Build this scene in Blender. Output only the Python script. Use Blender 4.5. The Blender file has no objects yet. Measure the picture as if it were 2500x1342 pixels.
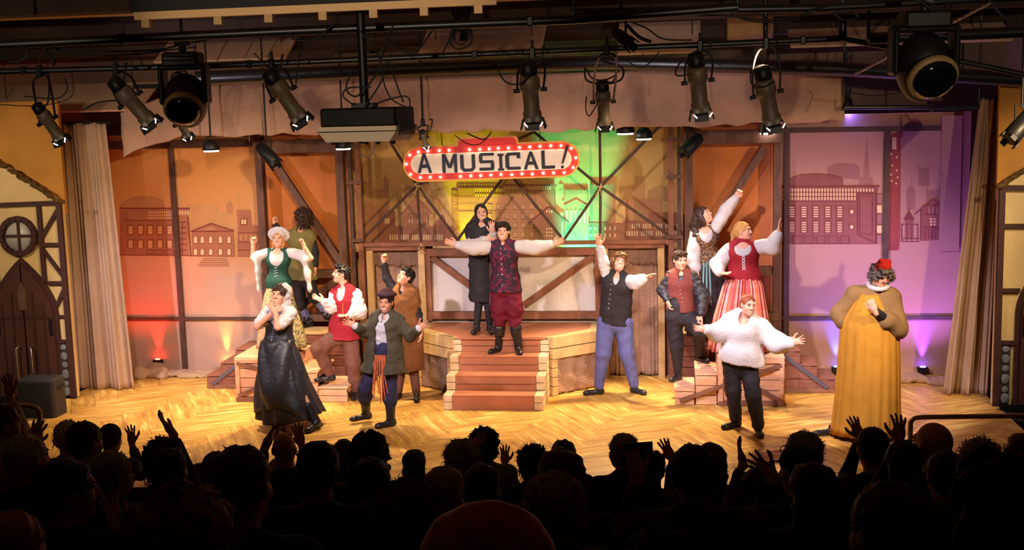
import bpy, math, random
import numpy as np
from math import sin, cos, radians, pi, sqrt, atan2
from mathutils import Vector, Matrix

# ------------------------------------------------------------------ camera, world, exposure
FPX = 2900.0                      # focal length in pixels of the 2500 x 1342 frame
YAW, PITCH, ROLL = radians(8.0), radians(8.0), radians(1.5)
CAM = np.array([2.24, -14.5, 3.75])
_F = np.array([-sin(YAW) * cos(PITCH), cos(YAW) * cos(PITCH), -sin(PITCH)])
_R0 = np.array([cos(YAW), sin(YAW), 0.0]); _U0 = np.cross(_R0, _F)
_R = cos(ROLL) * _R0 - sin(ROLL) * _U0
_U = sin(ROLL) * _R0 + cos(ROLL) * _U0
SC = bpy.context.scene
COL = SC.collection
cam_data = bpy.data.cameras.new('camera')
cam_data.sensor_fit = 'HORIZONTAL'; cam_data.sensor_width = 36.0
cam_data.lens = 36.0 * FPX / 2500.0
cam_data.clip_start = 0.05; cam_data.clip_end = 100
cam = bpy.data.objects.new('camera', cam_data); COL.objects.link(cam)
cam.matrix_world = Matrix(((_R[0], _U[0], -_F[0], CAM[0]), (_R[1], _U[1], -_F[1], CAM[1]),
                           (_R[2], _U[2], -_F[2], CAM[2]), (0, 0, 0, 1)))
SC.camera = cam
world = bpy.data.worlds.new('world'); SC.world = world
world.use_nodes = True
world.node_tree.nodes['Background'].inputs[0].default_value = (0.9, 0.62, 0.45, 1)
world.node_tree.nodes['Background'].inputs[1].default_value = 0.03
SC.view_settings.view_transform = 'Standard'
SC.view_settings.look = 'None'
SC.view_settings.exposure = 1.1
SC.view_settings.gamma = 1.0
SC.view_settings.use_curve_mapping = False
SC.cycles.use_denoising = True
SC.cycles.max_bounces = 4
SC.cycles.diffuse_bounces = 3
SC.cycles.glossy_bounces = 2
SC.cycles.use_adaptive_sampling = True
SC.cycles.adaptive_threshold = 0.05
SC.cycles.caustics_reflective = False
SC.cycles.caustics_refractive = False

def spot(loc, target, watt, col, angle, blend=0.4, size=0.06, parent=None):
    d = bpy.data.lights.new('stage_beam', 'SPOT')
    d.energy = watt; d.color = col; d.spot_size = radians(angle); d.spot_blend = blend; d.shadow_soft_size = size
    o = bpy.data.objects.new('stage_beam', d); COL.objects.link(o)
    o.location = loc
    o.rotation_euler = (Vector(target) - Vector(loc)).to_track_quat('-Z', 'Y').to_euler()
    return o

LAV = (0.98, 0.85, 1.0); AMB = (1.0, 0.70, 0.40); WARM = (1.0, 0.78, 0.56)
# pink wash from the left pipe, amber wash from the right, and softer beams on the side facades (all hung from the front pipe)
spot((-6.2, -4.2, 4.2), (-3.6, .9, .9), 400, LAV, 50, .7)
spot((-2.5, -4.3, 4.2), (.3, .9, 1.0), 400, LAV, 50, .7)
spot((1.3, -2.9, 4.1), (3.7, .9, 1.0), 400, LAV, 50, .7)
spot((6.6, -4.0, 4.1), (3.8, 1.0, 1.1), 400, AMB, 52, .7)
spot((3.0, -4.2, 4.15), (0, 1.0, 1.2), 400, AMB, 52, .7)
spot((-.8, -4.2, 4.2), (-4.0, 1.0, 1.2), 400, AMB, 52, .7)
spot((-7.2, -4.2, 4.2), (-6.3, .6, 1.8), 190, WARM, 60, .8)
spot((7.4, -2.2, 4.1), (6.2, .6, 1.8), 130, WARM, 60, .8)
# two dim spots added without fixtures, standing in for spill on the burlap header
spot((-3.4, -3.6, 3.9), (-2.6, .6, 3.75), 42, LAV, 86, .9)
spot((2.6, -2.6, 3.9), (1.8, .6, 3.75), 36, LAV, 86, .9)
# unseen spots added behind the camera to brighten rig and header, over the audience
for _x0, _x1 in ((-4.0, -6.2), (-2.0, -3.2), (0.5, 0.0), (4.5, 3.2), (6.5, 6.2)):
    spot((_x0, -19.0, 4.15), (_x1, -3.0, 4.2), 900, WARM, 14, .7)

# ------------------------------------------------------------------ projection helpers: photograph pixel -> point of the place
def _ray(px, py): return _F + _R * ((px - 1250) / FPX) + _U * ((671 - py) / FPX)
def at_y(px, py, Y):
    d = _ray(px, py); return CAM + d * ((Y - CAM[1]) / d[1])
def at_z(px, py, Z=0.0):
    d = _ray(px, py); return CAM + d * ((Z - CAM[2]) / d[2])
def at_d(px, py, D): return CAM + _ray(px, py) * D

# ------------------------------------------------------------------ object helpers
def V(*a): return np.array(a, float)
def link(name, me, mats, parent=None, loc=(0, 0, 0), smooth=False):
    o = bpy.data.objects.new(name, me); COL.objects.link(o)
    if not isinstance(mats, (list, tuple)): mats = [mats]
    if len(me.materials) == 0:
        for m in mats: me.materials.append(m)
    o.location = loc
    if parent is not None: o.parent = parent
    if smooth: me.polygons.foreach_set('use_smooth', [True] * len(me.polygons))
    return o
def tag(o, label=None, cat=None, group=None, kind=None):
    if label: o['label'] = label
    if cat: o['category'] = cat
    if group: o['group'] = group
    if kind: o['kind'] = kind
    return o
def empty(name, loc, label=None, cat=None, group=None, kind=None):
    o = bpy.data.objects.new(name, None); COL.objects.link(o); o.location = loc; o.empty_display_size = .05
    return tag(o, label, cat, group, kind)

class MB:
    """collects geometry (world coordinates) for one mesh object"""
    def __init__(s): s.v = []; s.f = []; s.mi = []; s.m = 0; s.sm = []
    def add(s, vs, fs, smooth=False):
        b = len(s.v); s.v.extend([tuple(map(float, p)) for p in vs])
        s.f.extend([tuple(b + i for i in f) for f in fs]); s.mi.extend([s.m] * len(fs)); s.sm.extend([smooth] * len(fs)); return s
    def box(s, c, d, rz=0.0, bev=0.0):
        x, y, z = d[0] / 2, d[1] / 2, d[2] / 2
        cr, sr = cos(rz), sin(rz)
        def T(p): return (c[0] + p[0] * cr - p[1] * sr, c[1] + p[0] * sr + p[1] * cr, c[2] + p[2])
        if bev <= 0:
            vs = [(-x, -y, -z), (x, -y, -z), (x, y, -z), (-x, y, -z), (-x, -y, z), (x, -y, z), (x, y, z), (-x, y, z)]
            fs = [(0, 3, 2, 1), (4, 5, 6, 7), (0, 1, 5, 4), (1, 2, 6, 5), (2, 3, 7, 6), (3, 0, 4, 7)]
        else:
            b = min(bev, x * .9, y * .9, z * .9); vs = []; 
            for sz in (-1, 1):
                for k, (sx, sy) in enumerate(((-1, -1), (1, -1), (1, 1), (-1, 1))):
                    vs += [(sx * (x - b), sy * (y - b), sz * z), (sx * x, sy * (y - b), sz * (z - b)), (sx * (x - b), sy * y, sz * (z - b))]
            idx = lambda t, k, j: t * 12 + (k % 4) * 3 + j
            fs = [tuple(idx(0, k, 0) for k in (3, 2, 1, 0)), tuple(idx(1, k, 0) for k in range(4))]
            for k in range(4):
                n = k + 1; jo = 2 if k % 2 == 0 else 1
                fs.append((idx(0, k, jo), idx(0, n, jo), idx(1, n, jo), idx(1, k, jo)))
                fs.append((idx(0, k, 0), idx(0, n, 0), idx(0, n, jo), idx(0, k, jo)))
                fs.append((idx(1, k, jo), idx(1, n, jo), idx(1, n, 0), idx(1, k, 0)))
                o1, o2 = (1, 2) if k % 2 == 0 else (2, 1)
                fs.append((idx(0, k, 1), idx(0, k, 2), idx(1, k, 2), idx(1, k, 1)))
                fs.append((idx(0, k, 0), idx(0, k, 2), idx(0, k, 1)))
                fs.append((idx(1, k, 0), idx(1, k, 1), idx(1, k, 2)))
        return s.add([T(p) for p in vs], fs)
    def beam(s, a, b, w, h, up=(0, 0, 1)):
        """rectangular bar from a to b, w across, h along up"""
        a = np.array(a, float); b = np.array(b, float); d = b - a; d /= np.linalg.norm(d)
        up = np.array(up, float); r = np.cross(d, up)
        if np.linalg.norm(r) < 1e-6: r = np.cross(d, V(1, 0, 0))
        r /= np.linalg.norm(r); u = np.cross(r, d)
        vs = []
        for p in (a, b):
            for sx, sy in ((-1, -1), (1, -1), (1, 1), (-1, 1)): vs.append(p + r * sx * w / 2 + u * sy * h / 2)
        return s.add(vs, [(0, 1, 2, 3), (7, 6, 5, 4), (0, 4, 5, 1), (1, 5, 6, 2), (2, 6, 7, 3), (3, 7, 4, 0)])
    def tube(s, pts, r, n=8, caps=True):
        pts = [np.array(p, float) for p in pts]; rs = r if isinstance(r, (list, tuple, np.ndarray)) else [r] * len(pts)
        rings = []; prev = None
        for i, p in enumerate(pts):
            t = pts[min(i + 1, len(pts) - 1)] - pts[max(i - 1, 0)]; t = t / (np.linalg.norm(t) + 1e-9)
            if prev is None:
                a = V(0, 0, 1) if abs(t[2]) < .9 else V(1, 0, 0)
                u = np.cross(t, a); u /= np.linalg.norm(u)
            else:
                u = prev - t * (prev @ t); u /= np.linalg.norm(u) + 1e-9
            prev = u; w = np.cross(t, u)
            rings.append([p + (u * cos(2 * pi * k / n) + w * sin(2 * pi * k / n)) * rs[i] for k in range(n)])
        vs = [q for rg in rings for q in rg]; fs = []
        for i in range(len(pts) - 1):
            for k in range(n):
                k2 = (k + 1) % n; fs.append((i * n + k, i * n + k2, (i + 1) * n + k2, (i + 1) * n + k))
        s.add(vs, fs, True)
        if caps:
            s.add(rings[0], [tuple(range(n - 1, -1, -1))]); s.add(rings[-1], [tuple(range(n))])
        return s
    def lathe(s, a, b, prof, n=16):
        """prof: list of (t along a->b in metres, radius)"""
        a = np.array(a, float); d = np.array(b, float) - a; d /= np.linalg.norm(d)
        q = V(0, 0, 1) if abs(d[2]) < .9 else V(1, 0, 0)
        u = np.cross(d, q); u /= np.linalg.norm(u); w = np.cross(d, u)
        vs = []; fs = []
        for t, r in prof:
            for k in range(n): vs.append(a + d * t + (u * cos(2 * pi * k / n) + w * sin(2 * pi * k / n)) * max(r, 1e-4))
        for i in range(len(prof) - 1):
            for k in range(n):
                k2 = (k + 1) % n; fs.append((i * n + k, i * n + k2, (i + 1) * n + k2, (i + 1) * n + k))
        fs.append(tuple(range(n - 1, -1, -1))); m = (len(prof) - 1) * n; fs.append(tuple(m + k for k in range(n)))
        return s.add(vs, fs, True)
    def prism(s, poly, y0, y1):
        """polygon in X-Z extruded between two Y values (y0 nearer)"""
        n = len(poly); vs = [(x, y0, z) for x, z in poly] + [(x, y1, z) for x, z in poly]
        fs = [tuple(range(n)), tuple(range(2 * n - 1, n - 1, -1))] + [(k, k + n, (k + 1) % n + n, (k + 1) % n) for k in range(n)]
        return s.add(vs, fs)
    def slab(s, poly, z0, z1):
        """polygon in X-Y (counter-clockwise) between two Z values"""
        n = len(poly); vs = [(x, y, z0) for x, y in poly] + [(x, y, z1) for x, y in poly]
        fs = [tuple(range(n - 1, -1, -1)), tuple(range(n, 2 * n))] + [(k, (k + 1) % n, (k + 1) % n + n, k + n) for k in range(n)]
        return s.add(vs, fs)
    def ell(s, c, r, n=10, m=6, M=None):
        c = np.array(c, float); M = np.eye(3) if M is None else M; vs = [c + M @ V(0, 0, -r[2])]; fs = []
        for i in range(1, m):
            ph = -pi / 2 + pi * i / m
            for k in range(n):
                th = 2 * pi * k / n; vs.append(c + M @ V(r[0] * cos(ph) * cos(th), r[1] * cos(ph) * sin(th), r[2] * sin(ph)))
        vs.append(c + M @ V(0, 0, r[2])); top = len(vs) - 1
        for k in range(n):
            k2 = (k + 1) % n; fs.append((0, 1 + k2, 1 + k)); fs.append((top, 1 + (m - 2) * n + k, 1 + (m - 2) * n + k2))
            for i in range(m - 2): fs.append((1 + i * n + k, 1 + i * n + k2, 1 + (i + 1) * n + k2, 1 + (i + 1) * n + k))
        return s.add(vs, fs, True)
    def mesh(s, name, org=(0, 0, 0)):
        me = bpy.data.meshes.new(name)
        me.from_pydata([(p[0] - org[0], p[1] - org[1], p[2] - org[2]) for p in s.v], [], s.f)
        me.polygons.foreach_set('material_index', s.mi); me.polygons.foreach_set('use_smooth', s.sm); me.update(); return me
    def build(s, name, mats, parent=None, org=None, loc=None):
        """org: world origin of the object; children pass the parent's origin through parent['_o']"""
        if parent is not None and org is None: org = ORG.get(parent.name, (0, 0, 0))
        if org is None: org = (0, 0, 0)
        o = link(name, s.mesh(name, org), mats, parent, (0, 0, 0) if parent is not None else org)
        ORG[o.name] = tuple(org); return o
ORG = {}
def thing(name, loc, label=None, cat=None, group=None, kind=None):
    o = empty(name, loc, label, cat, group, kind); ORG[o.name] = tuple(loc); return o

# ------------------------------------------------------------------ materials
_MC = {}
def mat(name, col, rough=.7, var=0.0, scale=6.0, bump=0.0, bscale=60.0, metal=0.0, col2=None, emit=None, estr=0.0, stretch=None, spec=.3, trans=0.0, sub=0.0):
    if name in _MC: return _MC[name]
    m = bpy.data.materials.new(name); m.use_nodes = True; nt = m.node_tree; N = nt.nodes; L = nt.links
    b = N['Principled BSDF']
    b.inputs['Base Color'].default_value = (*col, 1); b.inputs['Roughness'].default_value = rough
    b.inputs['Metallic'].default_value = metal; b.inputs['Specular IOR Level'].default_value = spec
    if emit is not None:
        b.inputs['Emission Color'].default_value = (*emit, 1); b.inputs['Emission Strength'].default_value = estr; m.cycles.emission_sampling = 'NONE'
    if trans: b.inputs['Transmission Weight'].default_value = trans
    if sub:
        b.inputs['Subsurface Weight'].default_value = sub; b.inputs['Subsurface Radius'].default_value = (.02, .008, .004)
    if var or col2 or bump:
        tc = N.new('ShaderNodeTexCoord'); mp = N.new('ShaderNodeMapping'); L.new(tc.outputs['Object'], mp.inputs[0])
        if stretch: mp.inputs['Scale'].default_value = stretch
        if var or col2:
            n = N.new('ShaderNodeTexNoise'); n.inputs['Scale'].default_value = scale; n.inputs['Detail'].default_value = 2.5; n.inputs['Roughness'].default_value = .62
            L.new(mp.outputs[0], n.inputs['Vector'])
            r = N.new('ShaderNodeValToRGB'); L.new(n.outputs['Fac'], r.inputs[0])
            r.color_ramp.elements[0].position = .3; r.color_ramp.elements[1].position = .7
            c2 = col2 if col2 else tuple(min(1, c * (1 + var)) for c in col)
            c1 = col if col2 else tuple(c * (1 - var) for c in col)
            r.color_ramp.elements[0].color = (*c1, 1); r.color_ramp.elements[1].color = (*c2, 1)
            L.new(r.outputs[0], b.inputs['Base Color'])
        if bump:
            n2 = N.new('ShaderNodeTexNoise'); n2.inputs['Scale'].default_value = bscale; n2.inputs['Detail'].default_value = 1
            L.new(mp.outputs[0], n2.inputs['Vector'])
            bp = N.new('ShaderNodeBump'); bp.inputs['Strength'].default_value = bump; bp.inputs['Distance'].default_value = .02
            L.new(n2.outputs['Fac'], bp.inputs['Height']); L.new(bp.outputs[0], b.inputs['Normal'])
    _MC[name] = m; return m
def rgb(r, g, b):
    f = lambda c: ((c / 255 + .055) / 1.055) ** 2.4 if c > 10 else c / 255 / 12.92
    return (f(r), f(g), f(b))
# ------------------------------------------------------------------ soft shapes: signed distance fields turned into one smooth surface
def _nrm(v):
    v = np.array(v, float); return v / (np.linalg.norm(v) + 1e-12)
def frame(fwd, up=(0, 0, 1)):
    """columns: right, forward, up"""
    f = _nrm(fwd); r = np.cross(f, np.array(up, float))
    if np.linalg.norm(r) < 1e-4: r = np.cross(f, V(0, 1, 0))
    r = _nrm(r); u = np.cross(r, f); return np.stack([r, f, u], 1)

class SDF:
    def __init__(s, res=.014, k=.02): s.res = res; s.k = k; s.p = []; s.post = []
    def _push(s, fn, lo, hi, op, k): s.p.append((fn, np.array(lo, float), np.array(hi, float), op, s.k if k is None else k)); return s
    def cap(s, a, b, r1, r2=None, k=None, op='+'):
        a = np.array(a, float); b = np.array(b, float); r2 = r1 if r2 is None else r2; ba = b - a; bb = ba @ ba + 1e-12
        def fn(X, Y, Z):
            px, py, pz = X - a[0], Y - a[1], Z - a[2]
            h = np.clip((px * ba[0] + py * ba[1] + pz * ba[2]) / bb, 0, 1)
            return np.sqrt((px - h * ba[0]) ** 2 + (py - h * ba[1]) ** 2 + (pz - h * ba[2]) ** 2) - (r1 + (r2 - r1) * h)
        return s._push(fn, np.minimum(a - r1, b - r2), np.maximum(a + r1, b + r2), op, k)
    def chain(s, pts, rs, k=None):
        for i in range(len(pts) - 1): s.cap(pts[i], pts[i + 1], rs[i], rs[i + 1], k)
        return s
    def ell(s, c, r, M=None, k=None, op='+'):
        c = np.array(c, float); r = np.array(r, float); M = np.eye(3) if M is None else M; R = max(r)
        def fn(X, Y, Z):
            px, py, pz = X - c[0], Y - c[1], Z - c[2]
            q = [(px * M[0, i] + py * M[1, i] + pz * M[2, i]) for i in range(3)]
            k0 = np.sqrt(sum((q[i] / r[i]) ** 2 for i in range(3))) + 1e-9
            k1 = np.sqrt(sum((q[i] / r[i] ** 2) ** 2 for i in range(3))) + 1e-9
            return k0 * (k0 - 1) / k1
        return s._push(fn, c - R, c + R, op, k)
    def loft(s, sts, M, k=None, op='+'):
        """sts: [(centre, half width, half depth)]; M columns right, forward, up"""
        for (c1, w1, d1), (c2, w2, d2) in zip(sts[:-1], sts[1:]):
            s._ecap(np.array(c1, float), np.array(c2, float), w1, d1, w2, d2, M, k, op)
        return s
    def _ecap(s, a, b, w1, d1, w2, d2, M, k, op):
        ba = b - a; bb = ba @ ba + 1e-12; L = sqrt(bb)
        def fn(X, Y, Z):
            px, py, pz = X - a[0], Y - a[1], Z - a[2]
            t = (px * ba[0] + py * ba[1] + pz * ba[2]) / bb; h = np.clip(t, 0, 1)
            qx, qy, qz = px - h * ba[0], py - h * ba[1], pz - h * ba[2]
            u = qx * M[0, 0] + qy * M[1, 0] + qz * M[2, 0]; v = qx * M[0, 1] + qy * M[1, 1] + qz * M[2, 1]; w = qx * M[0, 2] + qy * M[1, 2] + qz * M[2, 2]
            W = w1 + (w2 - w1) * h; D = d1 + (d2 - d1) * h
            return (np.sqrt((u / W) ** 2 + (v / D) ** 2 + (w / D) ** 2) - 1) * np.minimum(W, D)
        m = max(w1, w2, d1, d2)
        return s._push(fn, np.minimum(a, b) - m, np.maximum(a, b) + m, op, k)
    def cut(s, p, n):
        """remove everything on the side the normal points to"""
        p = np.array(p, float); n = _nrm(n)
        s.p.append((lambda X, Y, Z: (X - p[0]) * n[0] + (Y - p[1]) * n[1] + (Z - p[2]) * n[2], None, None, 'cut', 0)); return s
    def noise(s, amp, wl, seed=0, sharp=False):
        rs = np.random.RandomState(seed); dirs = rs.normal(size=(7, 3)); dirs /= np.linalg.norm(dirs, axis=1)[:, None]; ph = rs.uniform(0, 6.28, 7); wls = wl * rs.uniform(.7, 1.5, 7)
        def fn(X, Y, Z):
            t = 0
            for d, p_, w in zip(dirs, ph, wls): t = t + np.sin((X * d[0] + Y * d[1] + Z * d[2]) * 2 * pi / w + p_)
            t = t / 2.6
            return amp * (np.abs(t) - .5 if sharp else t)
        s.post.append(fn); return s
    def surface(s, smooth=1):
        add = [q for q in s.p if q[3] == '+']
        if not add: return np.zeros((0, 3)), np.zeros((0, 4), int)
        pad = 3 * s.res + .02
        lo = np.min([q[1] for q in add], 0) - pad; hi = np.max([q[2] for q in add], 0) + pad
        n = np.ceil((hi - lo) / s.res).astype(int) + 1
        ax = [(lo[i] + np.arange(n[i]) * s.res).astype(np.float32) for i in range(3)]
        G = np.full(n, .5, np.float32)
        for fn, plo, phi, op, k in s.p:
            if op == 'cut':
                X, Y, Z = ax[0][:, None, None], ax[1][None, :, None], ax[2][None, None, :]
                G = np.maximum(G, fn(X, Y, Z).astype(np.float32)); continue
            m = 2 * s.res + k + .01
            i0 = np.clip(((plo - m - lo) / s.res).astype(int), 0, n - 1); i1 = np.clip(np.ceil((phi + m - lo) / s.res).astype(int) + 1, 1, n)
            sl = tuple(slice(i0[j], i1[j]) for j in range(3))
            X, Y, Z = ax[0][sl[0]][:, None, None], ax[1][sl[1]][None, :, None], ax[2][sl[2]][None, None, :]
            d = fn(X, Y, Z).astype(np.float32); g = G[sl]
            if op == '+':
                if k > 0:
                    h = np.maximum(k - np.abs(g - d), 0) / k; G[sl] = np.minimum(g, d) - h * h * k * .25
                else: G[sl] = np.minimum(g, d)
            elif op == '-':
                if k > 0:
                    d = -d; h = np.maximum(k - np.abs(g - d), 0) / k; G[sl] = np.maximum(g, d) + h * h * k * .25
                else: G[sl] = np.maximum(g, -d)
        if s.post:
            X, Y, Z = ax[0][:, None, None], ax[1][None, :, None], ax[2][None, None, :]
            for fn in s.post: G = G + fn(X, Y, Z).astype(np.float32)
        return _nets(G, lo, s.res, smooth)

def _nets(G, lo, res, smooth):
    I = G < 0; nx, ny, nz = G.shape
    c = np.zeros((nx - 1, ny - 1, nz - 1), np.int8)
    for dx in (0, 1):
        for dy in (0, 1):
            for dz in (0, 1): c += I[dx:nx - 1 + dx, dy:ny - 1 + dy, dz:nz - 1 + dz]
    act = (c > 0) & (c < 8); idx = np.argwhere(act)
    if len(idx) == 0: return np.zeros((0, 3)), np.zeros((0, 4), int)
    vid = np.full(act.shape, -1, np.int64); vid[act] = np.arange(len(idx))
    acc = np.zeros((len(idx), 3)); cnt = np.zeros(len(idx))
    x, y, z = idx.T
    for a in range(3):
        for o1 in (0, 1):
            for o2 in (0, 1):
                off = [0, 0, 0]; b, d = [j for j in range(3) if j != a]; off[b] = o1; off[d] = o2
                off2 = list(off); off2[a] = 1
                g0 = G[x + off[0], y + off[1], z + off[2]]; g1 = G[x + off2[0], y + off2[1], z + off2[2]]
                cr = (g0 < 0) != (g1 < 0); t = np.where(cr, g0 / np.where(cr, g0 - g1, 1), 0)
                P = np.zeros((len(idx), 3)); P[:, b] = o1; P[:, d] = o2; P[:, a] = t
                acc += P * cr[:, None]; cnt += cr
    Vv = idx + acc / np.maximum(cnt, 1)[:, None]
    Q = []
    for a in range(3):
        b, d = [(1, 2), (2, 0), (0, 1)][a]
        sl0 = [slice(None)] * 3; sl1 = [slice(None)] * 3; sl0[a] = slice(0, -1); sl1[a] = slice(1, None)
        A = I[tuple(sl0)]; B = I[tuple(sl1)]; e = np.argwhere(A != B)
        ok = (e[:, b] > 0) & (e[:, d] > 0) & (e[:, b] < G.shape[b] - 1) & (e[:, d] < G.shape[d] - 1); e = e[ok]
        if len(e) == 0: continue
        ins = A[e[:, 0], e[:, 1], e[:, 2]]
        def cell(ob, od):
            q = e.copy(); q[:, b] -= ob; q[:, d] -= od; return vid[q[:, 0], q[:, 1], q[:, 2]]
        q = np.stack([cell(1, 1), cell(0, 1), cell(0, 0), cell(1, 0)], 1)
        q[~ins] = q[~ins][:, ::-1]; Q.append(q)
    Q = np.concatenate(Q)
    for _ in range(smooth):
        S = np.zeros_like(Vv); n = np.zeros(len(Vv))
        for k in range(4):
            i, j = Q[:, k], Q[:, (k + 1) % 4]
            for t in range(3): S[:, t] += np.bincount(i, Vv[j, t], len(Vv))
            n += np.bincount(i, minlength=len(Vv))
        Vv = .4 * Vv + .6 * S / np.maximum(n, 1)[:, None]
    return Vv * res + lo, Q

def join_surf(parts):
    """parts: [(verts, quads, material index)] -> verts, faces, indices"""
    vs = []; fs = []; mi = []; b = 0
    for v, f, m in parts:
        if len(v) == 0: continue
        vs.append(v); fs.append(f + b); mi.append(np.full(len(f), m)); b += len(v)
    return np.concatenate(vs), np.concatenate(fs), np.concatenate(mi)
def fast_mesh(name, v, f, mi=None):
    me = bpy.data.meshes.new(name); k = f.shape[1]
    me.vertices.add(len(v)); me.vertices.foreach_set('co', np.asarray(v, np.float32).ravel())
    me.loops.add(f.size); me.loops.foreach_set('vertex_index', f.astype(np.int32).ravel())
    me.polygons.add(len(f)); me.polygons.foreach_set('loop_start', np.arange(0, f.size, k, dtype=np.int32))
    me.polygons.foreach_set('use_smooth', np.ones(len(f), bool))
    if mi is not None: me.polygons.foreach_set('material_index', mi.astype(np.int32))
    me.update(calc_edges=True); return me
def soft(name, s, m, parent, smooth=1):
    v, f = s.surface(smooth)
    if len(v) == 0: return None
    org = ORG.get(parent.name, (0, 0, 0)); o = link(name, fast_mesh(name, v - np.array(org), f), m, parent); ORG[o.name] = org; return o
# ------------------------------------------------------------------ people
SKIN = mat('skin', rgb(226, 168, 140), .5, sub=.0, var=.05, scale=12)
SKIN_TAN = mat('skin_tan', rgb(206, 146, 112), .5, var=.05, scale=12)
EYEW = mat('eye_white', rgb(235, 230, 225), .3)
DARKF = mat('face_dark', rgb(50, 32, 26), .5)
LIP = mat('lips', rgb(176, 80, 76), .45)
TEETH = mat('teeth', rgb(245, 240, 230), .3)
FACE = [SKIN, EYEW, DARKF, LIP, TEETH]
FACE_TAN = [SKIN_TAN, EYEW, DARKF, LIP, TEETH]

def _q(mb_v, mb_f):
    """triangles and quads of an MB as quads (triangles repeat no vertex: padded by splitting)"""
    out = []
    for f in mb_f:
        if len(f) == 4: out.append(f)
        elif len(f) == 3: out.append((f[0], f[1], f[2], f[2]))
    return np.array(mb_v), np.array(out)

def head_surf(C, M, hs, neck, smile=.5, res=.0055, features=True, neck_r=.052):
    s = SDF(res, .02)
    s.ell((0, -.012, .03), (.075, .094, .088)).ell((0, .024, -.03), (.062, .068, .083), k=.03)
    s.ell((0, .038, -.078), (.042, .044, .03), k=.03).ell((0, .068, -.094), (.02, .016, .016))
    for x in (-1, 1):
        s.ell((x * .040, .060, -.03), (.022, .022, .025)).ell((x * .077, -.004, 0), (.010, .021, .031), k=.008)
    s.cap((-.038, .078, .034), (.038, .078, .034), .013)
    s.cap((0, .086, .02), (0, .108, -.021), .008, .0125, k=.012)
    for x in (-1, 1):
        s.ell((x * .013, .098, -.026), (.009, .010, .008), k=.008)
        s.ell((x * .032, .100, .013), (.017, .015, .011), k=.012, op='-')
    nb = M.T @ (np.array(neck, float) - C) / hs
    s.cap((0, -.022, -.05), nb, neck_r, neck_r * 1.08, k=.03)
    v, f = s.surface(1); out = [(v @ M.T * hs + C, f, 0)]
    if features:
        def isl(build, mi):
            b = MB(); build(b); vv, ff = _q(b.v, b.f); out.append((vv @ M.T * hs + C, ff, mi))
        for x in (-1, 1):
            isl(lambda b: b.ell((x * .031, .0805, .011), (.0135, .0100, .0058), 8, 5), 1)
            isl(lambda b: b.ell((x * .031, .0880, .011), (.0064, .0040, .0056), 8, 5), 2)
            isl(lambda b: b.ell((x * .031, .0815, .0165), (.0155, .0100, .0028), 8, 5), 2)
            isl(lambda b: b.ell((x * .034, .0880, .0335), (.0175, .0060, .0026), 8, 5), 2)
        def crescent(w, lift, h, pr, z0):
            def go(b):
                vs = []; fs = []; n = 10
                for i in range(n + 1):
                    u = -1 + 2 * i / n; xx = w * u; zt = z0 + lift * u * u; hh = h * max(0, 1 - u * u) ** .6; yy = .0895 - 11 * xx * xx + pr
                    vs += [(xx, yy, zt), (xx, yy + .001, zt - hh * .5), (xx, yy - .002, zt - hh - .0004)]
                for i in range(n):
                    for k in range(2): q = i * 3 + k; fs.append((q, q + 1, q + 4, q + 3))
                b.add(vs, fs, True)
            return go
        if smile > .3:
            isl(crescent(.030 + .006 * smile, .010, .012 + .012 * smile, .0030, -.050), 3); isl(crescent(.026 + .006 * smile, .010, .005 + .010 * smile, .0045, -.0535), 4)
        else:
            isl(crescent(.026, .004, .013, .0030, -.054), 3)
    return out

def hand_surf(W, d, n, thumb, curl=.15, spread=1.0, size=1.0, res=.0055, point=False):
    """W wrist, d towards the fingertips, n the way the palm faces, thumb = +-1 side"""
    d = _nrm(d); n = np.array(n, float); n = _nrm(n - d * (n @ d)); x = np.cross(d, n) * thumb
    M = np.stack([x, d, n], 1); s = SDF(res, .008)
    s.cap((0, -.035, 0), (0, .02, 0), .026, .028, k=.02)
    s.ell((.002, .05, 0), (.041, .05, .0165), k=.02)
    for i, (bx, L) in enumerate(((.029, .068), (.010, .078), (-.009, .073), (-.027, .058))):
        a = (.20 - .133 * i) * spread; c = curl * 1.5; p = V(bx, .088, 0); ang = c * .7
        if point and i == 0: c = 0; ang = 0
        r = .0092 - .0006 * (i == 3)
        for sgm, fr in enumerate((.45, .32, .23)):
            q = p + L * fr * V(sin(a) * cos(ang), cos(a) * cos(ang), sin(ang)); s.cap(p, q, r, r * .93, k=.006); p = q; r *= .93; ang += c
    p0 = V(.024, .02, .004); p1 = V(.052, .045, .012); p2 = V(.052 + .016 * spread, .072, .014 + .02 * curl); p3 = V(.05 + .022 * spread, .094, .014 + .035 * curl)
    if curl > .8: p2 = V(.045, .07, .028); p3 = V(.022, .082, .034)
    s.cap(p0, p1, .016, .0125).cap(p1, p2, .0115, .0105).cap(p2, p3, .0105, .009)
    v, f = s.surface(1); return (v @ M.T * size + np.array(W, float), f, 0)

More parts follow.
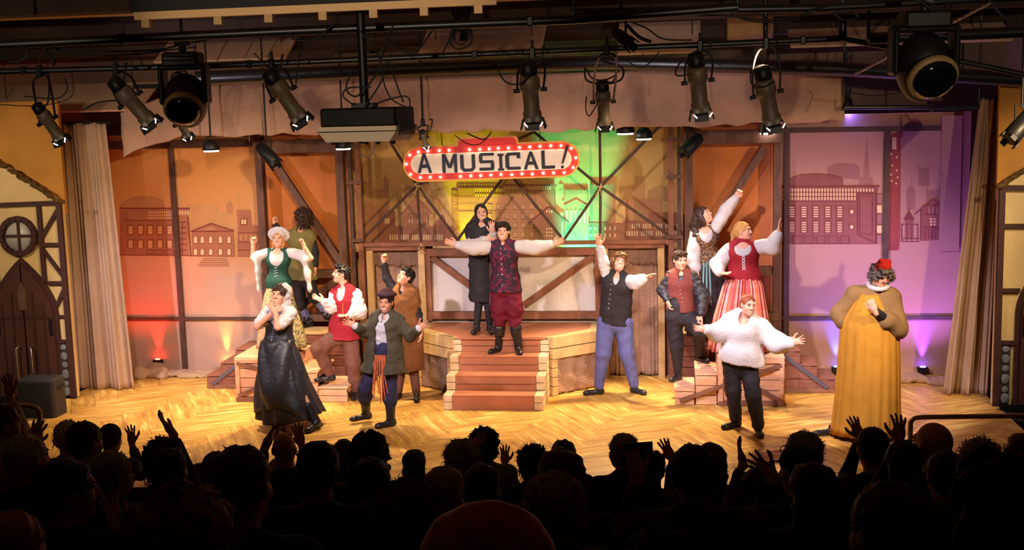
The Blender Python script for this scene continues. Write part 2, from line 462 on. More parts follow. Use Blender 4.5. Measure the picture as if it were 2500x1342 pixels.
def hair_surf(C, M, hs, prims, face=(.072, .07, .10), facec=(0, .105, -.035), noise=(.006, .03), seed=0, res=.0075, cuts=(), sharp=False):
    s = SDF(res, .015)
    for p in prims:
        if len(p) == 2: s.ell(p[0], p[1])
        else: s.cap(*p)
    if face: s.ell(facec, face, op='-', k=.012)
    for c in cuts: s.cut(*c)
    if noise: s.noise(noise[0], noise[1], seed, sharp)
    v, f = s.surface(1); return v @ M.T * hs + C, f
def strands(v, f, C, n, L, r, seed, curl=1.0, fwd=None):
    """loose locks: thin tapering tubes that leave the hair surface and bend downwards"""
    rs = np.random.RandomState(seed); idx = rs.choice(len(v), min(n, len(v)), replace=False); vs = []; fs = []
    up = v[:, 2] > C[2] - .16
    for i in idx:
        p = v[i]; d = _nrm(p - C)
        if fwd is not None and (p - C) @ fwd > .055: continue
        t = _nrm(np.cross(d, rs.normal(size=3))); l = L * rs.uniform(.5, 1.2); pts = []
        for k in range(5):
            u = k / 4; pts.append(p - d * .006 + d * l * .75 * sin(u * 1.9) + t * l * .6 * u * sin(u * 4 * curl) - V(0, 0, l * .7 * u * u))
        b = len(vs); w = np.cross(d, t)
        for k, q in enumerate(pts):
            rr = r * (1 - .75 * k / 4)
            for a in range(3): vs.append(q + (t * cos(a * 2.094) + w * sin(a * 2.094)) * rr)
        for k in range(4):
            for a in range(3): a2 = (a + 1) % 3; fs.append((b + k * 3 + a, b + k * 3 + a2, b + k * 3 + 3 + a2, b + k * 3 + 3 + a))
    if not vs: return v, f
    return np.concatenate([v, np.array(vs)]), np.concatenate([f, np.array(fs) + len(v)])
CAP = [((0, -.016, .040), (.086, .103, .090))]
SHORT = [((0, -.016, .042), (.087, .104, .088)), ((0, -.05, -.01), (.074, .062, .06))]

class Person:
    def __init__(s, label, Y, group=None, bulk=1.0, hs=1.0, waist=.88, skin=None, base=None):
        s.Y = Y; s.bulk = bulk; s.hs = hs; s.waist = waist; s.face = skin or FACE; s.lab = label; s.grp = group; s.J = {}; s.skinparts = []; s.base = base
    def pt(s, v):
        if len(v) == 3 and isinstance(v[2], tuple): return at_z(v[0], v[1], v[2][1])
        return at_y(v[0], v[1], s.Y + (v[2] if len(v) > 2 else 0.0))
    def pose(s, **kw):
        for k, v in kw.items(): s.J[k] = s.pt(v)
        J = s.J; J['hip'] = (J['hipA'] + J['hipB']) / 2
        for c in 'AB':
            if 'kn' + c in kw and len(kw['kn' + c]) < 3:
                yk = (J['hip' + c][1] + J['an' + c][1]) / 2 - .03; J['kn' + c] = at_y(kw['kn' + c][0], kw['kn' + c][1], yk)
        r = _nrm(J['shB'] - J['shA']); u = _nrm(J['neck'] - J['hip']); f = _nrm(np.cross(r, u)); u = np.cross(f, r)
        s.M = np.stack([r, f, u], 1)
        b = s.base if s.base is not None else (J['anA'] + J['anB']) / 2
        s.root = thing('person', (float(b[0]), float(b[1]), float(min(J['anA'][2], J['anB'][2]) - .07)), s.lab, 'person', s.grp)
        return s
    def sts(s, t0, t1, off=0.0, hipx=1.0, flare=0.0):
        T = [0, .2, .45, .74, .9, 1.0]; W = [.158 * hipx, .152 * hipx, .15 * s.waist, .160, .135, .062]; D = [.112 * hipx, .110 * hipx, .105 * s.waist, .118, .088, .058]
        J = s.J; b = s.bulk; ts = [t0] + [t for t in T if t0 < t < t1] + [t1]; out = []
        for t in ts:
            w = np.interp(t, T, W) * b; d = np.interp(t, T, D) * b
            if t < 0: w = (W[0] + flare * -t) * b; d = (D[0] + flare * -t) * b
            out.append((J['hip'] + (J['neck'] - J['hip']) * t, w + off, d + off))
        return out
    def body(s, head, yaw=0, pitch=0, roll=0, smile=.6, hands=None, gloves=(), legs=True):
        J = s.J; C = s.pt(head); J['head'] = C
        y, p, r = radians(yaw), radians(pitch), radians(roll)
        s.H = frame((sin(y) * cos(p), -cos(y) * cos(p), sin(p)), (sin(r), 0, cos(r))); s.C = C
        parts = head_surf(C, s.H, s.hs, J['neck'] - V(0, 0, .03), smile)
        b = SDF(.018, .03); bk = s.bulk
        b.loft([(c, w * .92, d * .92) for c, w, d in s.sts(0, 1.0)], s.M)
        b.cap(J['shA'], J['shB'], .05 * bk)
        for c in 'AB':
            b.chain([J['sh' + c], J['el' + c], J['wr' + c]], [.048 * bk, .040 * bk, .028])
            if legs: b.chain([J['hip' + c], J['kn' + c], J['an' + c]], [.085 * bk, .055 * bk, .038])
        v, f = b.surface(1); parts.append((v, f, 0))
        for c in 'AB':
            h = (hands or {}).get(c)
            if h is None: continue
            d, n, th = h[0], h[1], h[2]; kw = h[3] if len(h) > 3 else {}
            parts.append(hand_surf(J['wr' + c], d, n, th, **kw))
        v, f, mi = join_surf(parts); org = np.array(ORG[s.root.name])
        o = link('body', fast_mesh('body', v - org, f, mi), s.face, s.root); ORG[o.name] = tuple(org); return s
    def hair(s, m, name='hair', **kw):
        kw.setdefault('prims', SHORT); st = kw.pop('locks', None)
        v, f = hair_surf(s.C, s.H, s.hs, **kw)
        if st: v, f = strands(v, f, s.C, *st, fwd=s.H[:, 1])
        org = np.array(ORG[s.root.name]); o = link(name, fast_mesh(name, v - org, f), m, s.root); ORG[o.name] = tuple(org); return o
    def hl(s, x, y, z): return s.C + s.H @ (V(x, y, z) * s.hs)
    def top(s, name, m, t0=-.05, t1=.99, off=.014, sleeves=None, neckcut=None, hipx=1.0, flare=0.0, noise=None, res=.013, shr=.058, extra=None, k=.03, subs=()):
        """sleeves: {'A': (end 0..2 along the arm, radius at shoulder, elbow, wrist)}"""
        g = SDF(res, k); J = s.J
        g.loft(s.sts(t0, t1, off, hipx, flare), s.M)
        if t1 > .85: g.cap(J['shA'], J['shB'], shr * s.bulk + off * .5)
        for c, (e, r0, r1, r2) in (sleeves or {}).items():
            A, E, W = J['sh' + c], J['el' + c], J['wr' + c]
            if e <= 1: g.cap(A, A + (E - A) * e, r0, r1)
            else: g.cap(A, E, r0, r1); g.cap(E, E + (W - E) * (e - 1), r1, r2)
        if extra: extra(g)
        for c, w, M_ in subs: g.ell(c, w, M_, op='-', k=.01)
        if t0 <= .3: g.cut(s.at_t(t0), -s.M[:, 2])
        if neckcut is None: neckcut = (J['neck'] + s.M[:, 1] * .06 + V(0, 0, .01), .055, .05)
        c_, rw, rh = neckcut; g.ell(c_, (rw, .07, rh), s.M, op='-', k=.012)
        if noise: g.noise(*noise)
        s.last = soft(name, g, m, s.root); return s.last
    def at_t(s, t): return s.J['hip'] + (s.J['neck'] - s.J['hip']) * t
    def sleeve(s, name, m, c, t0=0, t1=2, r=(.075, .08, .05), cuff=None, noise=None, res=.012):
        g = SDF(res, .03); A, E, W = s.J['sh' + c], s.J['el' + c], s.J['wr' + c]
        def P(t): return A + (E - A) * t if t <= 1 else E + (W - E) * (t - 1)
        def R(t): return np.interp(t, [0, 1, 2], r)
        ts = sorted({t0, t1} | {t for t in (.5, 1, 1.5) if t0 < t < t1})
        g.chain([P(t) for t in ts], [R(t) for t in ts])
        if noise: g.noise(noise[0] * .55, noise[1] * 1.8, *noise[2:])
        return soft(name, g, m, s.root)
    def legs(s, name, m, r=(.10, .075, .055), ends=(1.95, 1.95), off=.02, t1=.3, noise=None, baggy=None):
        g = SDF(.014, .03); J = s.J
        g.loft(s.sts(-.02, t1, off), s.M)
        for c, e in zip('AB', ends):
            A, K, N = J['hip' + c], J['kn' + c], J['an' + c]
            E = K + (N - K) * (e - 1)
            g.cap(A, K, r[0] * s.bulk, r[1] * s.bulk)
            if baggy: mid = K + (E - K) * .6; g.cap(K, mid, r[1] * s.bulk, baggy); g.cap(mid, E, baggy, r[2])
            else: g.cap(K, E, r[1] * s.bulk, r[2])
        if noise: g.noise(*noise)
        return soft(name, g, m, s.root)
    def shoe(s, c, m, toe, floor, name='shoe', boot=0.0, L=.25, br=.06, heel=0.0):
        """toe: horizontal direction; boot: shaft height"""
        a = s.J['an' + c]; t = _nrm(V(toe[0], toe[1], 0)); g = SDF(.009, .03); z = floor
        h = V(a[0], a[1], z + .04 + heel) - t * .03; q = V(a[0], a[1], z + .03) + t * (L - .09)
        g.cap(h, q, .038, .033, k=.02); g.cap(q, q + t * .03, .035, .028); g.cap(V(a[0], a[1], a[2]), h, .042, .038)
        if heel: g.cap(h - t * .005, V(h[0], h[1], z) - t * .01, .028, .02, k=.01)
        if boot:
            K = s.J['kn' + c]; e = a + (K - a) * boot; g.cap(a, e, .05, br)
        g.cut((0, 0, z), (0, 0, -1)); return soft(name, g, m, s.root)
    def skirt(s, name, m, rings, n=11, amp=.03, seed=0, seg=72, hemdrop=None, phase2=3):
        """rings: [(centre, rx, ry)] from waist to hem in world space"""
        rs = random.Random(seed); ph = [rs.uniform(0, 6.28) for _ in range(4)]
        vs = []; fs = []; K = []
        cs = np.array([r[0] for r in rings], float); rr = np.array([[r[1], r[2]] for r in rings], float); T = np.linspace(0, 1, len(rings)); NS = 18
        def ring(t, inset=0.0, up=0.0):
            c = np.array([np.interp(t, T, cs[:, i]) for i in range(3)]); rx = np.interp(t, T, rr[:, 0]); ry = np.interp(t, T, rr[:, 1])
            for k in range(seg):
                th = 2 * pi * k / seg
                f = 1 + (amp * (.15 + .85 * t) / max(rx, .1)) * (cos(n * th + ph[0] + 1.2 * sin(2 * th + ph[1])) + .5 * cos((n + phase2) * th + ph[2] + t))
                z = 0
                if hemdrop and t > .5: z = hemdrop(th) * (t - .5) * 2
                vs.append((c[0] + (rx * f - inset) * cos(th), c[1] + (ry * f - inset) * sin(th), c[2] + z + up))
        for i in range(NS + 1): ring(i / NS)
        ring(1, .012, .004); ring(.55, .03, 0)
        R = NS + 3
        for i in range(R - 1):
            for k in range(seg):
                k2 = (k + 1) % seg; fs.append((i * seg + k, (i + 1) * seg + k, (i + 1) * seg + k2, i * seg + k2))
        b = MB(); b.add(vs, fs, True); b.add(vs[:seg], [tuple(range(seg))]); b.add(vs[(R - 1) * seg:], [tuple(range(seg - 1, -1, -1))])
        return b.build(name, m, s.root)
    def strip(s, name, m, pts, w=.03, t=.006, normal=(0, -1, 0), own=False):
        """a flat band following points"""
        b = MB(); nn = np.array(normal, float); pts = [np.array(p, float) for p in pts]; vs = []; fs = []
        ws = w if isinstance(w, (list, tuple)) else [w] * len(pts)
        for i, p in enumerate(pts):
            d = pts[min(i + 1, len(pts) - 1)] - pts[max(i - 1, 0)]; x = _nrm(np.cross(d, nn)) * ws[i] / 2; y = nn * t / 2
            vs += [p - x - y, p + x - y, p + x + y, p - x + y]
        for i in range(len(pts) - 1):
            for k in range(4): fs.append((i * 4 + k, i * 4 + (k + 1) % 4, i * 4 + 4 + (k + 1) % 4, i * 4 + 4 + k))
        fs += [(3, 2, 1, 0), tuple(len(vs) - 4 + k for k in range(4))]
        b.add(vs, fs); return b.build(name, m, s.root if own else (getattr(s, 'last', None) or s.root))
    def buttons(s, m, pts, r=.008, name='button'):
        for p in pts:
            b = MB(); b.ell(p, (r, r * .7, r), 8, 5); b.build(name, m, getattr(s, 'last', None) or s.root)
    def front(s, x, t, extra=0.0):
        """a point on the front of the torso: x across (image right), t hip 0 .. neck 1"""
        st = s.sts(t, min(t + .01, 1.0), 0); c, w, d = st[0]
        dd = d * sqrt(max(0.05, 1 - (x / w) ** 2)) if abs(x) < w else d * .25
        return c + s.M[:, 0] * x + s.M[:, 1] * (dd + extra)
# ------------------------------------------------------------------ the stage set
TIMBER = mat('dark_timber', rgb(104, 74, 60), .8, .28, 5, stretch=(3, 3, 1))
TIMBER2 = mat('red_timber', rgb(142, 94, 70), .8, .25, 5)
POLE = mat('thin_pole_wood', rgb(88, 64, 54), .7, .2, 8)
ORANGE = mat('orange_flat', rgb(196, 116, 58), .85, .12, 2.5)
PLASTER = mat('white_plaster', rgb(226, 216, 206), .9, .06, 3, bump=.5, bscale=22)
CREAM = mat('cream_plaster', rgb(226, 196, 136), .9, .06, 3, bump=.3, bscale=30)
OCHRE = mat('ochre_wall', rgb(196, 138, 62), .9, .15, 2)
BURLAP = mat('burlap_brown', rgb(166, 132, 110), .95, .16, 4, bump=.8, bscale=50)
BURLAPD = mat('burlap_dark', rgb(134, 104, 88), .95, .2, 4, bump=.8, bscale=50)
BURLAPP = mat('burlap_pink', rgb(186, 150, 128), .95, .1, 3, bump=.6, bscale=60)
MUSLIN = mat('muslin', rgb(180, 150, 124), .95, .08, 2.5, bump=.35, bscale=35)
LOG = mat('pale_log', rgb(206, 172, 118), .8, .16, 6)
BLOCK = mat('pale_block', rgb(218, 192, 154), .8, .12, 9, bump=.4, bscale=26)
TREADM = mat('terracotta_tread', rgb(176, 112, 82), .75, .08, 4)
CRATEM = mat('pink_plank', rgb(222, 172, 136), .8, .14, 7, bump=.4, bscale=18, stretch=(.6, 3, 3))
CRATED = mat('brown_plank', rgb(136, 88, 74), .8, .16, 7, bump=.4, bscale=18, stretch=(.6, 3, 3))
BRACE = mat('brace_wood', rgb(134, 92, 70), .8, .2, 7)
ROPE = mat('rope', rgb(206, 166, 112), .9)
DARKV = mat('dark_void', rgb(26, 20, 18), .9)
BLACKP = mat('black_paint', rgb(18, 17, 18), .6)
STONE = mat('painted_stone', rgb(122, 126, 128), .9, .25, 14)
STONEB = mat('stone_ground', rgb(66, 60, 58), .9)
STEEL = mat('brushed_steel', rgb(190, 184, 176), .35, metal=.9)
DOORM = mat('door_brown', rgb(82, 50, 40), .6, .15, 4)
DOORF = mat('door_frame', rgb(70, 42, 36), .6, .15, 5)
MOSS = mat('thatch_edge', rgb(92, 70, 34), .95, .5, 18, bump=.9, bscale=30)

# ---- floor: herringbone boards on a low deck
def floor_mat():
    m = mat('painted_boards', rgb(206, 146, 66), .45, spec=.4); nt = m.node_tree; N = nt.nodes; L = nt.links; b = N['Principled BSDF']
    tc = N.new('ShaderNodeTexCoord'); mp = N.new('ShaderNodeMapping'); mp.inputs['Scale'].default_value = (1.3, 9, 9); L.new(tc.outputs['Object'], mp.inputs[0])
    oi = N.new('ShaderNodeObjectInfo'); ad = N.new('ShaderNodeVectorMath'); ad.operation = 'ADD'; L.new(mp.outputs[0], ad.inputs[0])
    cm = N.new('ShaderNodeCombineXYZ'); mu = N.new('ShaderNodeMath'); mu.operation = 'MULTIPLY'; mu.inputs[1].default_value = 60; L.new(oi.outputs['Random'], mu.inputs[0])
    for i in range(3): L.new(mu.outputs[0], cm.inputs[i])
    L.new(cm.outputs[0], ad.inputs[1])
    n = N.new('ShaderNodeTexNoise'); n.inputs['Scale'].default_value = 1.4; n.inputs['Detail'].default_value = 7; n.inputs['Roughness'].default_value = .65; L.new(ad.outputs[0], n.inputs['Vector'])
    r = N.new('ShaderNodeValToRGB'); e = r.color_ramp.elements; L.new(n.outputs['Fac'], r.inputs[0])
    e[0].position = .30; e[0].color = (*rgb(160, 112, 54), 1); e[1].position = .68; e[1].color = (*rgb(255, 226, 142), 1)
    q = r.color_ramp.elements.new(.5); q.color = (*rgb(208, 160, 80), 1); q = r.color_ramp.elements.new(.58); q.color = (*rgb(226, 180, 94), 1)
    hv = N.new('ShaderNodeHueSaturation'); L.new(r.outputs[0], hv.inputs['Color']); mr = N.new('ShaderNodeMapRange'); mr.inputs[3].default_value = .92; mr.inputs[4].default_value = 1.06
    L.new(oi.outputs['Random'], mr.inputs[0]); L.new(mr.outputs[0], hv.inputs['Value']); L.new(hv.outputs[0], b.inputs['Base Color'])
    mr2 = N.new('ShaderNodeMapRange'); mr2.inputs[3].default_value = .55; mr2.inputs[4].default_value = .30; L.new(n.outputs['Fac'], mr2.inputs[0]); L.new(mr2.outputs[0], b.inputs['Roughness'])
    return m
FLOORM = floor_mat()
STAGE = [(-6.35, -.15), (-6.9, -1.3), (-6.0, -3.2), (-4.2, -4.6), (4.2, -4.6), (5.2, -3.2), (6.15, -.95), (5.85, .1), (6.2, .9), (6.2, 2.2), (-6.2, 2.2), (-6.2, .9)]
HULL = [(-6.05, .3), (-6.2, -1.2), (-5.8, -3.2), (-4.2, -4.6), (4.2, -4.6), (5.2, -3.2), (6.1, -.9), (6.1, 2.2), (-6.2, 2.2)]
b = MB(); b.slab(HULL, -.30, -.012); floor = b.build('floor', mat('deck_edge', rgb(40, 30, 24), .8), org=(0, 0, 0)); tag(floor, kind='structure')
def clip(poly, hull):
    for i in range(len(hull)):
        a, c = np.array(hull[i]), np.array(hull[(i + 1) % len(hull)]); n = np.array([-(c - a)[1], (c - a)[0]]); out = []
        for k in range(len(poly)):
            p, q = np.array(poly[k]), np.array(poly[(k + 1) % len(poly)]); dp, dq = (p - a) @ n, (q - a) @ n
            if dp >= 0: out.append(tuple(p))
            if dp * dq < 0: out.append(tuple(p + (q - p) * dp / (dp - dq)))
        poly = out
        if len(poly) < 3: return []
    return poly
PW, PL, GAP = .30, 1.2, .0015
def board(c, ang):
    ux = np.array([cos(ang), sin(ang)]); uy = np.array([-sin(ang), cos(ang)]); c = np.array(c)
    pl = [tuple(c + ux * sx * (PL / 2 - GAP) + uy * sy * (PW / 2 - GAP)) for sx, sy in ((-1, -1), (1, -1), (1, 1), (-1, 1))]
    pl = clip(pl, HULL)
    if len(pl) < 3: return
    area = abs(sum(pl[k][0] * pl[(k + 1) % len(pl)][1] - pl[(k + 1) % len(pl)][0] * pl[k][1] for k in range(len(pl)))) / 2
    if area < .01: return
    loc = [((p[0] - c[0]) * ux[0] + (p[1] - c[1]) * ux[1], (p[0] - c[0]) * uy[0] + (p[1] - c[1]) * uy[1]) for p in pl]
    bb = MB(); bb.slab(loc, -.012, 0.0); o = link('board', bb.mesh('board'), FLOORM, floor, (c[0], c[1], 0)); o.rotation_euler = (0, 0, ang); return o
# herringbone along X: rows of L-pairs turned by an odd angle, as painted
A0 = radians(28)
e1 = np.array([cos(A0), sin(A0)]); e2 = np.array([-sin(A0), cos(A0)]); nb = 0
for i in range(-30, 31):
    for j in range(-6, 7):
        # staircase lattice of the herringbone: cells repeat every (PW, PW) with period 2*PL/PW
        o_ = e1 * (i * PW) + e2 * (i * PW) + (e1 - e2) * (j * PL)
        c1 = o_ + e1 * (PL / 2) + e2 * (PW / 2); c2 = o_ + e1 * (PW / 2) + e2 * (PW + PL / 2)
        for c, an in ((c1, A0), (c2, A0 + pi / 2)):
            if abs(c[0]) < 7.6 and -5 < c[1] < 2.6 and board(c, an): nb += 1

# ---- painted backdrops
def canvas_mat(name, top, mid, low):
    m = mat(name, mid, .9); nt = m.node_tree; N = nt.nodes; L = nt.links; b = N['Principled BSDF']
    tc = N.new('ShaderNodeTexCoord'); sp = N.new('ShaderNodeSeparateXYZ'); L.new(tc.outputs['Object'], sp.inputs[0])
    n = N.new('ShaderNodeTexNoise'); n.inputs['Scale'].default_value = 1.3; n.inputs['Detail'].default_value = 6; mp = N.new('ShaderNodeMapping'); mp.inputs['Scale'].default_value = (1, 1, 2.6)
    L.new(tc.outputs['Object'], mp.inputs[0]); L.new(mp.outputs[0], n.inputs['Vector'])
    mr = N.new('ShaderNodeMapRange'); mr.inputs[1].default_value = 0; mr.inputs[2].default_value = 3.4; L.new(sp.outputs[2], mr.inputs[0])
    ma = N.new('ShaderNodeMath'); ma.operation = 'MULTIPLY_ADD'; ma.inputs[1].default_value = .36; ma.inputs[2].default_value = -.18; L.new(n.outputs['Fac'], ma.inputs[0])
    ad = N.new('ShaderNodeMath'); ad.operation = 'ADD'; L.new(mr.outputs[0], ad.inputs[0]); L.new(ma.outputs[0], ad.inputs[1])
    r = N.new('ShaderNodeValToRGB'); e = r.color_ramp.elements; e[0].position = .12; e[0].color = (*low, 1); e[1].position = .85; e[1].color = (*top, 1)
    q = e.new(.36); q.color = (*low, 1); q = e.new(.56); q.color = (*mid, 1); L.new(ad.outputs[0], r.inputs[0]); L.new(r.outputs[0], b.inputs['Base Color'])
    return m
CANVAS_L = canvas_mat('painted_canvas_sunset', rgb(206, 146, 84), rgb(208, 150, 104), rgb(198, 160, 140))
CANVAS_C = canvas_mat('painted_canvas_gold', rgb(220, 176, 106), rgb(218, 172, 116), rgb(206, 164, 130))
CANVAS_R = canvas_mat('painted_canvas_dusk', rgb(190, 142, 126), rgb(190, 142, 124), rgb(184, 140, 116))
PD = mat('paint_brick', rgb(166, 108, 82), .9, .12, 3); PM = mat('paint_clay', rgb(186, 132, 92), .9, .12, 3); PF = mat('paint_haze', rgb(196, 148, 96), .9, .08, 3)
PL_ = mat('paint_light', rgb(236, 196, 146), .9); PK = mat('paint_line', rgb(124, 58, 48), .9)
RD = mat('paint_rose', rgb(150, 90, 82), .9, .12, 3); RF = mat('paint_rose_haze', rgb(166, 116, 106), .9, .08, 3); RK = mat('paint_rose_line', rgb(130, 66, 66), .9)
RT = mat('paint_tower', rgb(150, 70, 64), .9, .12, 3)
PAINTS = [PD, PM, PF, PL_, PK, RD, RF, RK, RT]
class Paint:
    """flat painted shapes laid on a canvas; corners are read off the photograph and put on the canvas plane"""
    def __init__(s, Y, parent, x0, y0, sc): s.b = MB(); s.Y = Y; s.par = parent; s.x0 = x0; s.y0 = y0; s.sc = sc; s.n = 0
    def q(s, pts, m, layer):
        s.b.m = m; s.n += 1; Y = s.Y - .002 * layer - .00002 * s.n
        s.b.add([at_y(s.x0 + x / s.sc, s.y0 + y / s.sc, Y) for x, y in pts], [tuple(range(len(pts)))])
    def r(s, x, y, w, h, m, layer): s.q([(x, y), (x, y + h), (x + w, y + h), (x + w, y)], m, layer)
    def line(s, a, c, w, m, layer):
        dx, dy = c[0] - a[0], c[1] - a[1]; l = sqrt(dx * dx + dy * dy); nx, ny = -dy / l * w / 2, dx / l * w / 2
        s.q([(a[0] + nx, a[1] + ny), (a[0] - nx, a[1] - ny), (c[0] - nx, c[1] - ny), (c[0] + nx, c[1] + ny)], m, layer)
    def outline(s, pts, w, m, layer, close=True):
        for k in range(len(pts) - (0 if close else 1)): s.line(pts[k], pts[(k + 1) % len(pts)], w, m, layer)
    def cren(s, x0, x1, y, h, m, layer, n=8, tooth=12, spikes=(), base=None):
        pts = [(x0, base or y + h)]
        w = (x1 - x0) / (2 * n)
        for k in range(2 * n): 
            yy = y - (tooth if k % 2 == 0 else 0); pts += [(x0 + k * w, yy), (x0 + (k + 1) * w, yy)]
        pts.append((x1, base or y + h)); s.q(pts[::-1], m, layer)
        for sx in spikes: s.q([(sx - 5, y), (sx + 5, y), (sx, y - tooth * 3.5)], m, layer)
    def done(s): return s.b.build('painted_skyline', PAINTS, CANVAS[s.par.name])

YB = 2.0; CANVAS = {}
def backdrop(label, x0, x1, z1, m, Y=YB, z0=0.0):
    t = thing('painted_backdrop', ((x0 + x1) / 2, Y, z0), label, 'backdrop'); b = MB(); b.box(((x0 + x1) / 2, Y + .03, (z0 + z1) / 2), (x1 - x0, .06, z1 - z0)); CANVAS[t.name] = b.build('canvas', m, t); return t
def batten(t, a, c, w=.06, dpt=.035, m=None, name='batten'):
    b = MB(); b.beam(a, c, dpt, w, up=(1, 0, 0) if abs(a[2] - c[2]) > abs(a[0] - c[0]) else (0, 0, 1)); return b.build(name, m or POLE, t)
L_ = backdrop('painted sunset backdrop of brick townhouses beside the red footlight', -6.1, -3.62, 3.5, CANVAS_L)
p = Paint(YB, L_, 260, 330, 4.03)
p.cren(800, 1095, 700, 500, 2, 1, 9, 14, (810, 900, 985, 1080)); p.q([(1100, 760), (1290, 760), (1290, 1190), (1100, 1190)], 2, 1); p.r(1180, 680, 62, 90, 1, 2); p.q([(1180, 682), (1211, 640), (1242, 682)], 1, 2); p.line((1210, 650), (1210, 615), 5, 1, 2)
p.r(705, 590, 40, 110, 2, 1); p.line((728, 545), (728, 600), 8, 2, 1); p.line((1300, 570), (1300, 740), 8, 2, 1); p.line((965, 400), (965, 530), 5, 2, 1)
p.q([(130, 715), (150, 680), (250, 622), (350, 608), (470, 618), (560, 655), (575, 715)], 1, 2); p.outline([(130, 715), (150, 680), (250, 622), (350, 608), (470, 618), (560, 655), (575, 715)], 6, 0, 3)
p.q([(130, 715), (135, 1180), (815, 1180), (800, 790), (820, 715)], 0, 2); p.line((130, 718), (820, 718), 12, 4, 3); p.line((140, 1178), (860, 1185), 7, 4, 4); p.line((190, 770), (190, 840), 6, 4, 4); p.line((190, 840), (650, 840), 6, 4, 4)
for r_ in range(3):
    for k in range(20): p.r(215 + 22 * k, 748 + 28 * r_, 10, 20, 3 if k > 8 else 1, 4)
for k in range(5): p.r(690 + 26 * k, 742, 14, 40, 3, 4)
for r_, y in ((0, 890), (1, 1032)):
    for k in range(5):
        x = 215 + 96 * k; p.r(x - 8, y - 6, 62, 96 - 14 * r_, 4, 3); p.r(x - 2, y, 50, 84 - 14 * r_, 1, 4)
        for q in range(4): p.r(x + 6, y + 8 + 19 * q, 34, 8, 3, 5)
for k in range(3): p.r(390 + 95 * k, 1130, 80, 38, 4, 3); p.r(396 + 95 * k, 1136, 68, 26, 0, 4)
for k in range(6): p.r(720, 850 + 55 * k, 66, 8, 4, 4); p.line((745, 850 + 55 * k), (745, 905 + 55 * k), 5, 4, 4)
p.line((800, 800), (830, 1190), 10, 4, 4)
p.q([(835, 940), (845, 1190), (1262, 1195), (1245, 935)], 0, 5); p.q([(830, 945), (1030, 868), (1252, 938)], 0, 5); p.line((830, 945), (1030, 868), 11, 4, 6); p.line((1030, 868), (1252, 938), 11, 4, 6); p.line((835, 948), (1250, 942), 9, 4, 6); p.q([(960, 930), (1030, 895), (1100, 930)], 1, 6)
for y, h in ((1008, 52), (1130, 46)):
    for x in (858, 925, 1008, 1104, 1188): p.r(x - 6, y - 8, 46, h + 14, 4, 6); p.r(x, y, 34, h, 3, 7); p.q([(x, y), (x + 34, y), (x + 17, y - 14)], 3, 7)
p.q([(1290, 745), (1290, 1195), (1545, 1195), (1545, 890), (1425, 890), (1412, 740)], 0, 4); p.cren(1285, 1415, 745, 60, 0, 4, 4, 14); p.cren(1425, 1560, 895, 60, 0, 4, 5, 12)
p.r(1318, 820, 66, 62, 4, 5); p.r(1326, 828, 22, 46, 3, 6); p.r(1353, 828, 22, 46, 3, 6)
for y in (960, 1050, 1130): p.line((1292, y), (1545, y), 7, 4, 5)
for k in range(5): p.r(1310 + 48 * k, 975, 26, 60, 1, 5)
for k in range(5): p.line((945 - 12 * k, 1212 + 18 * k), (1180 + 8 * k, 1212 + 18 * k), 7, 0, 3)
p.done()
for a, c in (((-5.02, 1.97, .0), (-5.02, 1.97, 3.5)), ((-3.70, 1.97, 0), (-3.70, 1.97, 3.5))): batten(L_, a, c, .075)
batten(L_, (-6.1, 1.975, .79), (-3.66, 1.975, .79), .05); batten(L_, (-6.1, 1.975, 3.36), (-3.66, 1.975, 3.36), .12)

R_ = backdrop('painted dusk backdrop of a domed hall and tall chimney under violet light', 3.5, 6.1, 3.55, CANVAS_R)
p = Paint(YB, R_, 1880, 250, 3.44)
p.q([(480, 620), (480, 545), (540, 515), (640, 508), (720, 518), (755, 545), (755, 650)], 6, 1)
p.q([(765, 690), (785, 560), (815, 300), (830, 480), (840, 690)], 6, 1); p.r(745, 630, 120, 70, 6, 1)
p.q([(1245, 700), (1245, 525), (1270, 555), (1320, 555), (1336, 520), (1340, 700)], 6, 1); p.line((1190, 640), (1190, 700), 8, 6, 1); p.ellq = None
p.r(1145, 740, 75, 160, 6, 1); p.q([(1145, 745), (1165, 705), (1200, 705), (1220, 745)], 6, 1)
p.cren(1312, 1560, 745, 330, 6, 2, 10, 10, (1322, 1422, 1512)); 
p.q([(165, 640), (250, 605), (380, 597), (500, 605), (590, 625), (615, 650), (615, 715), (80, 715), (80, 690), (160, 690)], 5, 2); p.outline([(165, 640), (250, 605), (380, 597), (500, 605), (590, 625), (615, 650)], 6, 7, 3, False)
p.q([(75, 705), (75, 1190), (910, 1190), (900, 760), (915, 705)], 5, 2); p.line((75, 708), (920, 700), 14, 7, 4)
for r_ in range(3):
    for k in range(26 if r_ else 32): p.r(80 + 25 * k, 722 + 36 * r_, 14, 27, 3, 4)
p.line((75, 828), (720, 828), 8, 7, 5); p.outline([(735, 760), (890, 760), (890, 1180), (735, 1110)], 8, 7, 5); p.outline([(755, 785), (860, 785), (860, 1110), (755, 1100)], 5, 7, 5)
for r_, y in ((0, 872), (1, 1000)):
    for k in range(5):
        x = 160 + 100 * k; p.r(x - 6, y - 6, 62, 112 - 12 * r_, 7, 4); p.r(x, y, 50, 100 - 12 * r_, 5, 5)
        for q in range(5): p.r(x + 6, y + 4 + 19 * q, 38, 9, 3, 6)
    p.r(662, y + 20, 46, 46, 7, 4); p.r(672, y + 30, 28, 30, 3, 5)
for k in range(6): p.outline([(90 + 100 * k, 1120), (165 + 100 * k, 1120), (165 + 100 * k, 1185), (90 + 100 * k, 1185)], 5, 7, 4)
for k in range(5): p.r(898, 780 + 85 * k, 40, 60, 3 if k % 2 else 6, 4); p.line((890, 765 + 85 * k), (940, 765 + 85 * k), 7, 7, 5)
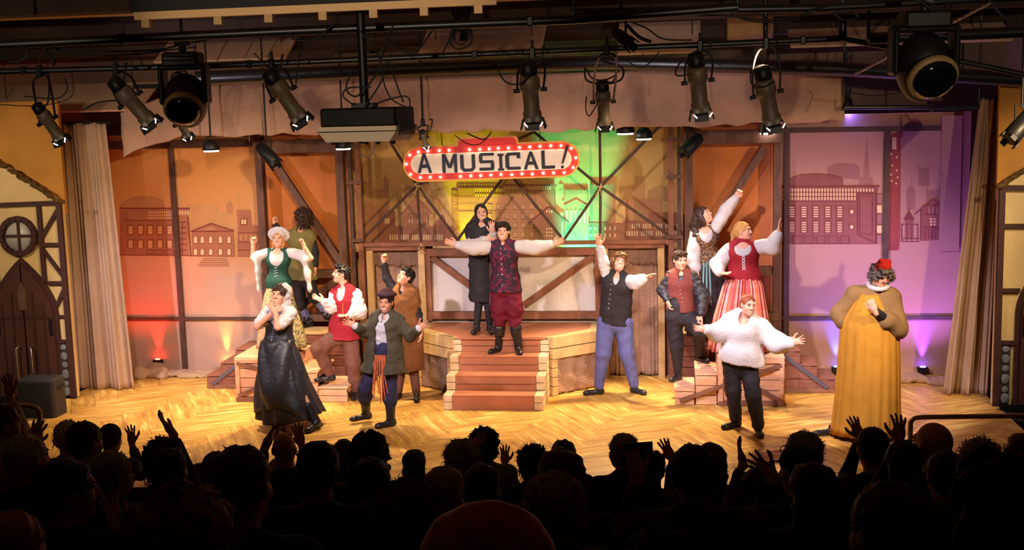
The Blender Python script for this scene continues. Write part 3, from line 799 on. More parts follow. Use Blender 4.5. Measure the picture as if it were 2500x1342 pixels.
p.q([(985, 1240), (985, 262), (1110, 255), (1118, 285), (1100, 300), (1090, 1120), (1080, 1240)], 8, 3); p.r(1025, 290, 36, 105, 3, 4)
for x, y in ((1012, 425), (1058, 452), (1020, 520), (1058, 562), (1010, 598), (1066, 620), (1015, 650), (1052, 672)): p.r(x, y, 13, 16, 3, 4)
p.q([(1265, 900), (1265, 1160), (1475, 1150), (1475, 900), (1372, 815)], 5, 4); p.line((1212, 938), (1375, 808), 10, 7, 5); p.line((1375, 808), (1530, 940), 10, 7, 5); p.line((1270, 890), (1265, 1160), 10, 7, 5); p.line((1475, 900), (1470, 1130), 8, 7, 5)
for y in (862, 940, 1045): p.line((1290, y), (1475, y), 8, 7, 5)
for k in range(5): p.line((1320 + 33 * k, 862), (1320 + 33 * k, 940), 6, 7, 5); p.r(1326 + 33 * k, 880, 18, 50, 6, 5)
for r_ in range(3):
    for k in range(2): p.r(1345 + 27 * k, 970 + 24 * r_, 18, 16, 3, 5)
for k in range(6): p.line((1300 + 30 * k, 1050), (1300 + 30 * k, 1145), 9, 7, 5)
p.q([(1120, 985), (1165, 910), (1215, 985)], 7, 4); p.line((1165, 880), (1165, 960), 6, 7, 4); p.r(1135, 985, 66, 150, 5, 3); p.line((1100, 1022), (1245, 1022), 7, 7, 4)
for x in (1105, 1150, 1190, 1240): p.line((x, 1022), (x, 1170), 7, 7, 4)
p.line((1110, 1140), (1250, 1140), 7, 7, 4); p.line((1100, 1165), (1250, 1165), 7, 7, 4)
p.done()
for X in (3.72, 5.03): batten(R_, (X, 1.97, 0), (X, 1.97, 3.38), .075)
batten(R_, (3.5, 1.975, .79), (6.02, 1.975, .79), .05); batten(R_, (3.5, 1.975, 3.36), (5.75, 1.975, 3.34), .07); batten(R_, (5.85, 1.965, 1.7), (5.85, 1.965, 3.5), .26, .02, CANVAS_R, 'side_flap')

C_ = backdrop('painted golden backdrop of castle towers behind the marquee sign', -2.45, 2.45, 3.75, CANVAS_C, 2.25)
p = Paint(2.25, C_, 850, 300, 4.19)
p.r(150, 600, 75, 480, 2, 1); p.cren(148, 230, 600, 60, 2, 1, 4, 14); p.cren(230, 360, 690, 400, 2, 1, 6, 10); p.q([(355, 900), (362, 585), (412, 585), (420, 900)], 1, 2); p.r(352, 575, 62, 20, 1, 2); p.q([(365, 575), (378, 520), (392, 575)], 1, 2)
p.q([(500, 880), (505, 650), (515, 880)], 2, 1); p.q([(560, 840), (580, 640), (650, 640), (660, 840)], 2, 1); p.q([(760, 840), (840, 740), (940, 780), (940, 900), (760, 900)], 2, 1)
p.q([(120, 1240), (125, 840), (205, 805), (300, 850), (300, 1240)], 1, 2); p.cren(310, 480, 900, 330, 0, 3, 6, 12); p.r(376, 975, 20, 55, 3, 4); p.r(402, 975, 20, 55, 3, 4)
p.q([(540, 930), (700, 755), (850, 925), (830, 925), (830, 1060), (560, 1060), (560, 925)], 1, 3); p.line((535, 945), (700, 750), 11, 0, 4); p.line((700, 750), (860, 930), 11, 0, 4)
for k in range(9): p.line((580 + 30 * k, 930), (580 + 30 * k, 1050), 6, 0, 4); p.r(588 + 30 * k, 985, 14, 35, 3, 4) if k % 3 else None
for y in (860, 930, 1040): p.line((600, y), (810, y), 7, 0, 4)
p.cren(300, 1080, 1060, 170, 0, 5, 18, 10, base=1230); p.q([(860, 1060), (960, 930), (1090, 1160), (1090, 1230), (860, 1230)], 0, 5)
for k in range(26): p.r(400 + 23 * k, 1142, 14, 52, 3, 6) if k % 5 else None
p.r(1000, 860, 14, 170, 3, 5)
p.r(1060, 690, 360, 500, 1, 2); p.r(1120, 655, 470, 20, 0, 4); p.r(1120, 675, 960 - 270, 560, 1, 3); p.outline([(1120, 660), (1120, 900), (1700, 900)], 7, 0, 4, False)
for k in range(20): p.r(1130 + 24 * k, 665, 13, 40, 3 if k > 6 else 2, 5); p.r(1300 + 24 * k, 725, 13, 28, 3, 5)
for y in (760, 830, 905): p.line((1065, y), (1500, y), 6, 0, 4)
for r_ in range(4):
    for k in range(8): p.r(1430 + 85 * k, 830 + 95 * r_, 44, 62, 0, 4); p.r(1436 + 85 * k, 840 + 95 * r_, 32, 10, 3, 5); p.r(1436 + 85 * k, 862 + 95 * r_, 32, 10, 3, 5)
for k in range(7): p.line((1090, 720 + 60 * k), (1140, 720 + 60 * k), 6, 0, 4)
p.sc, p.x0, p.y0 = 4.19, 1230, 300
p.r(0, 640, 530, 560, 1, 3); p.r(0, 625, 540, 22, 0, 4); p.outline([(320, 690), (520, 690), (530, 1040), (320, 1000)], 6, 0, 4)
for r_ in range(2):
    for k in range(20 - 8 * r_): p.r(10 + 24 * k, 645 + 52 * r_, 13, 40, 3, 5)
p.q([(250, 1040), (460, 850), (660, 1010), (590, 1000), (590, 1200), (300, 1200), (300, 1010)], 0, 5); p.line((245, 1032), (458, 850), 12, 4, 6); p.line((458, 850), (665, 1015), 12, 4, 6)
for k in range(3): p.r(432 + 26 * k, 890, 13, 26, 3, 6)
for r_ in range(3):
    for k in range(3): p.r(430 + 26 * k, 1075 + 35 * r_, 15, 16, 3, 6)
p.q([(600, 850), (740, 780), (860, 850), (860, 875), (600, 875)], 2, 4); p.r(620, 875, 220, 320, 2, 3)
for k in range(5): p.r(635 + 45 * k, 890, 20, 130, 3, 4)
p.q([(560, 690), (590, 650), (630, 690)], 2, 2); p.cren(620, 860, 690, 150, 2, 2, 9, 12)
p.r(880, 630, 260, 570, 1, 3); p.r(1085, 620, 60, 70, 1, 3)
p.cren(1180, 1340, 650, 200, 2, 1, 6, 8); p.cren(1340, 1440, 550, 300, 2, 1, 4, 12); p.q([(1470, 690), (1600, 630), (1700, 690), (1700, 800), (1470, 800)], 2, 1)
p.cren(1250, 1620, 780, 420, 1, 2, 12, 16, (1240, 1355, 1475, 1610)); p.cren(1480, 1800, 920, 300, 0, 3, 12, 10)
p.r(860, 1020, 360, 180, 0, 4)
for k in range(6): p.r(880 + 50 * k, 1060, 13, 36, 3, 5); p.r(880 + 50 * k, 1130, 13, 36, 3, 5)
p.r(1220, 1000, 590, 200, 0, 4)
for k in range(22): p.r(1285 + 23 * k, 1030, 14, 48, 3, 5) if k % 5 else None; p.r(1230 + 25 * k, 1105, 14, 50, 3, 5) if k % 6 else None
p.done()

# ---- timber portals left and right of centre (orange infill), mirrored
def beam_part(t, name, a, c, w, dpt, m):
    b = MB(); a = np.array(a, float); c = np.array(c, float); b.beam(a, c, dpt, w, up=np.cross(V(0, 1, 0), c - a)); return b.build(name, m, t)
def portal(sx, label):
    t = thing('timber_portal', (sx * 2.98, 1.62, 0), label, 'portal')
    b = MB(); b.box((sx * 2.98, 1.90, 1.75), (1.32, .04, 3.5)); b.build('orange_panel', ORANGE, t)
    for X, w in ((3.56, .10), (2.40, .11)): beam_part(t, 'post', (sx * X, 1.62, 0), (sx * X, 1.62, 3.45), w, .14, TIMBER)
    beam_part(t, 'lintel', (sx * 3.62, 1.60, 3.30), (sx * 2.33, 1.60, 3.30), .18, .16, TIMBER)
    beam_part(t, 'mid_rail', (sx * 3.5, 1.64, 1.50), (sx * 2.45, 1.64, 1.50), .11, .12, TIMBER)
    beam_part(t, 'brace', (sx * 3.40, 1.66, 3.15), (sx * 2.44, 1.66, 1.62), .095, .10, TIMBER)
    beam_part(t, 'brace', (sx * 3.40, 1.66, .82), (sx * 2.46, 1.66, 1.45), .095, .10, TIMBER)
    beam_part(t, 'sill', (sx * 3.6, 1.60, .88), (sx * 2.34, 1.60, .88), .10, .14, TIMBER)
    return t
portal(-1, 'dark timber portal with orange infill behind the mob-capped woman')
portal(1, 'dark timber portal with orange infill behind the red-bodiced woman')
def lattice():
    t = thing('pole_lattice', (0, 1.68, 0), 'lattice of thin dark poles lashed with rope across the upper gallery', 'lattice')
    Y = 1.70
    def pole(a, c, w=.036, Y1=None, Y2=None):
        A, B_ = at_y(a[0], a[1], Y1 or Y), at_y(c[0], c[1], Y2 or Y); bb = MB(); bb.tube([A, B_], w / 2 * 1.1, 7); bb.build('pole', POLE, t)
    A, B_, T = (1018, 453), (1466, 456), (1304, 322)
    pole((935, 318), A); pole(A, T, Y1=Y + .01, Y2=Y + .01); pole(A, (868, 600), Y1=Y - .03); pole(A, (1028, 602)); pole(A, (1128, 600))
    pole((1464, 305), B_); pole(B_, (1612, 306), Y1=Y - .03); pole(T, B_, Y1=Y + .01); pole(B_, (1372, 592)); pole(B_, (1465, 600)); pole(B_, (1634, 575), Y1=Y - .03)
    pole((1240, 418), (1115, 588), Y1=Y + .03); pole((1240, 418), (1376, 586), Y1=Y + .03)
    beam_part(t, 'gallery_rail', (-2.26, 1.67, 1.90), (2.20, 1.67, 1.90), .055, .05, TIMBER2)
    for sx in (-1, 1):
        beam_part(t, 'mast', (sx * 2.16, 1.66, 0), (sx * 2.16, 1.66, 3.55), .07, .07, TIMBER2)
        beam_part(t, 'mast', (sx * 2.27, 1.64, 0), (sx * 2.27, 1.64, 3.55), .05, .06, POLE)
        for z in (3.28, 2.78, 1.97): beam_part(t, 'cross_peg', (sx * 2.10, 1.60, z), (sx * 2.32, 1.60, z), .05, .05, TIMBER)
    rs = random.Random(2)
    for (px, py) in (A, B_, (870, 598), (1634, 577), (1632, 430), (1028, 597)):
        c = at_y(px, py, Y - .05); bb = MB()
        for k in range(5):
            a = rs.uniform(0, 3.14); r = rs.uniform(.03, .05); bb.tube([c + V(cos(a) * r, .02, sin(a) * r), c + V(0, -.012, 0), c - V(cos(a) * r, -.02, sin(a) * r)], .009, 6)
        for k in range(3): bb.tube([c, c + V(rs.uniform(-.05, .05), -.02, -.05), c + V(rs.uniform(-.08, .08), 0, -.12)], .005, 5)
        bb.build('rope_lashing', ROPE, t)
lattice()

# ---- low half-timbered wall behind the platform, with burlap doorways at its sides
def low_wall():
    t = thing('half_timbered_wall', (-.04, 1.78, .79), 'low white plaster wall with brown timber braces behind the platform', 'wall panel')
    b = MB(); b.box((-.04, 1.84, 1.15), (2.46, .04, 1.32)); b.build('plaster_panel', PLASTER, t)
    for z, h in ((1.77, .10), (.875, .10)): beam_part(t, 'rail', (-1.28, 1.77, z), (1.20, 1.77, z), h, .10, TIMBER2)
    for X in (-1.24, 1.16): beam_part(t, 'post', (X, 1.778, .80), (X, 1.778, 1.81), .09, .10, TIMBER2)
    beam_part(t, 'brace', (-1.18, 1.79, 1.70), (-.50, 1.79, 1.18), .09, .07, TIMBER2); beam_part(t, 'brace', (1.10, 1.79, 1.70), (.12, 1.79, 1.02), .09, .07, TIMBER2)
low_wall()
def drape_sheet(b, x0, x1, z0, z1, Y, folds, amp, seed, nx=60, nz=24, thick=True, raggedl=0.0, sag=0.0, topflat=.3):
    rs = random.Random(seed); ph = [rs.uniform(0, 6.28) for _ in range(4)]; vs = []; fs = []
    for j in range(nz + 1):
        v = j / nz
        for i in range(nx + 1):
            u = i / nx; a = amp * (topflat + (1 - topflat) * (1 - v))
            y = Y + a * (sin(folds * 2 * pi * u + ph[0] + .5 * sin(3 * u * 6 + ph[1])) + .4 * sin(folds * 3.7 * 2 * pi * u + ph[2] + v))
            xx0, xx1 = (x0 if not callable(x0) else x0(v)), (x1 if not callable(x1) else x1(v))
            z = z0 + (z1 - z0) * v
            if j == 0: z += raggedl * (rs.random() - .5) * 2
            vs.append((xx0 + (xx1 - xx0) * u, y, z - sag * sin(pi * u) * v))
    for j in range(nz):
        for i in range(nx): a = j * (nx + 1) + i; fs.append((a, a + 1, a + nx + 2, a + nx + 1))
    b.add(vs, fs, True); return b
def thick(o, t): md = o.modifiers.new('thick', 'SOLIDIFY'); md.thickness = t; md.offset = 0; return o
def doorway(x0, x1, label):
    t = thing('burlap_doorway', ((x0 + x1) / 2, 1.72, 0), label, 'doorway')
    b = MB(); b.box(((x0 + x1) / 2, 1.93, .92), (x1 - x0 + .24, .03, 1.84)); b.build('back_panel', CRATED, t)
    b = drape_sheet(MB(), x0 + .05, x1 - .05, .02, 1.76, 1.82, 3.5, .022, int(x0 * 10) + 50, raggedl=.02); thick(b.build('burlap_hanging', BURLAP, t), .008)
    b = drape_sheet(MB(), x0 + .02, x1 - .02, 1.58, 1.82, 1.775, 5, .015, int(x0 * 7) + 80, 50, 8, raggedl=.03); thick(b.build('burlap_pelmet', BURLAPD, t), .008)
    for X in (x0, x1): beam_part(t, 'jamb', (X, 1.74, 0), (X, 1.74, 1.86), .09, .10, LOG)
    beam_part(t, 'head_rail', (x0 - .05, 1.72, 1.84), (x1 + .05, 1.72, 1.84), .06, .08, TIMBER2)
doorway(-2.06, -1.315, 'brown burlap hanging in the doorway behind the boy in the brown tunic')
doorway(1.25, 2.02, 'brown burlap hanging in the doorway behind the blue-trousered person')

# ---- platform and stairs
ZP = .785
def platform():
    t = thing('stage_platform', (-.04, 1.2, 0), 'angled wooden platform with log edges and burlap-covered openings', 'platform')
    P_ = [(-.69, .63), (.59, .63), (1.20, 1.18), (1.20, 1.72), (-1.28, 1.72), (-1.28, 1.18)]
    b = MB(); b.slab(P_, ZP - .04, ZP - .004); b.build('deck', LOG, t)
    b = MB(); b.slab([(-.60, .60), (.50, .60), (1.06, 1.22), (1.06, 1.70), (-1.14, 1.70), (-1.14, 1.22)], ZP - .03, ZP); b.build('deck_covering', TREADM, t)
    faces = [((-1.28, 1.18), (-.69, .63)), ((.59, .63), (1.20, 1.18)), ((-1.28, 1.72), (-1.28, 1.18)), ((1.20, 1.18), (1.20, 1.72))]
    for k, (a, c) in enumerate(faces):
        a = V(*a, 0); c = V(*c, 0); d = _nrm(c - a); n = V(d[1], -d[0], 0); L = np.linalg.norm(c - a)
        for z, h in ((ZP - .075, .15), (ZP - .225, .14)):
            bb = MB(); bb.beam(a + n * .02 + V(0, 0, z), c + n * .02 + V(0, 0, z), .07, h - .008); bb.build('log', LOG, t)
        for e_ in (a + d * .04, c - d * .05):
            for j in range(4):
                bb = MB(); bb.box((e_[0] + n[0] * .015, e_[1] + n[1] * .015, .062 + .122 * j), (.09, .07, .116), atan2(d[1], d[0]), .008); bb.build('log', LOG, t)
        m_ = (a + c) / 2; bb = MB(); bb.beam(a - n * .05 + V(0, 0, .26), c - n * .05 + V(0, 0, .26), .02, .5); bb.build('dark_back', CRATED, t)
        vs = []; fs = []; nx, nz = 26, 14; rs = random.Random(k + 4)
        for j in range(nz + 1):
            for i in range(nx + 1):
                u = i / nx; v = j / nz; q = a + d * (.07 + (L - .14) * u) + n * (.015 + .014 * sin(u * 19 + k) + .008 * sin(v * 14 + u * 8))
                vs.append(q + V(0, 0, .012 + (.515 - .012) * v + (rs.uniform(-.012, .012) if j == 0 else 0)))
        for j in range(nz):
            for i in range(nx): q = j * (nx + 1) + i; fs.append((q, q + 1, q + nx + 2, q + nx + 1))
        bb = MB(); bb.add(vs, fs, True); thick(bb.build('burlap_cover', BURLAPD if k != 1 else BURLAP, t), .006)
platform()
def stairs():
    t = thing('staircase', (-.05, .2, 0), 'four terracotta steps with pale block edges leading up to the platform', 'stairs')
    for i in range(4):
        y0 = -.15 + .26 * i; z0, z1 = .195 * i, .195 * (i + 1); x0, x1 = -.70, .585
        if i < 3: b = MB(); b.box((-.06, y0 + .13, z1 - .012), (1.04, .27, .024), 0, .005); b.build('tread', TREADM, t)
        b = MB(); b.box((-.06, y0 + .012, (z0 + z1) / 2 - .01), (1.03, .02, z1 - z0 - .02)); b.build('riser', TREADM, t)
        if i: b = MB(); b.box((-.06, y0 - .002, z0 + (z1 - z0) * .42), (1.0, .012, .008)); b.build('riser_seam', BRACE, t)
        for sx in (-1, 1):
            X = -.06 + sx * .578
            for j in range(2):
                zz = z0 + (z1 - z0) * (j + .5) / 2; D_ = .80 - .26 * i
                b = MB(); b.box((X, y0 + D_ / 2 + .0, zz), (.118, D_, (z1 - z0) / 2 - .006), 0, .007); b.build('edge_block', BLOCK, t)
stairs()

# ---- plank crates and step units
def planks_front(t, x0, x1, z0, z1, y, n, m, th=.02, name='plank'):
    h = (z1 - z0) / n
    for k in range(n):
        b = MB(); b.box(((x0 + x1) / 2, y, z0 + h * (k + .5)), (x1 - x0, th, h - .008), 0, .004); b.build(name, m, t)
def planks_top(t, x0, x1, y0, y1, z, n, m, th=.025):
    h = (y1 - y0) / n
    for k in range(n): b = MB(); b.box(((x0 + x1) / 2, y0 + h * (k + .5), z - th / 2), (x1 - x0 + .02, h - .006, th), 0, .004); b.build('top_plank', m, t)
def planks_side(t, x, y0, y1, z0, z1, n, m):
    h = (z1 - z0) / n
    for k in range(n): b = MB(); b.box((x, (y0 + y1) / 2, z0 + h * (k + .5)), (.02, y1 - y0, h - .008), 0, .004); b.build('side_plank', m, t)
def crate(sx, label, zt):
    x0, x1 = sorted((sx * 2.74, sx * 3.54)); y0, y1 = .2, 1.0
    t = thing('plank_crate', ((x0 + x1) / 2, (y0 + y1) / 2, 0), label, 'crate')
    b = MB(); b.box(((x0 + x1) / 2, (y0 + y1) / 2, zt / 2 - .02), (x1 - x0 - .04, y1 - y0 - .04, zt - .06)); b.build('core', DARKV, t)
    planks_front(t, x0, x1, .06, zt - .03, y0, 4, CRATEM); planks_top(t, x0, x1, y0 - .01, y1, zt, 5, CRATEM)
    for X in (x0, x1): planks_side(t, X, y0, y1, .02, zt - .03, 4, CRATEM)
    yf = y0 - .022
    beam_part(t, 'base_rail', (x0, yf, .035), (x1, yf, .035), .06, .03, BRACE); beam_part(t, 'top_rail', (x0, yf, zt - .05), (x1, yf, zt - .05), .05, .03, CRATEM)
    for X in (x0 + .03, x1 - .03): beam_part(t, 'corner_post', (X, yf, .02), (X, yf, zt - .03), .05, .028, CRATEM)
    if sx < 0: beam_part(t, 'brace', (x0 + .03, yf - .005, .08), (x1 - .1, yf - .005, .36), .05, .025, BRACE); beam_part(t, 'brace', (x0 + .03, yf - .005, zt - .08), (x1 - .1, yf - .005, .34), .05, .025, BRACE)
    else: beam_part(t, 'brace', (x0 - .48, yf - .005, .06), (x1 - .03, yf - .005, zt - .10), .05, .025, BRACE); beam_part(t, 'brace', (x1 - .03, yf - .005, .06), (x0 + .3, yf - .005, .33), .05, .025, BRACE)
    return t
crate(-1, 'pale pink plank crate beneath the mob-capped woman', .60); crate(1, 'plank crate with crossed braces beneath the red-bodiced woman', .62)
def step_unit(x0, x1, z, y0, y1, label, m=CRATEM, openx=0):
    t = thing('plank_step', ((x0 + x1) / 2, (y0 + y1) / 2, 0), label, 'step')
    n = max(1, round(z / .13))
    planks_front(t, x0, x1, .0, z - .03, y0, n, m); planks_top(t, x0, x1, y0 - .012, y1, z, 3, m)
    for X in (x0 + .012, x1 - .012):
        if openx and abs(X - (x1 if openx > 0 else x0)) < .03:
            b = MB(); b.box((X, (y0 + y1) / 2, z - .06), (.02, y1 - y0, .06)); b.build('side_rail', m, t)
            for yy in (y0 + .03, y1 - .03): b = MB(); b.box((X, yy, z / 2 - .02), (.02, .05, z - .05)); b.build('leg', m, t)
        else: planks_side(t, X, y0, y1, 0, z - .03, n, m)
    b = MB(); b.box(((x0 + x1) / 2, y1 - .01, z / 2 - .02), (x1 - x0 - .05, .02, z - .05)); b.build('back_panel', DARKV, t)
step_unit(-2.72, -2.44, .40, .24, 1.0, 'upper plank step under the red-vested man', openx=1)
step_unit(-2.42, -2.04, .20, .20, .86, 'lower plank step with open end under the red-vested man', openx=1)
step_unit(2.46, 2.72, .40, .22, 1.0, 'upper plank step under the russet-vested man')
step_unit(2.20, 2.44, .20, .20, .9, 'lowest plank step by the burlap doorway under the russet-vested man', openx=-1)
def outer_steps(sx, label):
    t = thing('step_unit', (sx * 3.9, 1.25, 0), label, 'steps')
    for k, (xa, xb, z) in enumerate(((3.56, 3.80, .56), (3.80, 4.02, .37), (4.02, 4.24, .19))):
        x0, x1 = sorted((sx * xa, sx * xb)); n = 3 - k
        planks_front(t, x0, x1, 0, z - .03, .92, n, CRATED); planks_top(t, x0, x1, .91, 1.5, z, 3, CRATED); planks_side(t, sx * xb, .92, 1.5, 0, z - .03, n, CRATED)
    beam_part(t, 'brace', (sx * 3.58, .90, .50), (sx * 4.16, .90, .06), .05, .03, mat('grey_brace', rgb(92, 84, 96), .8)); beam_part(t, 'base_rail', (sx * 3.56, .90, .03), (sx * 4.24, .90, .03), .05, .03, BRACE)
outer_steps(-1, 'low brown plank step unit beside the orange footlight'); outer_steps(1, 'brown plank step unit with grey brace beside the blue footlight')
def upper_landing(sx, label):
    t = thing('plank_landing', (sx * 2.9, 1.35, 0), label, 'landing')
    x0, x1 = sorted((sx * 2.30, sx * 3.50))
    planks_top(t, x0, x1, 1.04, 1.52, .76, 4, LOG); planks_front(t, x0, x1, 0, .73, 1.06, 5, CRATED); planks_side(t, sx * 2.31, 1.06, 1.52, 0, .73, 5, CRATED); planks_side(t, sx * 3.49, 1.06, 1.52, 0, .73, 5, CRATED)
upper_landing(-1, 'raised plank landing under the curly-haired person at the timber portal'); upper_landing(1, 'raised plank landing behind the russet-vested man at the timber portal')

# ---- crumpled cloths hiding the footlights
def cloth_heap(px, py, w, d, h, label, seed, m=MUSLIN):
    c = at_z(px, py, 0); rs = random.Random(seed); s = SDF(.014, .05); t = thing('cloth_heap', (c[0], c[1], 0), label, 'cloth')
    for k in range(9): s.ell((c[0] + rs.uniform(-w, w) / 2, c[1] + rs.uniform(-d, d) / 2, rs.uniform(.0, h * .4)), (w * rs.uniform(.15, .3), d * rs.uniform(.25, .45), h * rs.uniform(.4, .8)))
    s.noise(.012, .12, seed, True); s.cut((0, 0, .001), (0, 0, -1)); soft('fabric', s, m, t, 1)
cloth_heap(368, 918, .55, .25, .17, 'pale crumpled cloth around the red footlight', 3); cloth_heap(475, 918, .75, .2, .09, 'flat crumpled cloth between the red and orange footlights', 5)
cloth_heap(2245, 935, .9, .3, .13, 'crumpled grey cloth below the violet footlight', 8, BURLAPP); cloth_heap(560, 905, .4, .2, .08, 'small crumpled cloth beside the orange footlight', 9)
# ------------------------------------------------------------------ side facades with arched doors, curtains, burlap header
def arch_pts(cx, w, z0, zs, zt, n=10):
    """pointed arch outline, counter-clockwise seen from the front"""
    pts = [(cx - w, z0), (cx + w, z0)]
    for k in range(n + 1): u = k / n; pts.append((cx + w * (1 - u ** 1.9), zs + (zt - zs) * u))
    for k in range(n - 1, -1, -1): u = k / n; pts.append((cx - w * (1 - u ** 1.9), zs + (zt - zs) * u))
    return pts
def facade(sx, label):
    Y = .30; xe = sx * (5.86 if sx < 0 else 6.04); xo = sx * 7.6; cx = sx * (6.51 if sx < 0 else 6.76); xa, xb = sorted((xe, xo))
    t = thing('half_timbered_facade', ((xa + xb) / 2, Y, 0), label, 'facade')
    ztop = lambda X: 2.66 + .67 * max(0, abs(X - xe) - .02); b = MB(); pl = [(xe, 0), (xo, 0), (xo, ztop(xo)), (xe, 2.66)]; b.prism(pl if sx > 0 else pl[::-1], Y + .03, Y + .09); b.build('cream_wall', CREAM, t)
    b = MB(); b.box(((xa + xb) / 2, Y + .13, 3.25), (xb - xa, .06, 1.5)); b.build('ochre_gable', OCHRE, t)
    cnt = [0]
    def bm(name, a, c, w, m=DOORF, dy=0.0):
        cnt[0] += 1; dy += .0025 * cnt[0]; return beam_part(t, name, (a[0], Y + dy, a[1]), (c[0], Y + dy, c[1]), w * .8, .05, m)
    xi = xe - sx * -.03 if False else xe + sx * .04
    bm('corner_post', (xi, 0), (xi, 2.66), .085); bm('tie_beam', (xe, 2.66), (xo, 2.62), .075)
    x1, x2 = cx - sx * .36, cx - sx * .32
    if sx < 0:
        bm('mid_rail', (xi, 2.10), (x2, 2.10), .06); bm('lower_rail', (xi, 1.58), (cx - sx * .36, 1.58), .06); bm('upper_stud', (x2, 1.6), (x2, 2.62), .07); bm('dado_rail', (xi, .78), (cx - sx * .44, .78), .06)
        bm('brace', (xi, 2.60), (x2, 2.18), .06); bm('brace', (x2, 2.05), (xi, 1.64), .06); bm('brace', (xi, 1.54), (cx - sx * .46, 1.26), .06); bm('far_stud', (cx + sx * .36, 1.6), (cx + sx * .36, 2.62), .07); bm('door_rail', (xi, 1.12), (cx - sx * .47, 1.12), .05)
    else:
        bm('mid_rail', (xi, 2.20), (xo, 2.20), .06); bm('lower_rail', (xi, 1.42), (cx - sx * .44, 1.42), .06); bm('dado_rail', (xi, .78), (cx - sx * .44, .78), .06)
    if sx < 0:
        # round window
        wc = (cx, 2.22)
        for k in range(16):
            a0, a1 = 2 * pi * k / 16, 2 * pi * (k + 1) / 16
            if k == 0: bb = MB()
            bb.beam((wc[0] + .24 * cos(a0), Y - .01, wc[1] + .24 * sin(a0)), (wc[0] + .24 * cos(a1), Y - .01, wc[1] + .24 * sin(a1)), .06, .065, up=(cos((a0 + a1) / 2), 0, sin((a0 + a1) / 2)))
        wf = bb.build('round_window_frame', DOORF, t)
        b = MB(); b.lathe((wc[0], Y + .028, wc[1]), (wc[0], Y + .02, wc[1]), [(0, .23), (.008, .23)], 24); b.build('window_glass', mat('frosted_glass', rgb(196, 190, 178), .3, .08, 8), wf)
        bm('window_bar', (wc[0] - .23, wc[1]), (wc[0] + .23, wc[1]), .045, dy=-.005); bm('window_bar', (wc[0], wc[1] - .23), (wc[0], wc[1] + .23), .045, dy=-.006)
    # arched double door
    b = MB(); b.prism(arch_pts(cx, .48, 0, 1.15, 1.93), Y + .0, Y + .05); b.build('door_surround', DOORF, t)
    for s2 in (-1, 1):
        pts = [q for q in arch_pts(cx, .42, .02, 1.12, 1.84)]
        half = [(x if (x - cx) * s2 > 0 else cx + s2 * .012, z) for x, z in pts]
        hp = []
        for q in half:
            if not hp or (abs(hp[-1][0] - q[0]) + abs(hp[-1][1] - q[1])) > 1e-4: hp.append(q)
        b = MB(); b.prism(hp, Y - .03, Y + .02); d = b.build('door_leaf', DOORM, t)
        for xx in (.15, .30): bb = MB(); bb.beam((cx + s2 * xx, Y - .034, .05), (cx + s2 * xx, Y - .034, 1.3 + .30 * (1 - xx / .30)), .03, .012, up=(1, 0, 0)); bb.build('door_batten', DOORF, d)
        bb = MB(); bb.beam((cx + s2 * .02, Y - .036, 1.12), (cx + s2 * .41, Y - .036, 1.12), .012, .035); bb.build('door_rail', DOORF, d)
        bb = MB(); hx = cx + s2 * (.09 if sx < 0 or s2 > 0 else .09); h0, h1 = (.12, .72) if s2 * sx > 0 and sx < 0 else (.35, .72)
        bb.tube([(hx, Y - .03, h1), (hx, Y - .10, h1), (hx + s2 * .02, Y - .11, h1 - .02), (hx + s2 * .02, Y - .11, h0 + .02), (hx, Y - .10, h0), (hx, Y - .03, h0)], .013, 8); bb.build('pull_handle', STEEL, d)
        bb = MB(); bb.box((cx + s2 * .38, Y - .036, .98), (.05, .012, .22)); bb.build('hinge_plate', BLACKP, d)
    b = MB(); b.prism([(cx - .06, 1.22), (cx + .06, 1.22), (cx + .06, 1.5), (cx, 1.6), (cx - .06, 1.5)], Y - .045, Y - .02); b.build('door_grille', TIMBER, t)
    # painted stones at the foot of the corner post
    xs = xe + sx * .135; b = MB(); b.box((xs, Y + .02, .40), (.12, .03, .76)); b.build('stone_panel', STONEB, t); rs = random.Random(5)
    for k, (z, w, h) in enumerate(((.70, .06, .045), (.58, .065, .06), (.46, .06, .045), (.33, .068, .07), (.20, .05, .045), (.09, .068, .07))):
        bb = MB(); bb.ell((xs + rs.uniform(-.006, .006), Y, z), (w * .82, .02, h * .95), 10, 6); bb.build('stone', STONE, t)
    # thatched roof edge
    s = SDF(.02, .03); a = V(xe - sx * .02, Y - .04, 2.66); c = V(xe + sx * 1.3, Y - .04, 3.51); rs = random.Random(6)
    for k in range(22): q = a + (c - a) * k / 21; s.ell(q + V(rs.uniform(-.02, .02), 0, rs.uniform(-.02, .02)), (.06, .03, .03))
    s.noise(.010, .045, 3, True); soft('thatch_edge', s, MOSS, t)
    b = MB(); b.box(((xa + xb) / 2, Y + .02, -.07), (xb - xa, .12, .16)); b.build('plinth', BLACKP, t)
facade(-1, 'cream half-timbered facade with round window and arched brown door by the left-hand curtain'); facade(1, 'cream half-timbered facade with arched brown door beside the right-hand curtain')

def curtain(x0t, x1t, x0b, x1b, Y, z1, label, seed, m=MUSLIN):
    t = thing('stage_curtain', ((x0b + x1b) / 2, Y, 0), label, 'curtain')
    b = drape_sheet(MB(), lambda v: x0b + (x0t - x0b) * v, lambda v: x1b + (x1t - x1b) * v, .01, z1, Y, 3.0, .06, seed, 80, 40, raggedl=.012, topflat=.5); thick(b.build('drape', m, t), .008)
    b = MB(); b.tube([(x0t - .08, Y, z1), (x1t + .08, Y, z1)], .02, 8); b.build('curtain_rod', BLACKP, t)
curtain(-6.10, -5.42, -6.16, -5.28, .82, 3.7, 'pale muslin curtain gathered beside the arched door and the red footlight', 11); curtain(5.93, 6.26, 5.58, 6.22, .85, 3.72, 'pale muslin curtain gathered beside the violet footlight', 12)

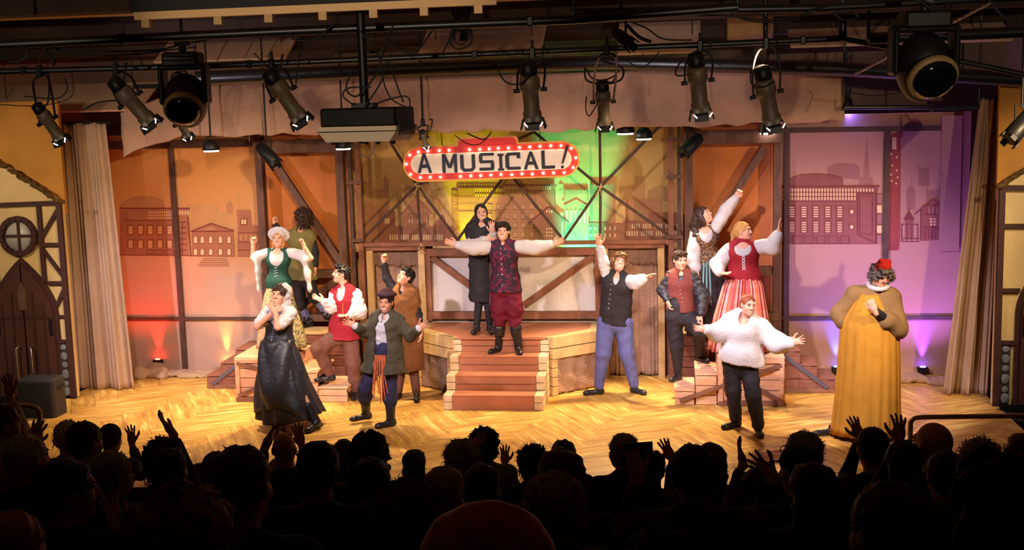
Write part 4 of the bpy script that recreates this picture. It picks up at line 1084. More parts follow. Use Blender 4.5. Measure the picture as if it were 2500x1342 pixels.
def header():
    Y = .62; t = thing('burlap_header', (-.4, Y, 3.4), 'long ragged pinkish burlap header hanging across the top of the stage', 'header')
    rs = random.Random(21); nx, nz = 160, 14; vs = []; fs = []
    x0, x1 = -5.10, 4.28; knots = [rs.uniform(-.03, .03) for _ in range(60)]
    for j in range(nz + 1):
        v = j / nz
        for i in range(nx + 1):
            u = i / nx; X = x0 + (x1 - x0) * u; k = u * 59; lo = 3.47 + knots[int(k)] * (1 - k % 1) + knots[min(59, int(k) + 1)] * (k % 1) + .02 * sin(u * 7)
            if u < .10: lo -= .22 * (1 - u / .10) ** 1.5
            hi = 4.17 - .10 * max(0, u - .8) / .2 - (.35 * (1 - u / .12) if u < .12 else 0)
            y = Y + .02 * sin(u * 60 + 2 * v) * (1 - v) + .03 * sin(u * 17) * (1 - v) + .015 * sin(v * 9 + u * 30)
            vs.append((X, y, lo + (hi - lo) * v))
    for j in range(nz):
        for i in range(nx): a = j * (nx + 1) + i; fs.append((a, a + 1, a + nx + 2, a + nx + 1))
    b = MB(); b.add(vs, fs, True); thick(b.build('burlap_cloth', BURLAPP, t), .006)
    for k in range(9):
        bb = MB(); X = rs.uniform(x0 + .1, x1); bb.tube([(X, Y, 3.5), (X + rs.uniform(-.01, .01), Y, 3.42 - rs.random() * .06)], .003, 5); bb.build('loose_thread', BURLAPP, t)
    bb = MB(); bb.beam((-4.9, Y + .06, 4.16), (4.4, Y + .06, 4.10), .05, .06); bb.build('hanging_batten', BLACKP, t)
header()

# ---- marquee sign
def sign():
    RED = mat('sign_red', rgb(190, 40, 28), .5, .1, 8); GOLD = mat('sign_gold', rgb(216, 146, 66), .5); FACEM = mat('sign_face', rgb(222, 206, 184), .7, .05, 6); INK = mat('sign_letter', rgb(32, 28, 34), .5)
    BULB = mat('bulb_lit', rgb(255, 240, 210), .3, emit=(1.0, .78, .52), estr=18)
    Y = 1.05
    def P2(px, py): return at_y(px, py, Y)
    l, r, top, bot = P2(985, 398), P2(1416, 390), P2(1200, 350), P2(1200, 438)
    c = (l + r) / 2; W = (r[0] - l[0]) / 2; H = (top[2] - bot[2]) / 2; tilt = (r[2] - l[2]) / (r[0] - l[0]); cz = (top[2] + bot[2]) / 2
    t = thing('marquee_sign', (float(c[0]), Y, float(cz - H)), 'red marquee sign with lit bulbs reading A MUSICAL!', 'sign')
    def pill(w, h, n=14):
        pts = []
        for sx_, a0 in ((1, -90), (-1, 90)):
            for k in range(n + 1): a = radians(a0 + 180 * k / n); pts.append((c[0] + sx_ * (w - h) + h * cos(a) * 1.0, cz + h * sin(a)))
        return pts
    def crest(o):
        x0, x1 = P2(1120, 360)[0] - o, P2(1262, 360)[0] + o; z0 = cz + H - .03; pts = [(x0, z0), (x1, z0)]
        for k in range(7): a = radians(90 * k / 6); pts.append((x1 - .07 + .07 * cos(a), cz + H + .03 + o + .07 * sin(a) - .03))
        for k in range(7): a = radians(90 + 90 * k / 6); pts.append((x0 + .07 + .07 * cos(a), cz + H + .03 + o + .07 * sin(a) - .03))
        return pts
    b = MB(); b.prism(pill(W, H), Y, Y + .05); b.build('gold_edge', GOLD, t)
    b = MB(); b.prism(crest(.025), Y + .01, Y + .055); b.build('crest_edge', GOLD, t); b = MB(); b.prism(crest(0), Y - .006, Y + .03); b.build('crest', RED, t)
    b = MB(); b.prism(pill(W - .025, H - .025), Y - .012, Y + .02); b.build('red_border', RED, t)
    b = MB(); b.prism(pill(W - .105, H - .105), Y - .018, Y + .01); b.build('sign_face', FACEM, t)
    # letters: strokes in a 0..1 box
    def L_(ch):
        T = .2
        q = lambda *p: [p]
        R = lambda x0, y0, x1, y1: [(x0, y0), (x1, y0), (x1, y1), (x0, y1)]
        return {'A': [[(0, 0), (T, 0), (.58, 1), (.42, 1)], [(1 - T, 0), (1, 0), (.58, 1), (.42, 1)], R(.25, .26, .75, .44)],
                'M': [R(0, 0, T, 1), R(1 - T, 0, 1, 1), [(0, 1), (.22, 1), (.6, .25), (.4, .25)], [(.78, 1), (1, 1), (.6, .25), (.4, .25)]],
                'U': [R(0, .2, T + .02, 1), R(.98 - T, .2, 1, 1), [(0, .2), (.2, 0), (.8, 0), (1, .2), (.78, .24), (.7, .18), (.3, .18), (.22, .24)]],
                'S': [R(.05, .84, 1, 1), [(0, .86), (.22, .9), (.22, .56), (0, .5)], R(.05, .42, .95, .58), [(.78, .5), (1, .46), (1, .12), (.78, .14)], R(0, 0, .95, .17), [(0, .86), (.1, 1), (.3, 1), (.22, .84)], [(.78, .17), (.9, 0), (1, .12), (.95, .2)]],
                'I': [R(.3, 0, .7, 1), R(.08, .86, .92, 1), R(.08, 0, .92, .14)],
                'C': [R(.14, .83, 1, 1), R(.14, 0, 1, .17), R(0, .15, .24, .85), [(0, .85), (.16, 1), (.3, .83), (.24, .78)], [(0, .15), (.24, .22), (.3, .17), (.16, 0)], R(.78, .66, 1, .9)],
                'L': [R(0, 0, .24, 1), R(0, 0, 1, .17)]}[ch]
    word = [('A', 1021, 1056, 371, 420), ('M', 1082, 1118, 374, 420), ('U', 1126, 1162, 376, 418), ('S', 1172, 1208, 373, 416), ('I', 1216, 1233, 375, 417), ('C', 1236, 1272, 373, 415), ('A', 1280, 1316, 371, 415), ('L', 1324, 1356, 369, 414)]
    for ch, xa, xb, ya, yb in word:
        p0 = P2(xa, yb); p1 = P2(xb, ya); b = MB(); z0 = p0[2]; x0 = p0[0]; x1 = P2(xb, yb)[0]; z1 = P2(xa, ya)[2]
        for k, poly in enumerate(L_(ch)): b.prism([(x0 + (x1 - x0) * u, z0 + (z1 - z0) * v) for u, v in poly], Y - .032 - .0006 * k, Y - .015)
        b.build('letter', INK, t)
    b = MB(); q = [P2(x, y) for x, y in ((1384, 357), (1391, 359), (1376, 402), (1372, 401))]; b.prism([(p_[0], p_[2]) for p_ in q][::-1], Y - .032, Y - .015)
    e = P2(1374, 410); b.lathe((e[0], Y - .032, e[2]), (e[0], Y, e[2]), [(0, .02), (.017, .02)], 12); b.build('exclamation_mark', INK, t)
    bulbs = [(1002, 375), (993, 397), (1003, 422), (1027, 430), (1051, 430), (1076, 430), (1125, 429), (1150, 428), (1174, 428), (1199, 427), (1224, 426), (1250, 427), (1275, 425), (1300, 426), (1327, 424), (1352, 424), (1378, 424), (1400, 412), (1407, 388), (1396, 365), (1371, 358), (1346, 358), (1320, 359), (1295, 360), (1270, 361), (1243, 362), (1218, 362), (1196, 363), (1173, 364), (1148, 364), (1098, 365), (1074, 365), (1046, 366), (1023, 368)]
    for x, y in bulbs:
        p_ = P2(x, y); b = MB(); b.ell((p_[0], Y - .028, p_[2]), (.0155, .018, .0155), 10, 6); b.build('bulb', BULB, t)
    for x in (1080, 1320): p_ = P2(x, 352); b = MB(); b.tube([(p_[0], Y + .02, p_[2] - .02), (p_[0], Y - .02, p_[2] + .3), (p_[0], .68, 4.17)], .006, 6); b.build('hanging_wire', BLACKP, t)
    t.rotation_euler = (0, -.016, 0)
sign()
# ------------------------------------------------------------------ the room around the stage
CEIL = mat('ceiling_paint', rgb(186, 162, 136), .9, .08, 1.5)
WALLD = mat('dark_wall', rgb(58, 44, 36), .9, .15, 1.2)
HOUSEF = mat('house_floor', rgb(30, 27, 28), .8)
TIERM = mat('tier_carpet', rgb(30, 24, 26), .95)
def struct(name, b, m): return tag(b.build(name, m), kind='structure')
b = MB(); b.box((0, -8.5, -.36), (19, 24, .1)); struct('floor_house', b, HOUSEF)
b = MB(); b.box((0, -8.5, 4.95), (19, 24, .1)); struct('ceiling', b, CEIL)
b = MB(); b.box((0, 3.25, 2.3), (19, .1, 5.3)); struct('wall_back', b, mat('upper_wall', rgb(120, 98, 80), .9, .1, 1.5))
b = MB(); b.box((-9.2, -8.5, 2.3), (.1, 24, 5.3)); struct('wall_left', b, WALLD)
b = MB(); b.box((9.2, -8.5, 2.3), (.1, 24, 5.3)); struct('wall_right', b, WALLD)
b = MB(); b.box((0, -20.4, 2.3), (19, .1, 5.3)); struct('wall_rear', b, WALLD)
# ceiling beams, a duct and hung panels above the stage
for k, (x0, x1, y, z, w, h) in enumerate(((-9, 9, -1.2, 4.78, .3, .24), (-9, 9, 1.3, 4.74, .35, .3), (-9, 9, -3.6, 4.82, .3, .16))):
    b = MB(); b.beam((x0, y, z), (x1, y, z), w, h); struct('trim_%d' % (k + 1), b, WALLD)
def hung_panel(px, py, Y, w, dpt, tilt, label, m=CEIL):
    c = at_y(px, py, Y); t = thing('ceiling_panel', tuple(c), label, 'panel'); b = MB(); dx = V(w / 2, 0, 0); dy = V(0, dpt / 2 * cos(tilt), dpt / 2 * sin(tilt)); u = V(0, -sin(tilt), cos(tilt)) * .015
    vs = [c + sx * dx + sy * dy + sz * u for sz in (-1, 1) for sx, sy in ((-1, -1), (1, -1), (1, 1), (-1, 1))]
    b.add(vs, [(3, 2, 1, 0), (4, 5, 6, 7), (0, 1, 5, 4), (1, 2, 6, 5), (2, 3, 7, 6), (3, 0, 4, 7)]); b.build('board', m, t)
    for sx in (-.8, .8): b = MB(); q = c + dx * sx; b.tube([q, (q[0], q[1], 4.91)], .006, 6); b.build('hanging_rod', BLACKP, t)
hung_panel(1180, 95, .2, 1.5, .9, .5, 'beige ceiling panel hung above the projector side of the sign'); hung_panel(1610, 92, .4, 1.0, .7, .6, 'beige ceiling panel hung above the paired downlights')
hung_panel(2180, 60, 1.2, 2.6, 1.2, .45, 'wide mauve-grey ceiling panel hung beside the large moving head'); hung_panel(170, 240, 1.5, 2.4, .8, .5, 'brown ceiling panel hung above the arched door and curtain'); hung_panel(560, 110, 1.0, 1.8, .9, .5, 'beige ceiling panel hung above the left moving head')
b = MB(); c = at_y(1830, 65, 1.0); b.lathe((c[0] - .28, 1.0, c[2]), (c[0] + .28, 1.0, c[2]), [(0, .2), (.02, .22), (.54, .22), (.56, .2)], 20); tag(b.build('air_duct', mat('duct_tan', rgb(150, 116, 66), .6, .2, 6), org=(c[0], 1.0, c[2] - .22)), 'short tan round duct under the ceiling over the timber portal', 'duct')

# raked seating tiers: each a step of floor with a bench along it
FH = np.array([-sin(YAW), cos(YAW), 0.0])
ROWS = [2.1 + .75 * i for i in range(10)]
def z_top(h): return 3.05 - (h - 2.1) * .258
for i, h in enumerate(ROWS):
    zf = z_top(h) - 1.30; c = CAM + FH * h; w = 17.0 if h < 6 else 13.2
    b = MB(); b.box((c[0], c[1], (zf - .31) / 2 - .155 + .0), (w, .75, max(.02, zf + .31)), YAW)
    b = MB(); top = zf; b.box((c[0], c[1], (top - .34) / 2 + .0), (w, .75, max(.03, top + .34)), YAW); struct('floor_tier', b, TIERM)
    b = MB(); cb = c - FH * .10; b.box((cb[0], cb[1], zf + .40), (w, .42, .05), YAW, .01); b.box((cb[0], cb[1], zf + .19), (w - .2, .25, .375), YAW); struct('trim_bench', b, TIERM)

# steel railings
def railing(pts, D_, label, r=.02):
    P_ = [at_d(x, y, D_) for x, y in pts]; t = thing('railing', (P_[-2][0], P_[-2][1], 0.0), label, 'railing'); P_[-1] = V(P_[-2][0], P_[-2][1], .0); b = MB(); b.tube(P_, r, 10); b.build('rail', mat('rail_paint', rgb(196, 172, 136), .35, metal=.3), t); return t
railing([(-40, 992), (70, 990), (88, 994), (97, 1005), (100, 1090), (101, 1190)], 10.8, 'steel railing with rounded corner beside the applauding spectators near the arched door', .023)
railing([(2540, 1014), (2250, 1018), (2232, 1020), (2223, 1030), (2221, 1100), (2220, 1180)], 11.4, 'long steel railing with rounded corner beside the bald spectator', .024)
# floor loudspeaker and black side steps
def wedge():
    Y = -.75; l, r, tp = at_y(38, 930, Y), at_y(128, 930, Y), at_y(85, 926, Y)[2]; X = (l[0] + r[0]) / 2; W = r[0] - l[0]
    t = thing('loudspeaker', (X, Y + .16, -.31), 'black floor loudspeaker beside the arched door', 'speaker'); b = MB(); b.box((X, Y + .16, (tp - .31) / 2), (W, .32, tp + .31), 0, .03); b.build('cabinet', mat('speaker_black', rgb(54, 52, 54), .6, .1, 30), t)
    b = MB(); b.box((X, Y - .006, (tp - .31) / 2 + .02), (W * .84, .012, (tp + .31) * .84), 0, .004); b.build('grille', mat('speaker_grille', rgb(42, 41, 44), .7, bump=.6, bscale=120), t)
    b = MB(); b.tube([(X + W / 2 + .002, Y + .1, tp - .12), (X + W / 2 + .03, Y + .12, tp - .12), (X + W / 2 + .03, Y + .22, tp - .12), (X + W / 2 + .002, Y + .24, tp - .12)], .01, 6); b.build('carry_handle', BLACKP, t)
wedge()
for k, (px, py, z, w) in enumerate(((2440, 1022, -.04, .5), (2425, 1075, -.16, .6))):
    c = at_z(px, py, z); b = MB(); b.box((c[0] + .25, c[1] + .1, (z - .31) / 2), (1.1, w * .7, z + .31), -.5, .01)
    tag(b.build('side_step', mat('black_rubber', rgb(34, 34, 42), .5), org=(c[0] + .25, c[1] + .1, -.31)), ('upper black step by the arched door at the violet-lit curtain', 'lower black step between the railing and the stage edge')[k], 'step')
# ------------------------------------------------------------------ lighting rig
PIPE = mat('black_pipe', rgb(18, 18, 21), .38, .15, 10, spec=.6); FIXT = mat('fixture_black', rgb(104, 90, 68), .5, .15, 10, spec=.5); FIXD = mat('fixture_dark', rgb(22, 21, 22), .45)
CABLE = mat('cable_black', rgb(20, 19, 20), .5); LEAK = mat('lamp_glow', rgb(255, 250, 240), .4, emit=(1, .95, .88), estr=5); GLASS = mat('lens_glass', rgb(14, 14, 18), .08, spec=.8)
def smooth_path(P_, n=6):
    P_ = [np.array(p, float) for p in P_]; out = []
    for i in range(len(P_) - 1):
        p0, p1, p2, p3 = P_[max(i - 1, 0)], P_[i], P_[i + 1], P_[min(i + 2, len(P_) - 1)]
        for k in range(n):
            t = k / n; out.append(.5 * (2 * p1 + (p2 - p0) * t + (2 * p0 - 5 * p1 + 4 * p2 - p3) * t * t + (3 * p1 - p0 - 3 * p2 + p3) * t ** 3))
    out.append(P_[-1]); return out
def pipe(pts, D0, r, label, name='lighting_pipe', m=PIPE, clamps=()):
    P_ = [at_d(x, y, D0 + (dd[0] if dd else 0)) for x, y, *dd in pts]; o = thing(name, tuple(P_[0]), label, 'pipe'); b = MB(); b.tube(P_, r, 10); b.build('tube', m, o)
    for x, y in clamps: c = at_d(x, y, D0); b = MB(); b.box(c, (.05, .07, .07), 0, .01); b.build('clamp', FIXD, o)
    for q in (P_[0], P_[-1]):
        b = MB(); b.tube([q, (q[0], q[1], 4.92)], .015, 6); b.build('drop_rod', m, o)
    return o
PIPE_TOP = pipe([(-60, 112), (700, 76), (1400, 48), (1800, 18)], 8.0, .032, 'thick black lighting pipe nearest the ceiling panels, sloping over the projector', clamps=((300, 95), (880, 70), (1295, 52)))
PIPE_MID = pipe([(-60, 176), (500, 162), (1250, 129), (1700, 110), (2052, 94)], 10.0, .028, 'long black lighting pipe carrying the row of spotlights', clamps=((60, 172), (610, 157), (1160, 133), (1960, 98)))
PIPE_LOW = pipe([(480, 192), (1250, 160), (1480, 152), (2050, 168), (2520, 196)], 13.6, .085, 'heavy black beam running just above the burlap header')
pipe([(2052, 94), (2200, 120), (2540, 190)], 10.0, .025, 'black pipe slanting down behind the large moving head'); pipe([(2120, 94), (2540, 76)], 9.2, .045, 'short thick black pipe at the far upper corner by the large moving head')
pipe([(1400, 30), (2000, 20), (2540, -10)], 8.4, .03, 'black pipe along the top edge above the large moving head')
pipe([(2060, 262), (2390, 262)], 14.4, .03, 'black batten over the violet-lit backdrop')
def tray():
    P_ = [at_d(330, 40, 7.2), at_d(1212, 2, 7.2)]; t = thing('cable_tray', tuple(P_[0]), 'pale metal strut with hooks under a black beam at the top of the rig', 'strut')
    b = MB(); b.beam(P_[0], P_[1], .05, .045); b.build('strut', mat('pale_metal', rgb(206, 168, 118), .5, metal=.2), t); b = MB(); b.beam(P_[0] + V(-.02, .0, .06), P_[1] + V(0, 0, .06), .07, .075); b.build('beam', BLACKP, t)
    for u in (.03, .23, .37, .52, .66, .8, .95):
        q = P_[0] + (P_[1] - P_[0]) * u; b = MB(); b.box((q[0], q[1], q[2] - .045), (.05, .04, .05)); b.build('hook', mat('pale_metal', (1, 1, 1)), t)
    b = MB(); b.tube([P_[0] + V(.2, 0, .1), P_[0] + V(.2, 0, .5)], .012, 6); b.build('drop_rod', PIPE, t)
tray()
def upright(px, y0, y1, D_, r, label):
    a, c = at_d(px, y0, D_), at_d(px + 2, y1, D_); t = thing('drop_pipe', tuple(c), label, 'pipe'); b = MB(); b.tube([(a[0], a[1], max(a[2], 4.9)), c], r, 8); b.build('tube', PIPE, t)
upright(2056, 30, 100, 10.0, .03, 'vertical black drop pipe meeting the spotlight pipe near the large moving head'); upright(1867, 20, 120, 10.1, .02, 'thin vertical drop pipe above the spotlight over the timber portal')

def spotlight(a, c, D_, label, pend=None, dz=.18, glow=True, beam=None):
    """a, c: pixels of the cap end and of the lens end"""
    A = at_d(a[0], a[1], D_); C_ = at_d(c[0], c[1], D_ + dz); d = _nrm(C_ - A); L = np.linalg.norm(C_ - A); t = thing('spotlight', tuple(A), label, 'spotlight', 'ellipsoidal spotlights on the lighting pipes')
    k = L / .66 * 1.0; w = 1.32 * k
    b = MB(); b.lathe(A, C_, [(0, .03 * w), (.02 * k, .062 * w), (.13 * k, .07 * w), (.15 * k, .062 * w)], 14); b.build('lamp_cap', FIXD, t)
    b = MB(); b.lathe(A + d * .14 * k, C_, [(0, .06 * w), (.04 * k, .078 * w), (.13 * k, .08 * w), (.18 * k, .066 * w)], 16); b.build('reflector_housing', FIXT, t)
    b = MB(); b.lathe(A + d * .31 * k, C_, [(0, .066 * w), (.02 * k, .062 * w), (.20 * k, .062 * w), (.22 * k, .072 * w), (.30 * k, .074 * w)], 16); b.build('lens_tube', FIXT, t)
    x = _nrm(np.cross(d, V(0, 1, 0))); y = np.cross(d, x); e = A + d * L * .96
    b = MB()
    for s_ in (-1, 1): b.beam(e + x * s_ * .075 * w - d * .03, e + x * s_ * .095 * w + d * .06 * k, .10 * w, .012, up=x)
    b.beam(e - y * .075 * w, e - y * .085 * w + d * .06 * k, .11 * w, .01, up=y); b.beam(e + y * .075 * w, e + y * .085 * w + d * .06 * k, .11 * w, .01, up=y); b.build('gel_frame', FIXD, t)
    if glow:
        f_ = -_F; f_ = _nrm(f_ - d * (f_ @ d))
        for s_ in (-1, 1): b = MB(); q = e + x * s_ * .06 * w + f_ * .085 * w + d * .0; b.tube([q - d * .016 + x * s_ * .012, q + d * .016 - x * s_ * .012], .0045, 6); b.build('light_leak', LEAK, t)
    b = MB(); b.lathe(e + d * .0, e + d * .01, [(0, .06 * w), (.006, .06 * w)], 14); b.build('lens', GLASS, t)
    m_ = A + d * .30 * k
    for s_ in (-1, 1): b = MB(); b.tube([m_ + x * s_ * .08 * w, m_ + x * s_ * .13 * w], .018, 8); b.build('focus_knob', FIXD, t)
    pp = pend or (a[0] + 12, float(np.interp(a[0] + 12, [-60, 500, 1250, 1700, 2052], [176, 162, 129, 110, 94])) + 12); P_ = at_d(*pp, 10.0 if pend is None else D_); top = P_
    b = MB(); b.tube(smooth_path([m_ + x * .10 * w, m_ + x * .105 * w - (m_ - top) * .55, top + x * .07 + V(0, 0, -.03), top, top - x * .07 + V(0, 0, -.03), m_ - x * .105 * w - (m_ - top) * .55, m_ - x * .10 * w], 4), .010, 6); b.build('yoke', FIXD, t)
    b = MB(); b.box((top[0], top[1], top[2] + .03), (.05, .06, .10), 0, .01); b.tube([top, (top[0], top[1], top[2] + .14 if pend is None else 4.905)], .014, 6); b.build('clamp', FIXD, t)
    b = MB(); b.tube(smooth_path([A, A + V(.10, 0, -.02), A + V(.14, 0, .12), (top[0] + .08, top[1], top[2] + .06)], 5), .008, 6); b.build('power_cord', CABLE, t)
    if beam:
        tgt, watt, col, ang = beam; spot(tuple(C_ + d * .06 + (np.array(tgt, float) - C_) * .02), tgt, watt, col, ang, .5)
    return t
S4 = [((86, 252), (152, 345), 10.2, 'spotlight hung lowest over the arched door and curtain'), ((272, 192), (372, 305), 9.8, 'spotlight angled down over the end of the burlap header by the left moving head'), ((425, 275), (460, 336), 11.5, 'spotlight half hidden beneath the left moving head'),
      ((652, 172), (738, 298), 9.8, 'spotlight angled down between the left moving head and the projector'), ((1288, 148), (1302, 305), 9.8, 'upright spotlight above the marquee sign'), ((1470, 195), (1476, 312), 11.2, 'small upright spotlight with coiled cable above the paired downlights'),
      ((1697, 128), (1712, 283), 10.0, 'upright spotlight right of the paired downlights'), ((1858, 160), (1888, 312), 10.0, 'tilted spotlight above the timber portal by the violet backdrop')]
BEAMS = [((-5.0, 1.2, .6), 120, LAV, 30), ((-3.0, .4, .8), 190, LAV, 30), None, ((-1.6, -.2, .6), 200, LAV, 30), ((0, .6, 1.1), 240, WARM, 28), ((1.4, .8, .8), 180, LAV, 28), ((2.6, 0, .8), 200, LAV, 30), ((4.1, -1.1, .9), 330, LAV, 30)]
for (a, c, D_, lab), bm_ in zip(S4, BEAMS): spotlight(a, c, D_, lab, beam=bm_)
def black_can(a, c, D_, label, r=.085):
    A, C_ = at_d(a[0], a[1], D_), at_d(c[0], c[1], D_ - .1); t = thing('par_can', tuple(A), label, 'spotlight'); L = np.linalg.norm(C_ - A); d = _nrm(C_ - A)
    b = MB(); b.lathe(A, C_, [(0, .04), (.03, r * .9), (L * .5, r), (L, r * 1.05), (L + .01, r * .9)], 14); b.build('housing', FIXD, t)
    x = _nrm(np.cross(d, V(0, 1, 0)))
    for k in range(4): b = MB(); q = C_ + (x * cos(k * pi / 2) + np.cross(d, x) * sin(k * pi / 2)) * r; b.beam(q, q + d * .05, .06, .01, up=q - C_); b.build('barn_door', FIXD, t)
    b = MB(); m_ = (A + C_) / 2; b.tube([m_ + x * r, m_ + x * r + V(0, 0, .14), m_ + V(0, 0, .2), m_ - x * r + V(0, 0, .14), m_ - x * r], .01, 6); b.tube([m_ + V(0, 0, .18), (m_[0], m_[1], 4.905)], .012, 6); b.build('yoke', FIXD, t)
black_can((632, 352), (672, 398), 15.4, 'black stage light clamped to the left timber portal lintel'); black_can((1710, 332), (1672, 372), 15.6, 'black stage light clamped to the timber portal beside the paired downlights'); black_can((2520, 275), (2466, 338), 11.5, 'black stage light hanging at the far edge by the ochre gable')
black_can((1126, 6), (1128, 72), 8.3, 'black lamp housing hanging over the marquee sign among coiled cables', .06); black_can((1500, 78), (1535, 105), 9.0, 'black lamp housing tilted on the pipe left of the paired downlights', .05)
def downlight(px, py, D_, r, label, beam=None):
    c = at_d(px, py, D_); t = thing('downlight', tuple(c), label, 'downlight', 'downlights under the burlap header'); b = MB(); b.lathe(c, c + V(0, 0, .1), [(0, r), (.03, r), (.10, r * .86), (.14, r * .5)], 18); b.build('housing', FIXD, t)
    b = MB(); b.lathe(c + V(0, 0, -.018), c, [(0, r * .80), (.012, r * .9), (.02, r * .9)], 18); b.build('lens', LEAK, t)
    b = MB(); b.tube([c + V(0, 0, .13), (c[0], c[1], 4.905)], .012, 6); b.build('stem', FIXD, t)
    if beam: spot(tuple(c + V(0, 0, -.04)), beam[0], beam[1], beam[2], beam[3], .7)
downlight(516, 367, 15.2, .11, 'flat downlight over the painted townhouse backdrop', ((-3.9, -.4, 0), 260, AMB, 84)); downlight(838, 362, 15.2, .105, 'downlight below the projector', ((-1.9, -.3, 0), 260, AMB, 84))
downlight(1527, 325, 15.3, .12, 'bright round downlight, the left of the pair beside the sign', ((1.0, -1.0, 0), 260, AMB, 84)); downlight(1572, 338, 15.4, .11, 'black downlight, the right of the pair beside the sign', ((1.9, -.6, 0), 260, AMB, 84)); downlight(1874, 324, 15.6, .11, 'downlight under the tilted spotlight by the timber portal', ((3.6, -.8, 0), 260, AMB, 84))
downlight(2066, 262, 15.9, .09, 'black downlight with added blue beam over the violet backdrop', ((5.2, 2.0, 2.7), 46, (.12, .12, 1), 110))  # blue beam is added to tint the top of the backdrop
spotlight((1030, 316), (1042, 362), 15.2, 'tiny spotlight overlapping the corner of the marquee sign', pend=(1032, 305), dz=.05)
def moving_head(px, y0, y1, w, D_, label, lens=(0, 0)):
    s_ = w / FPX * D_; c = at_d(px, (y0 + y1) / 2, D_); top = at_d(px, y0, D_)[2]; bot = at_d(px, y1, D_)[2]; H = top - bot; t = thing('moving_head_light', (c[0], c[1], bot), label, 'stage light')
    b = MB(); b.box((c[0], c[1], top - H * .10), (s_ * .72, .22, H * .2), .1, .02); b.build('base', FIXD, t)
    g = SDF(.015, .03); g.box = None
    for sx in (-1, 1): b = MB(); b.box((c[0] + sx * s_ * .45, c[1], top - H * .42), (s_ * .10, .16, H * .55), .1, .03); b.build('yoke_arm', FIXD, t)
    b = MB(); b.box((c[0], c[1], top - H * .2), (s_ * .95, .16, H * .08), .1, .02); b.build('yoke_bridge', FIXD, t)
    hc = V(c[0], c[1], bot + s_ * .62); g = SDF(.014, .04); g.ell(hc, (s_ * .40, s_ * .42, s_ * .46)).ell(hc + V(0, .04, -.05), (s_ * .38, s_ * .38, s_ * .5)); soft('head', g, FIXD, t)
    f_ = _nrm(V(.18, -.75, -.55)); e = hc + f_ * s_ * .36; b = MB(); b.lathe(e, e + f_, [(0, s_ * .38), (s_ * .10, s_ * .39), (s_ * .13, s_ * .36)], 24); b.build('lens_ring', mat('ring_tan', rgb(150, 124, 84), .5), t)
    b = MB(); b.lathe(e + f_ * s_ * .10, e + f_, [(0, s_ * .34), (s_ * .06, s_ * .335), (s_ * .12, s_ * .24), (s_ * .15, .02)], 24); b.build('lens', GLASS, t)
    for k in range(12): a = pi * (1.15 + .7 * k / 11); M_ = frame(f_); q = e + M_ @ V(cos(a) * s_ * .36, s_ * .05, sin(a) * s_ * .36); b = MB(); b.box(q, (.012, .03, .03)); b.build('cooling_fin', FIXD, t)
    b = MB(); b.tube([(c[0], c[1], top - .02), (c[0], c[1], top + .12)], .03, 8); b.box((c[0], c[1], top + .09), (.10, .08, .08)); b.tube([(c[0], c[1], top + .1), (c[0], c[1], 4.92)], .012, 6); b.build('clamp', FIXD, t)
moving_head(452, 128, 312, 122, 9.4, 'black moving-head light hanging in front of the burlap header'); moving_head(2254, 28, 250, 158, 7.6, 'large black moving-head light at the upper corner over the violet curtain')
def projector():
    D_ = 7.4; c = at_d(885, 306, D_); W = .52; t = thing('projector', (c[0], c[1], c[2] - .12), 'boxy white and black projector hanging on a pole among loose cables', 'projector')
    r_ = -.12; b = MB(); b.box((c[0], c[1] + .14, c[2] + .05), (W - .02, .36, .12), r_, .012); b.build('upper_shell', FIXD, t)
    Wm = mat('projector_white', rgb(226, 204, 176), .5); b = MB(); R_ = lambda x, y, z: (c[0] + x * cos(r_) - (y) * sin(r_), c[1] + .14 + x * sin(r_) + y * cos(r_), c[2] + z)
    top = [R_(sx * (W / 2), sy * .20, -.005) for sx, sy in ((-1, -1), (1, -1), (1, 1), (-1, 1))]; mid = [R_(sx * W / 2, sy * .20, -.035) for sx, sy in ((-1, -1), (1, -1), (1, 1), (-1, 1))]; lo = [R_(sx * (W / 2 - .05), sy * .19 + .0, -.10) for sx, sy in ((-1, -1), (1, -1), (1, 1), (-1, 1))]
    b.add(top + mid + lo, [(0, 1, 2, 3), (11, 10, 9, 8)] + [(k + 4, (k + 1) % 4 + 4, (k + 1) % 4, k) for k in range(4)] + [(k + 8, (k + 1) % 4 + 8, (k + 1) % 4 + 4, k + 4) for k in range(4)]); b.build('lower_shell', Wm, t)
    b = MB(); b.beam(R_(-W / 2, -.202, -.036), R_(W / 2, -.202, -.036), .006, .006); b.build('shell_seam', FIXD, t)
    for x in (-.20, .02, .10, .2): b = MB(); b.lathe(R_(x, -.1, -.118), R_(x, -.1, -.1), [(0, .014), (.02, .016)], 10); b.build('foot', FIXD, t)
    q = R_(-.12, .17, -.075); b = MB(); b.lathe(q, (q[0], q[1] + .1, q[2]), [(0, .045), (.06, .045), (.09, .038)], 16); b.build('lens', GLASS, t)
    for k in range(7): b = MB(); b.box(R_(W / 2 + .002, -.15 + .045 * k, -.02), (.006, .012, .09), r_); b.build('vent_slot', FIXD, t)
    p0 = at_d(878, 258, D_); b = MB(); b.tube([(p0[0], c[1] + .14, c[2] + .1), (p0[0] - .005, c[1] + .14, 4.92)], .028, 10); b.box((p0[0], c[1] + .14, c[2] + .12), (.14, .14, .04)); b.build('mounting_pole', FIXD, t)
projector()
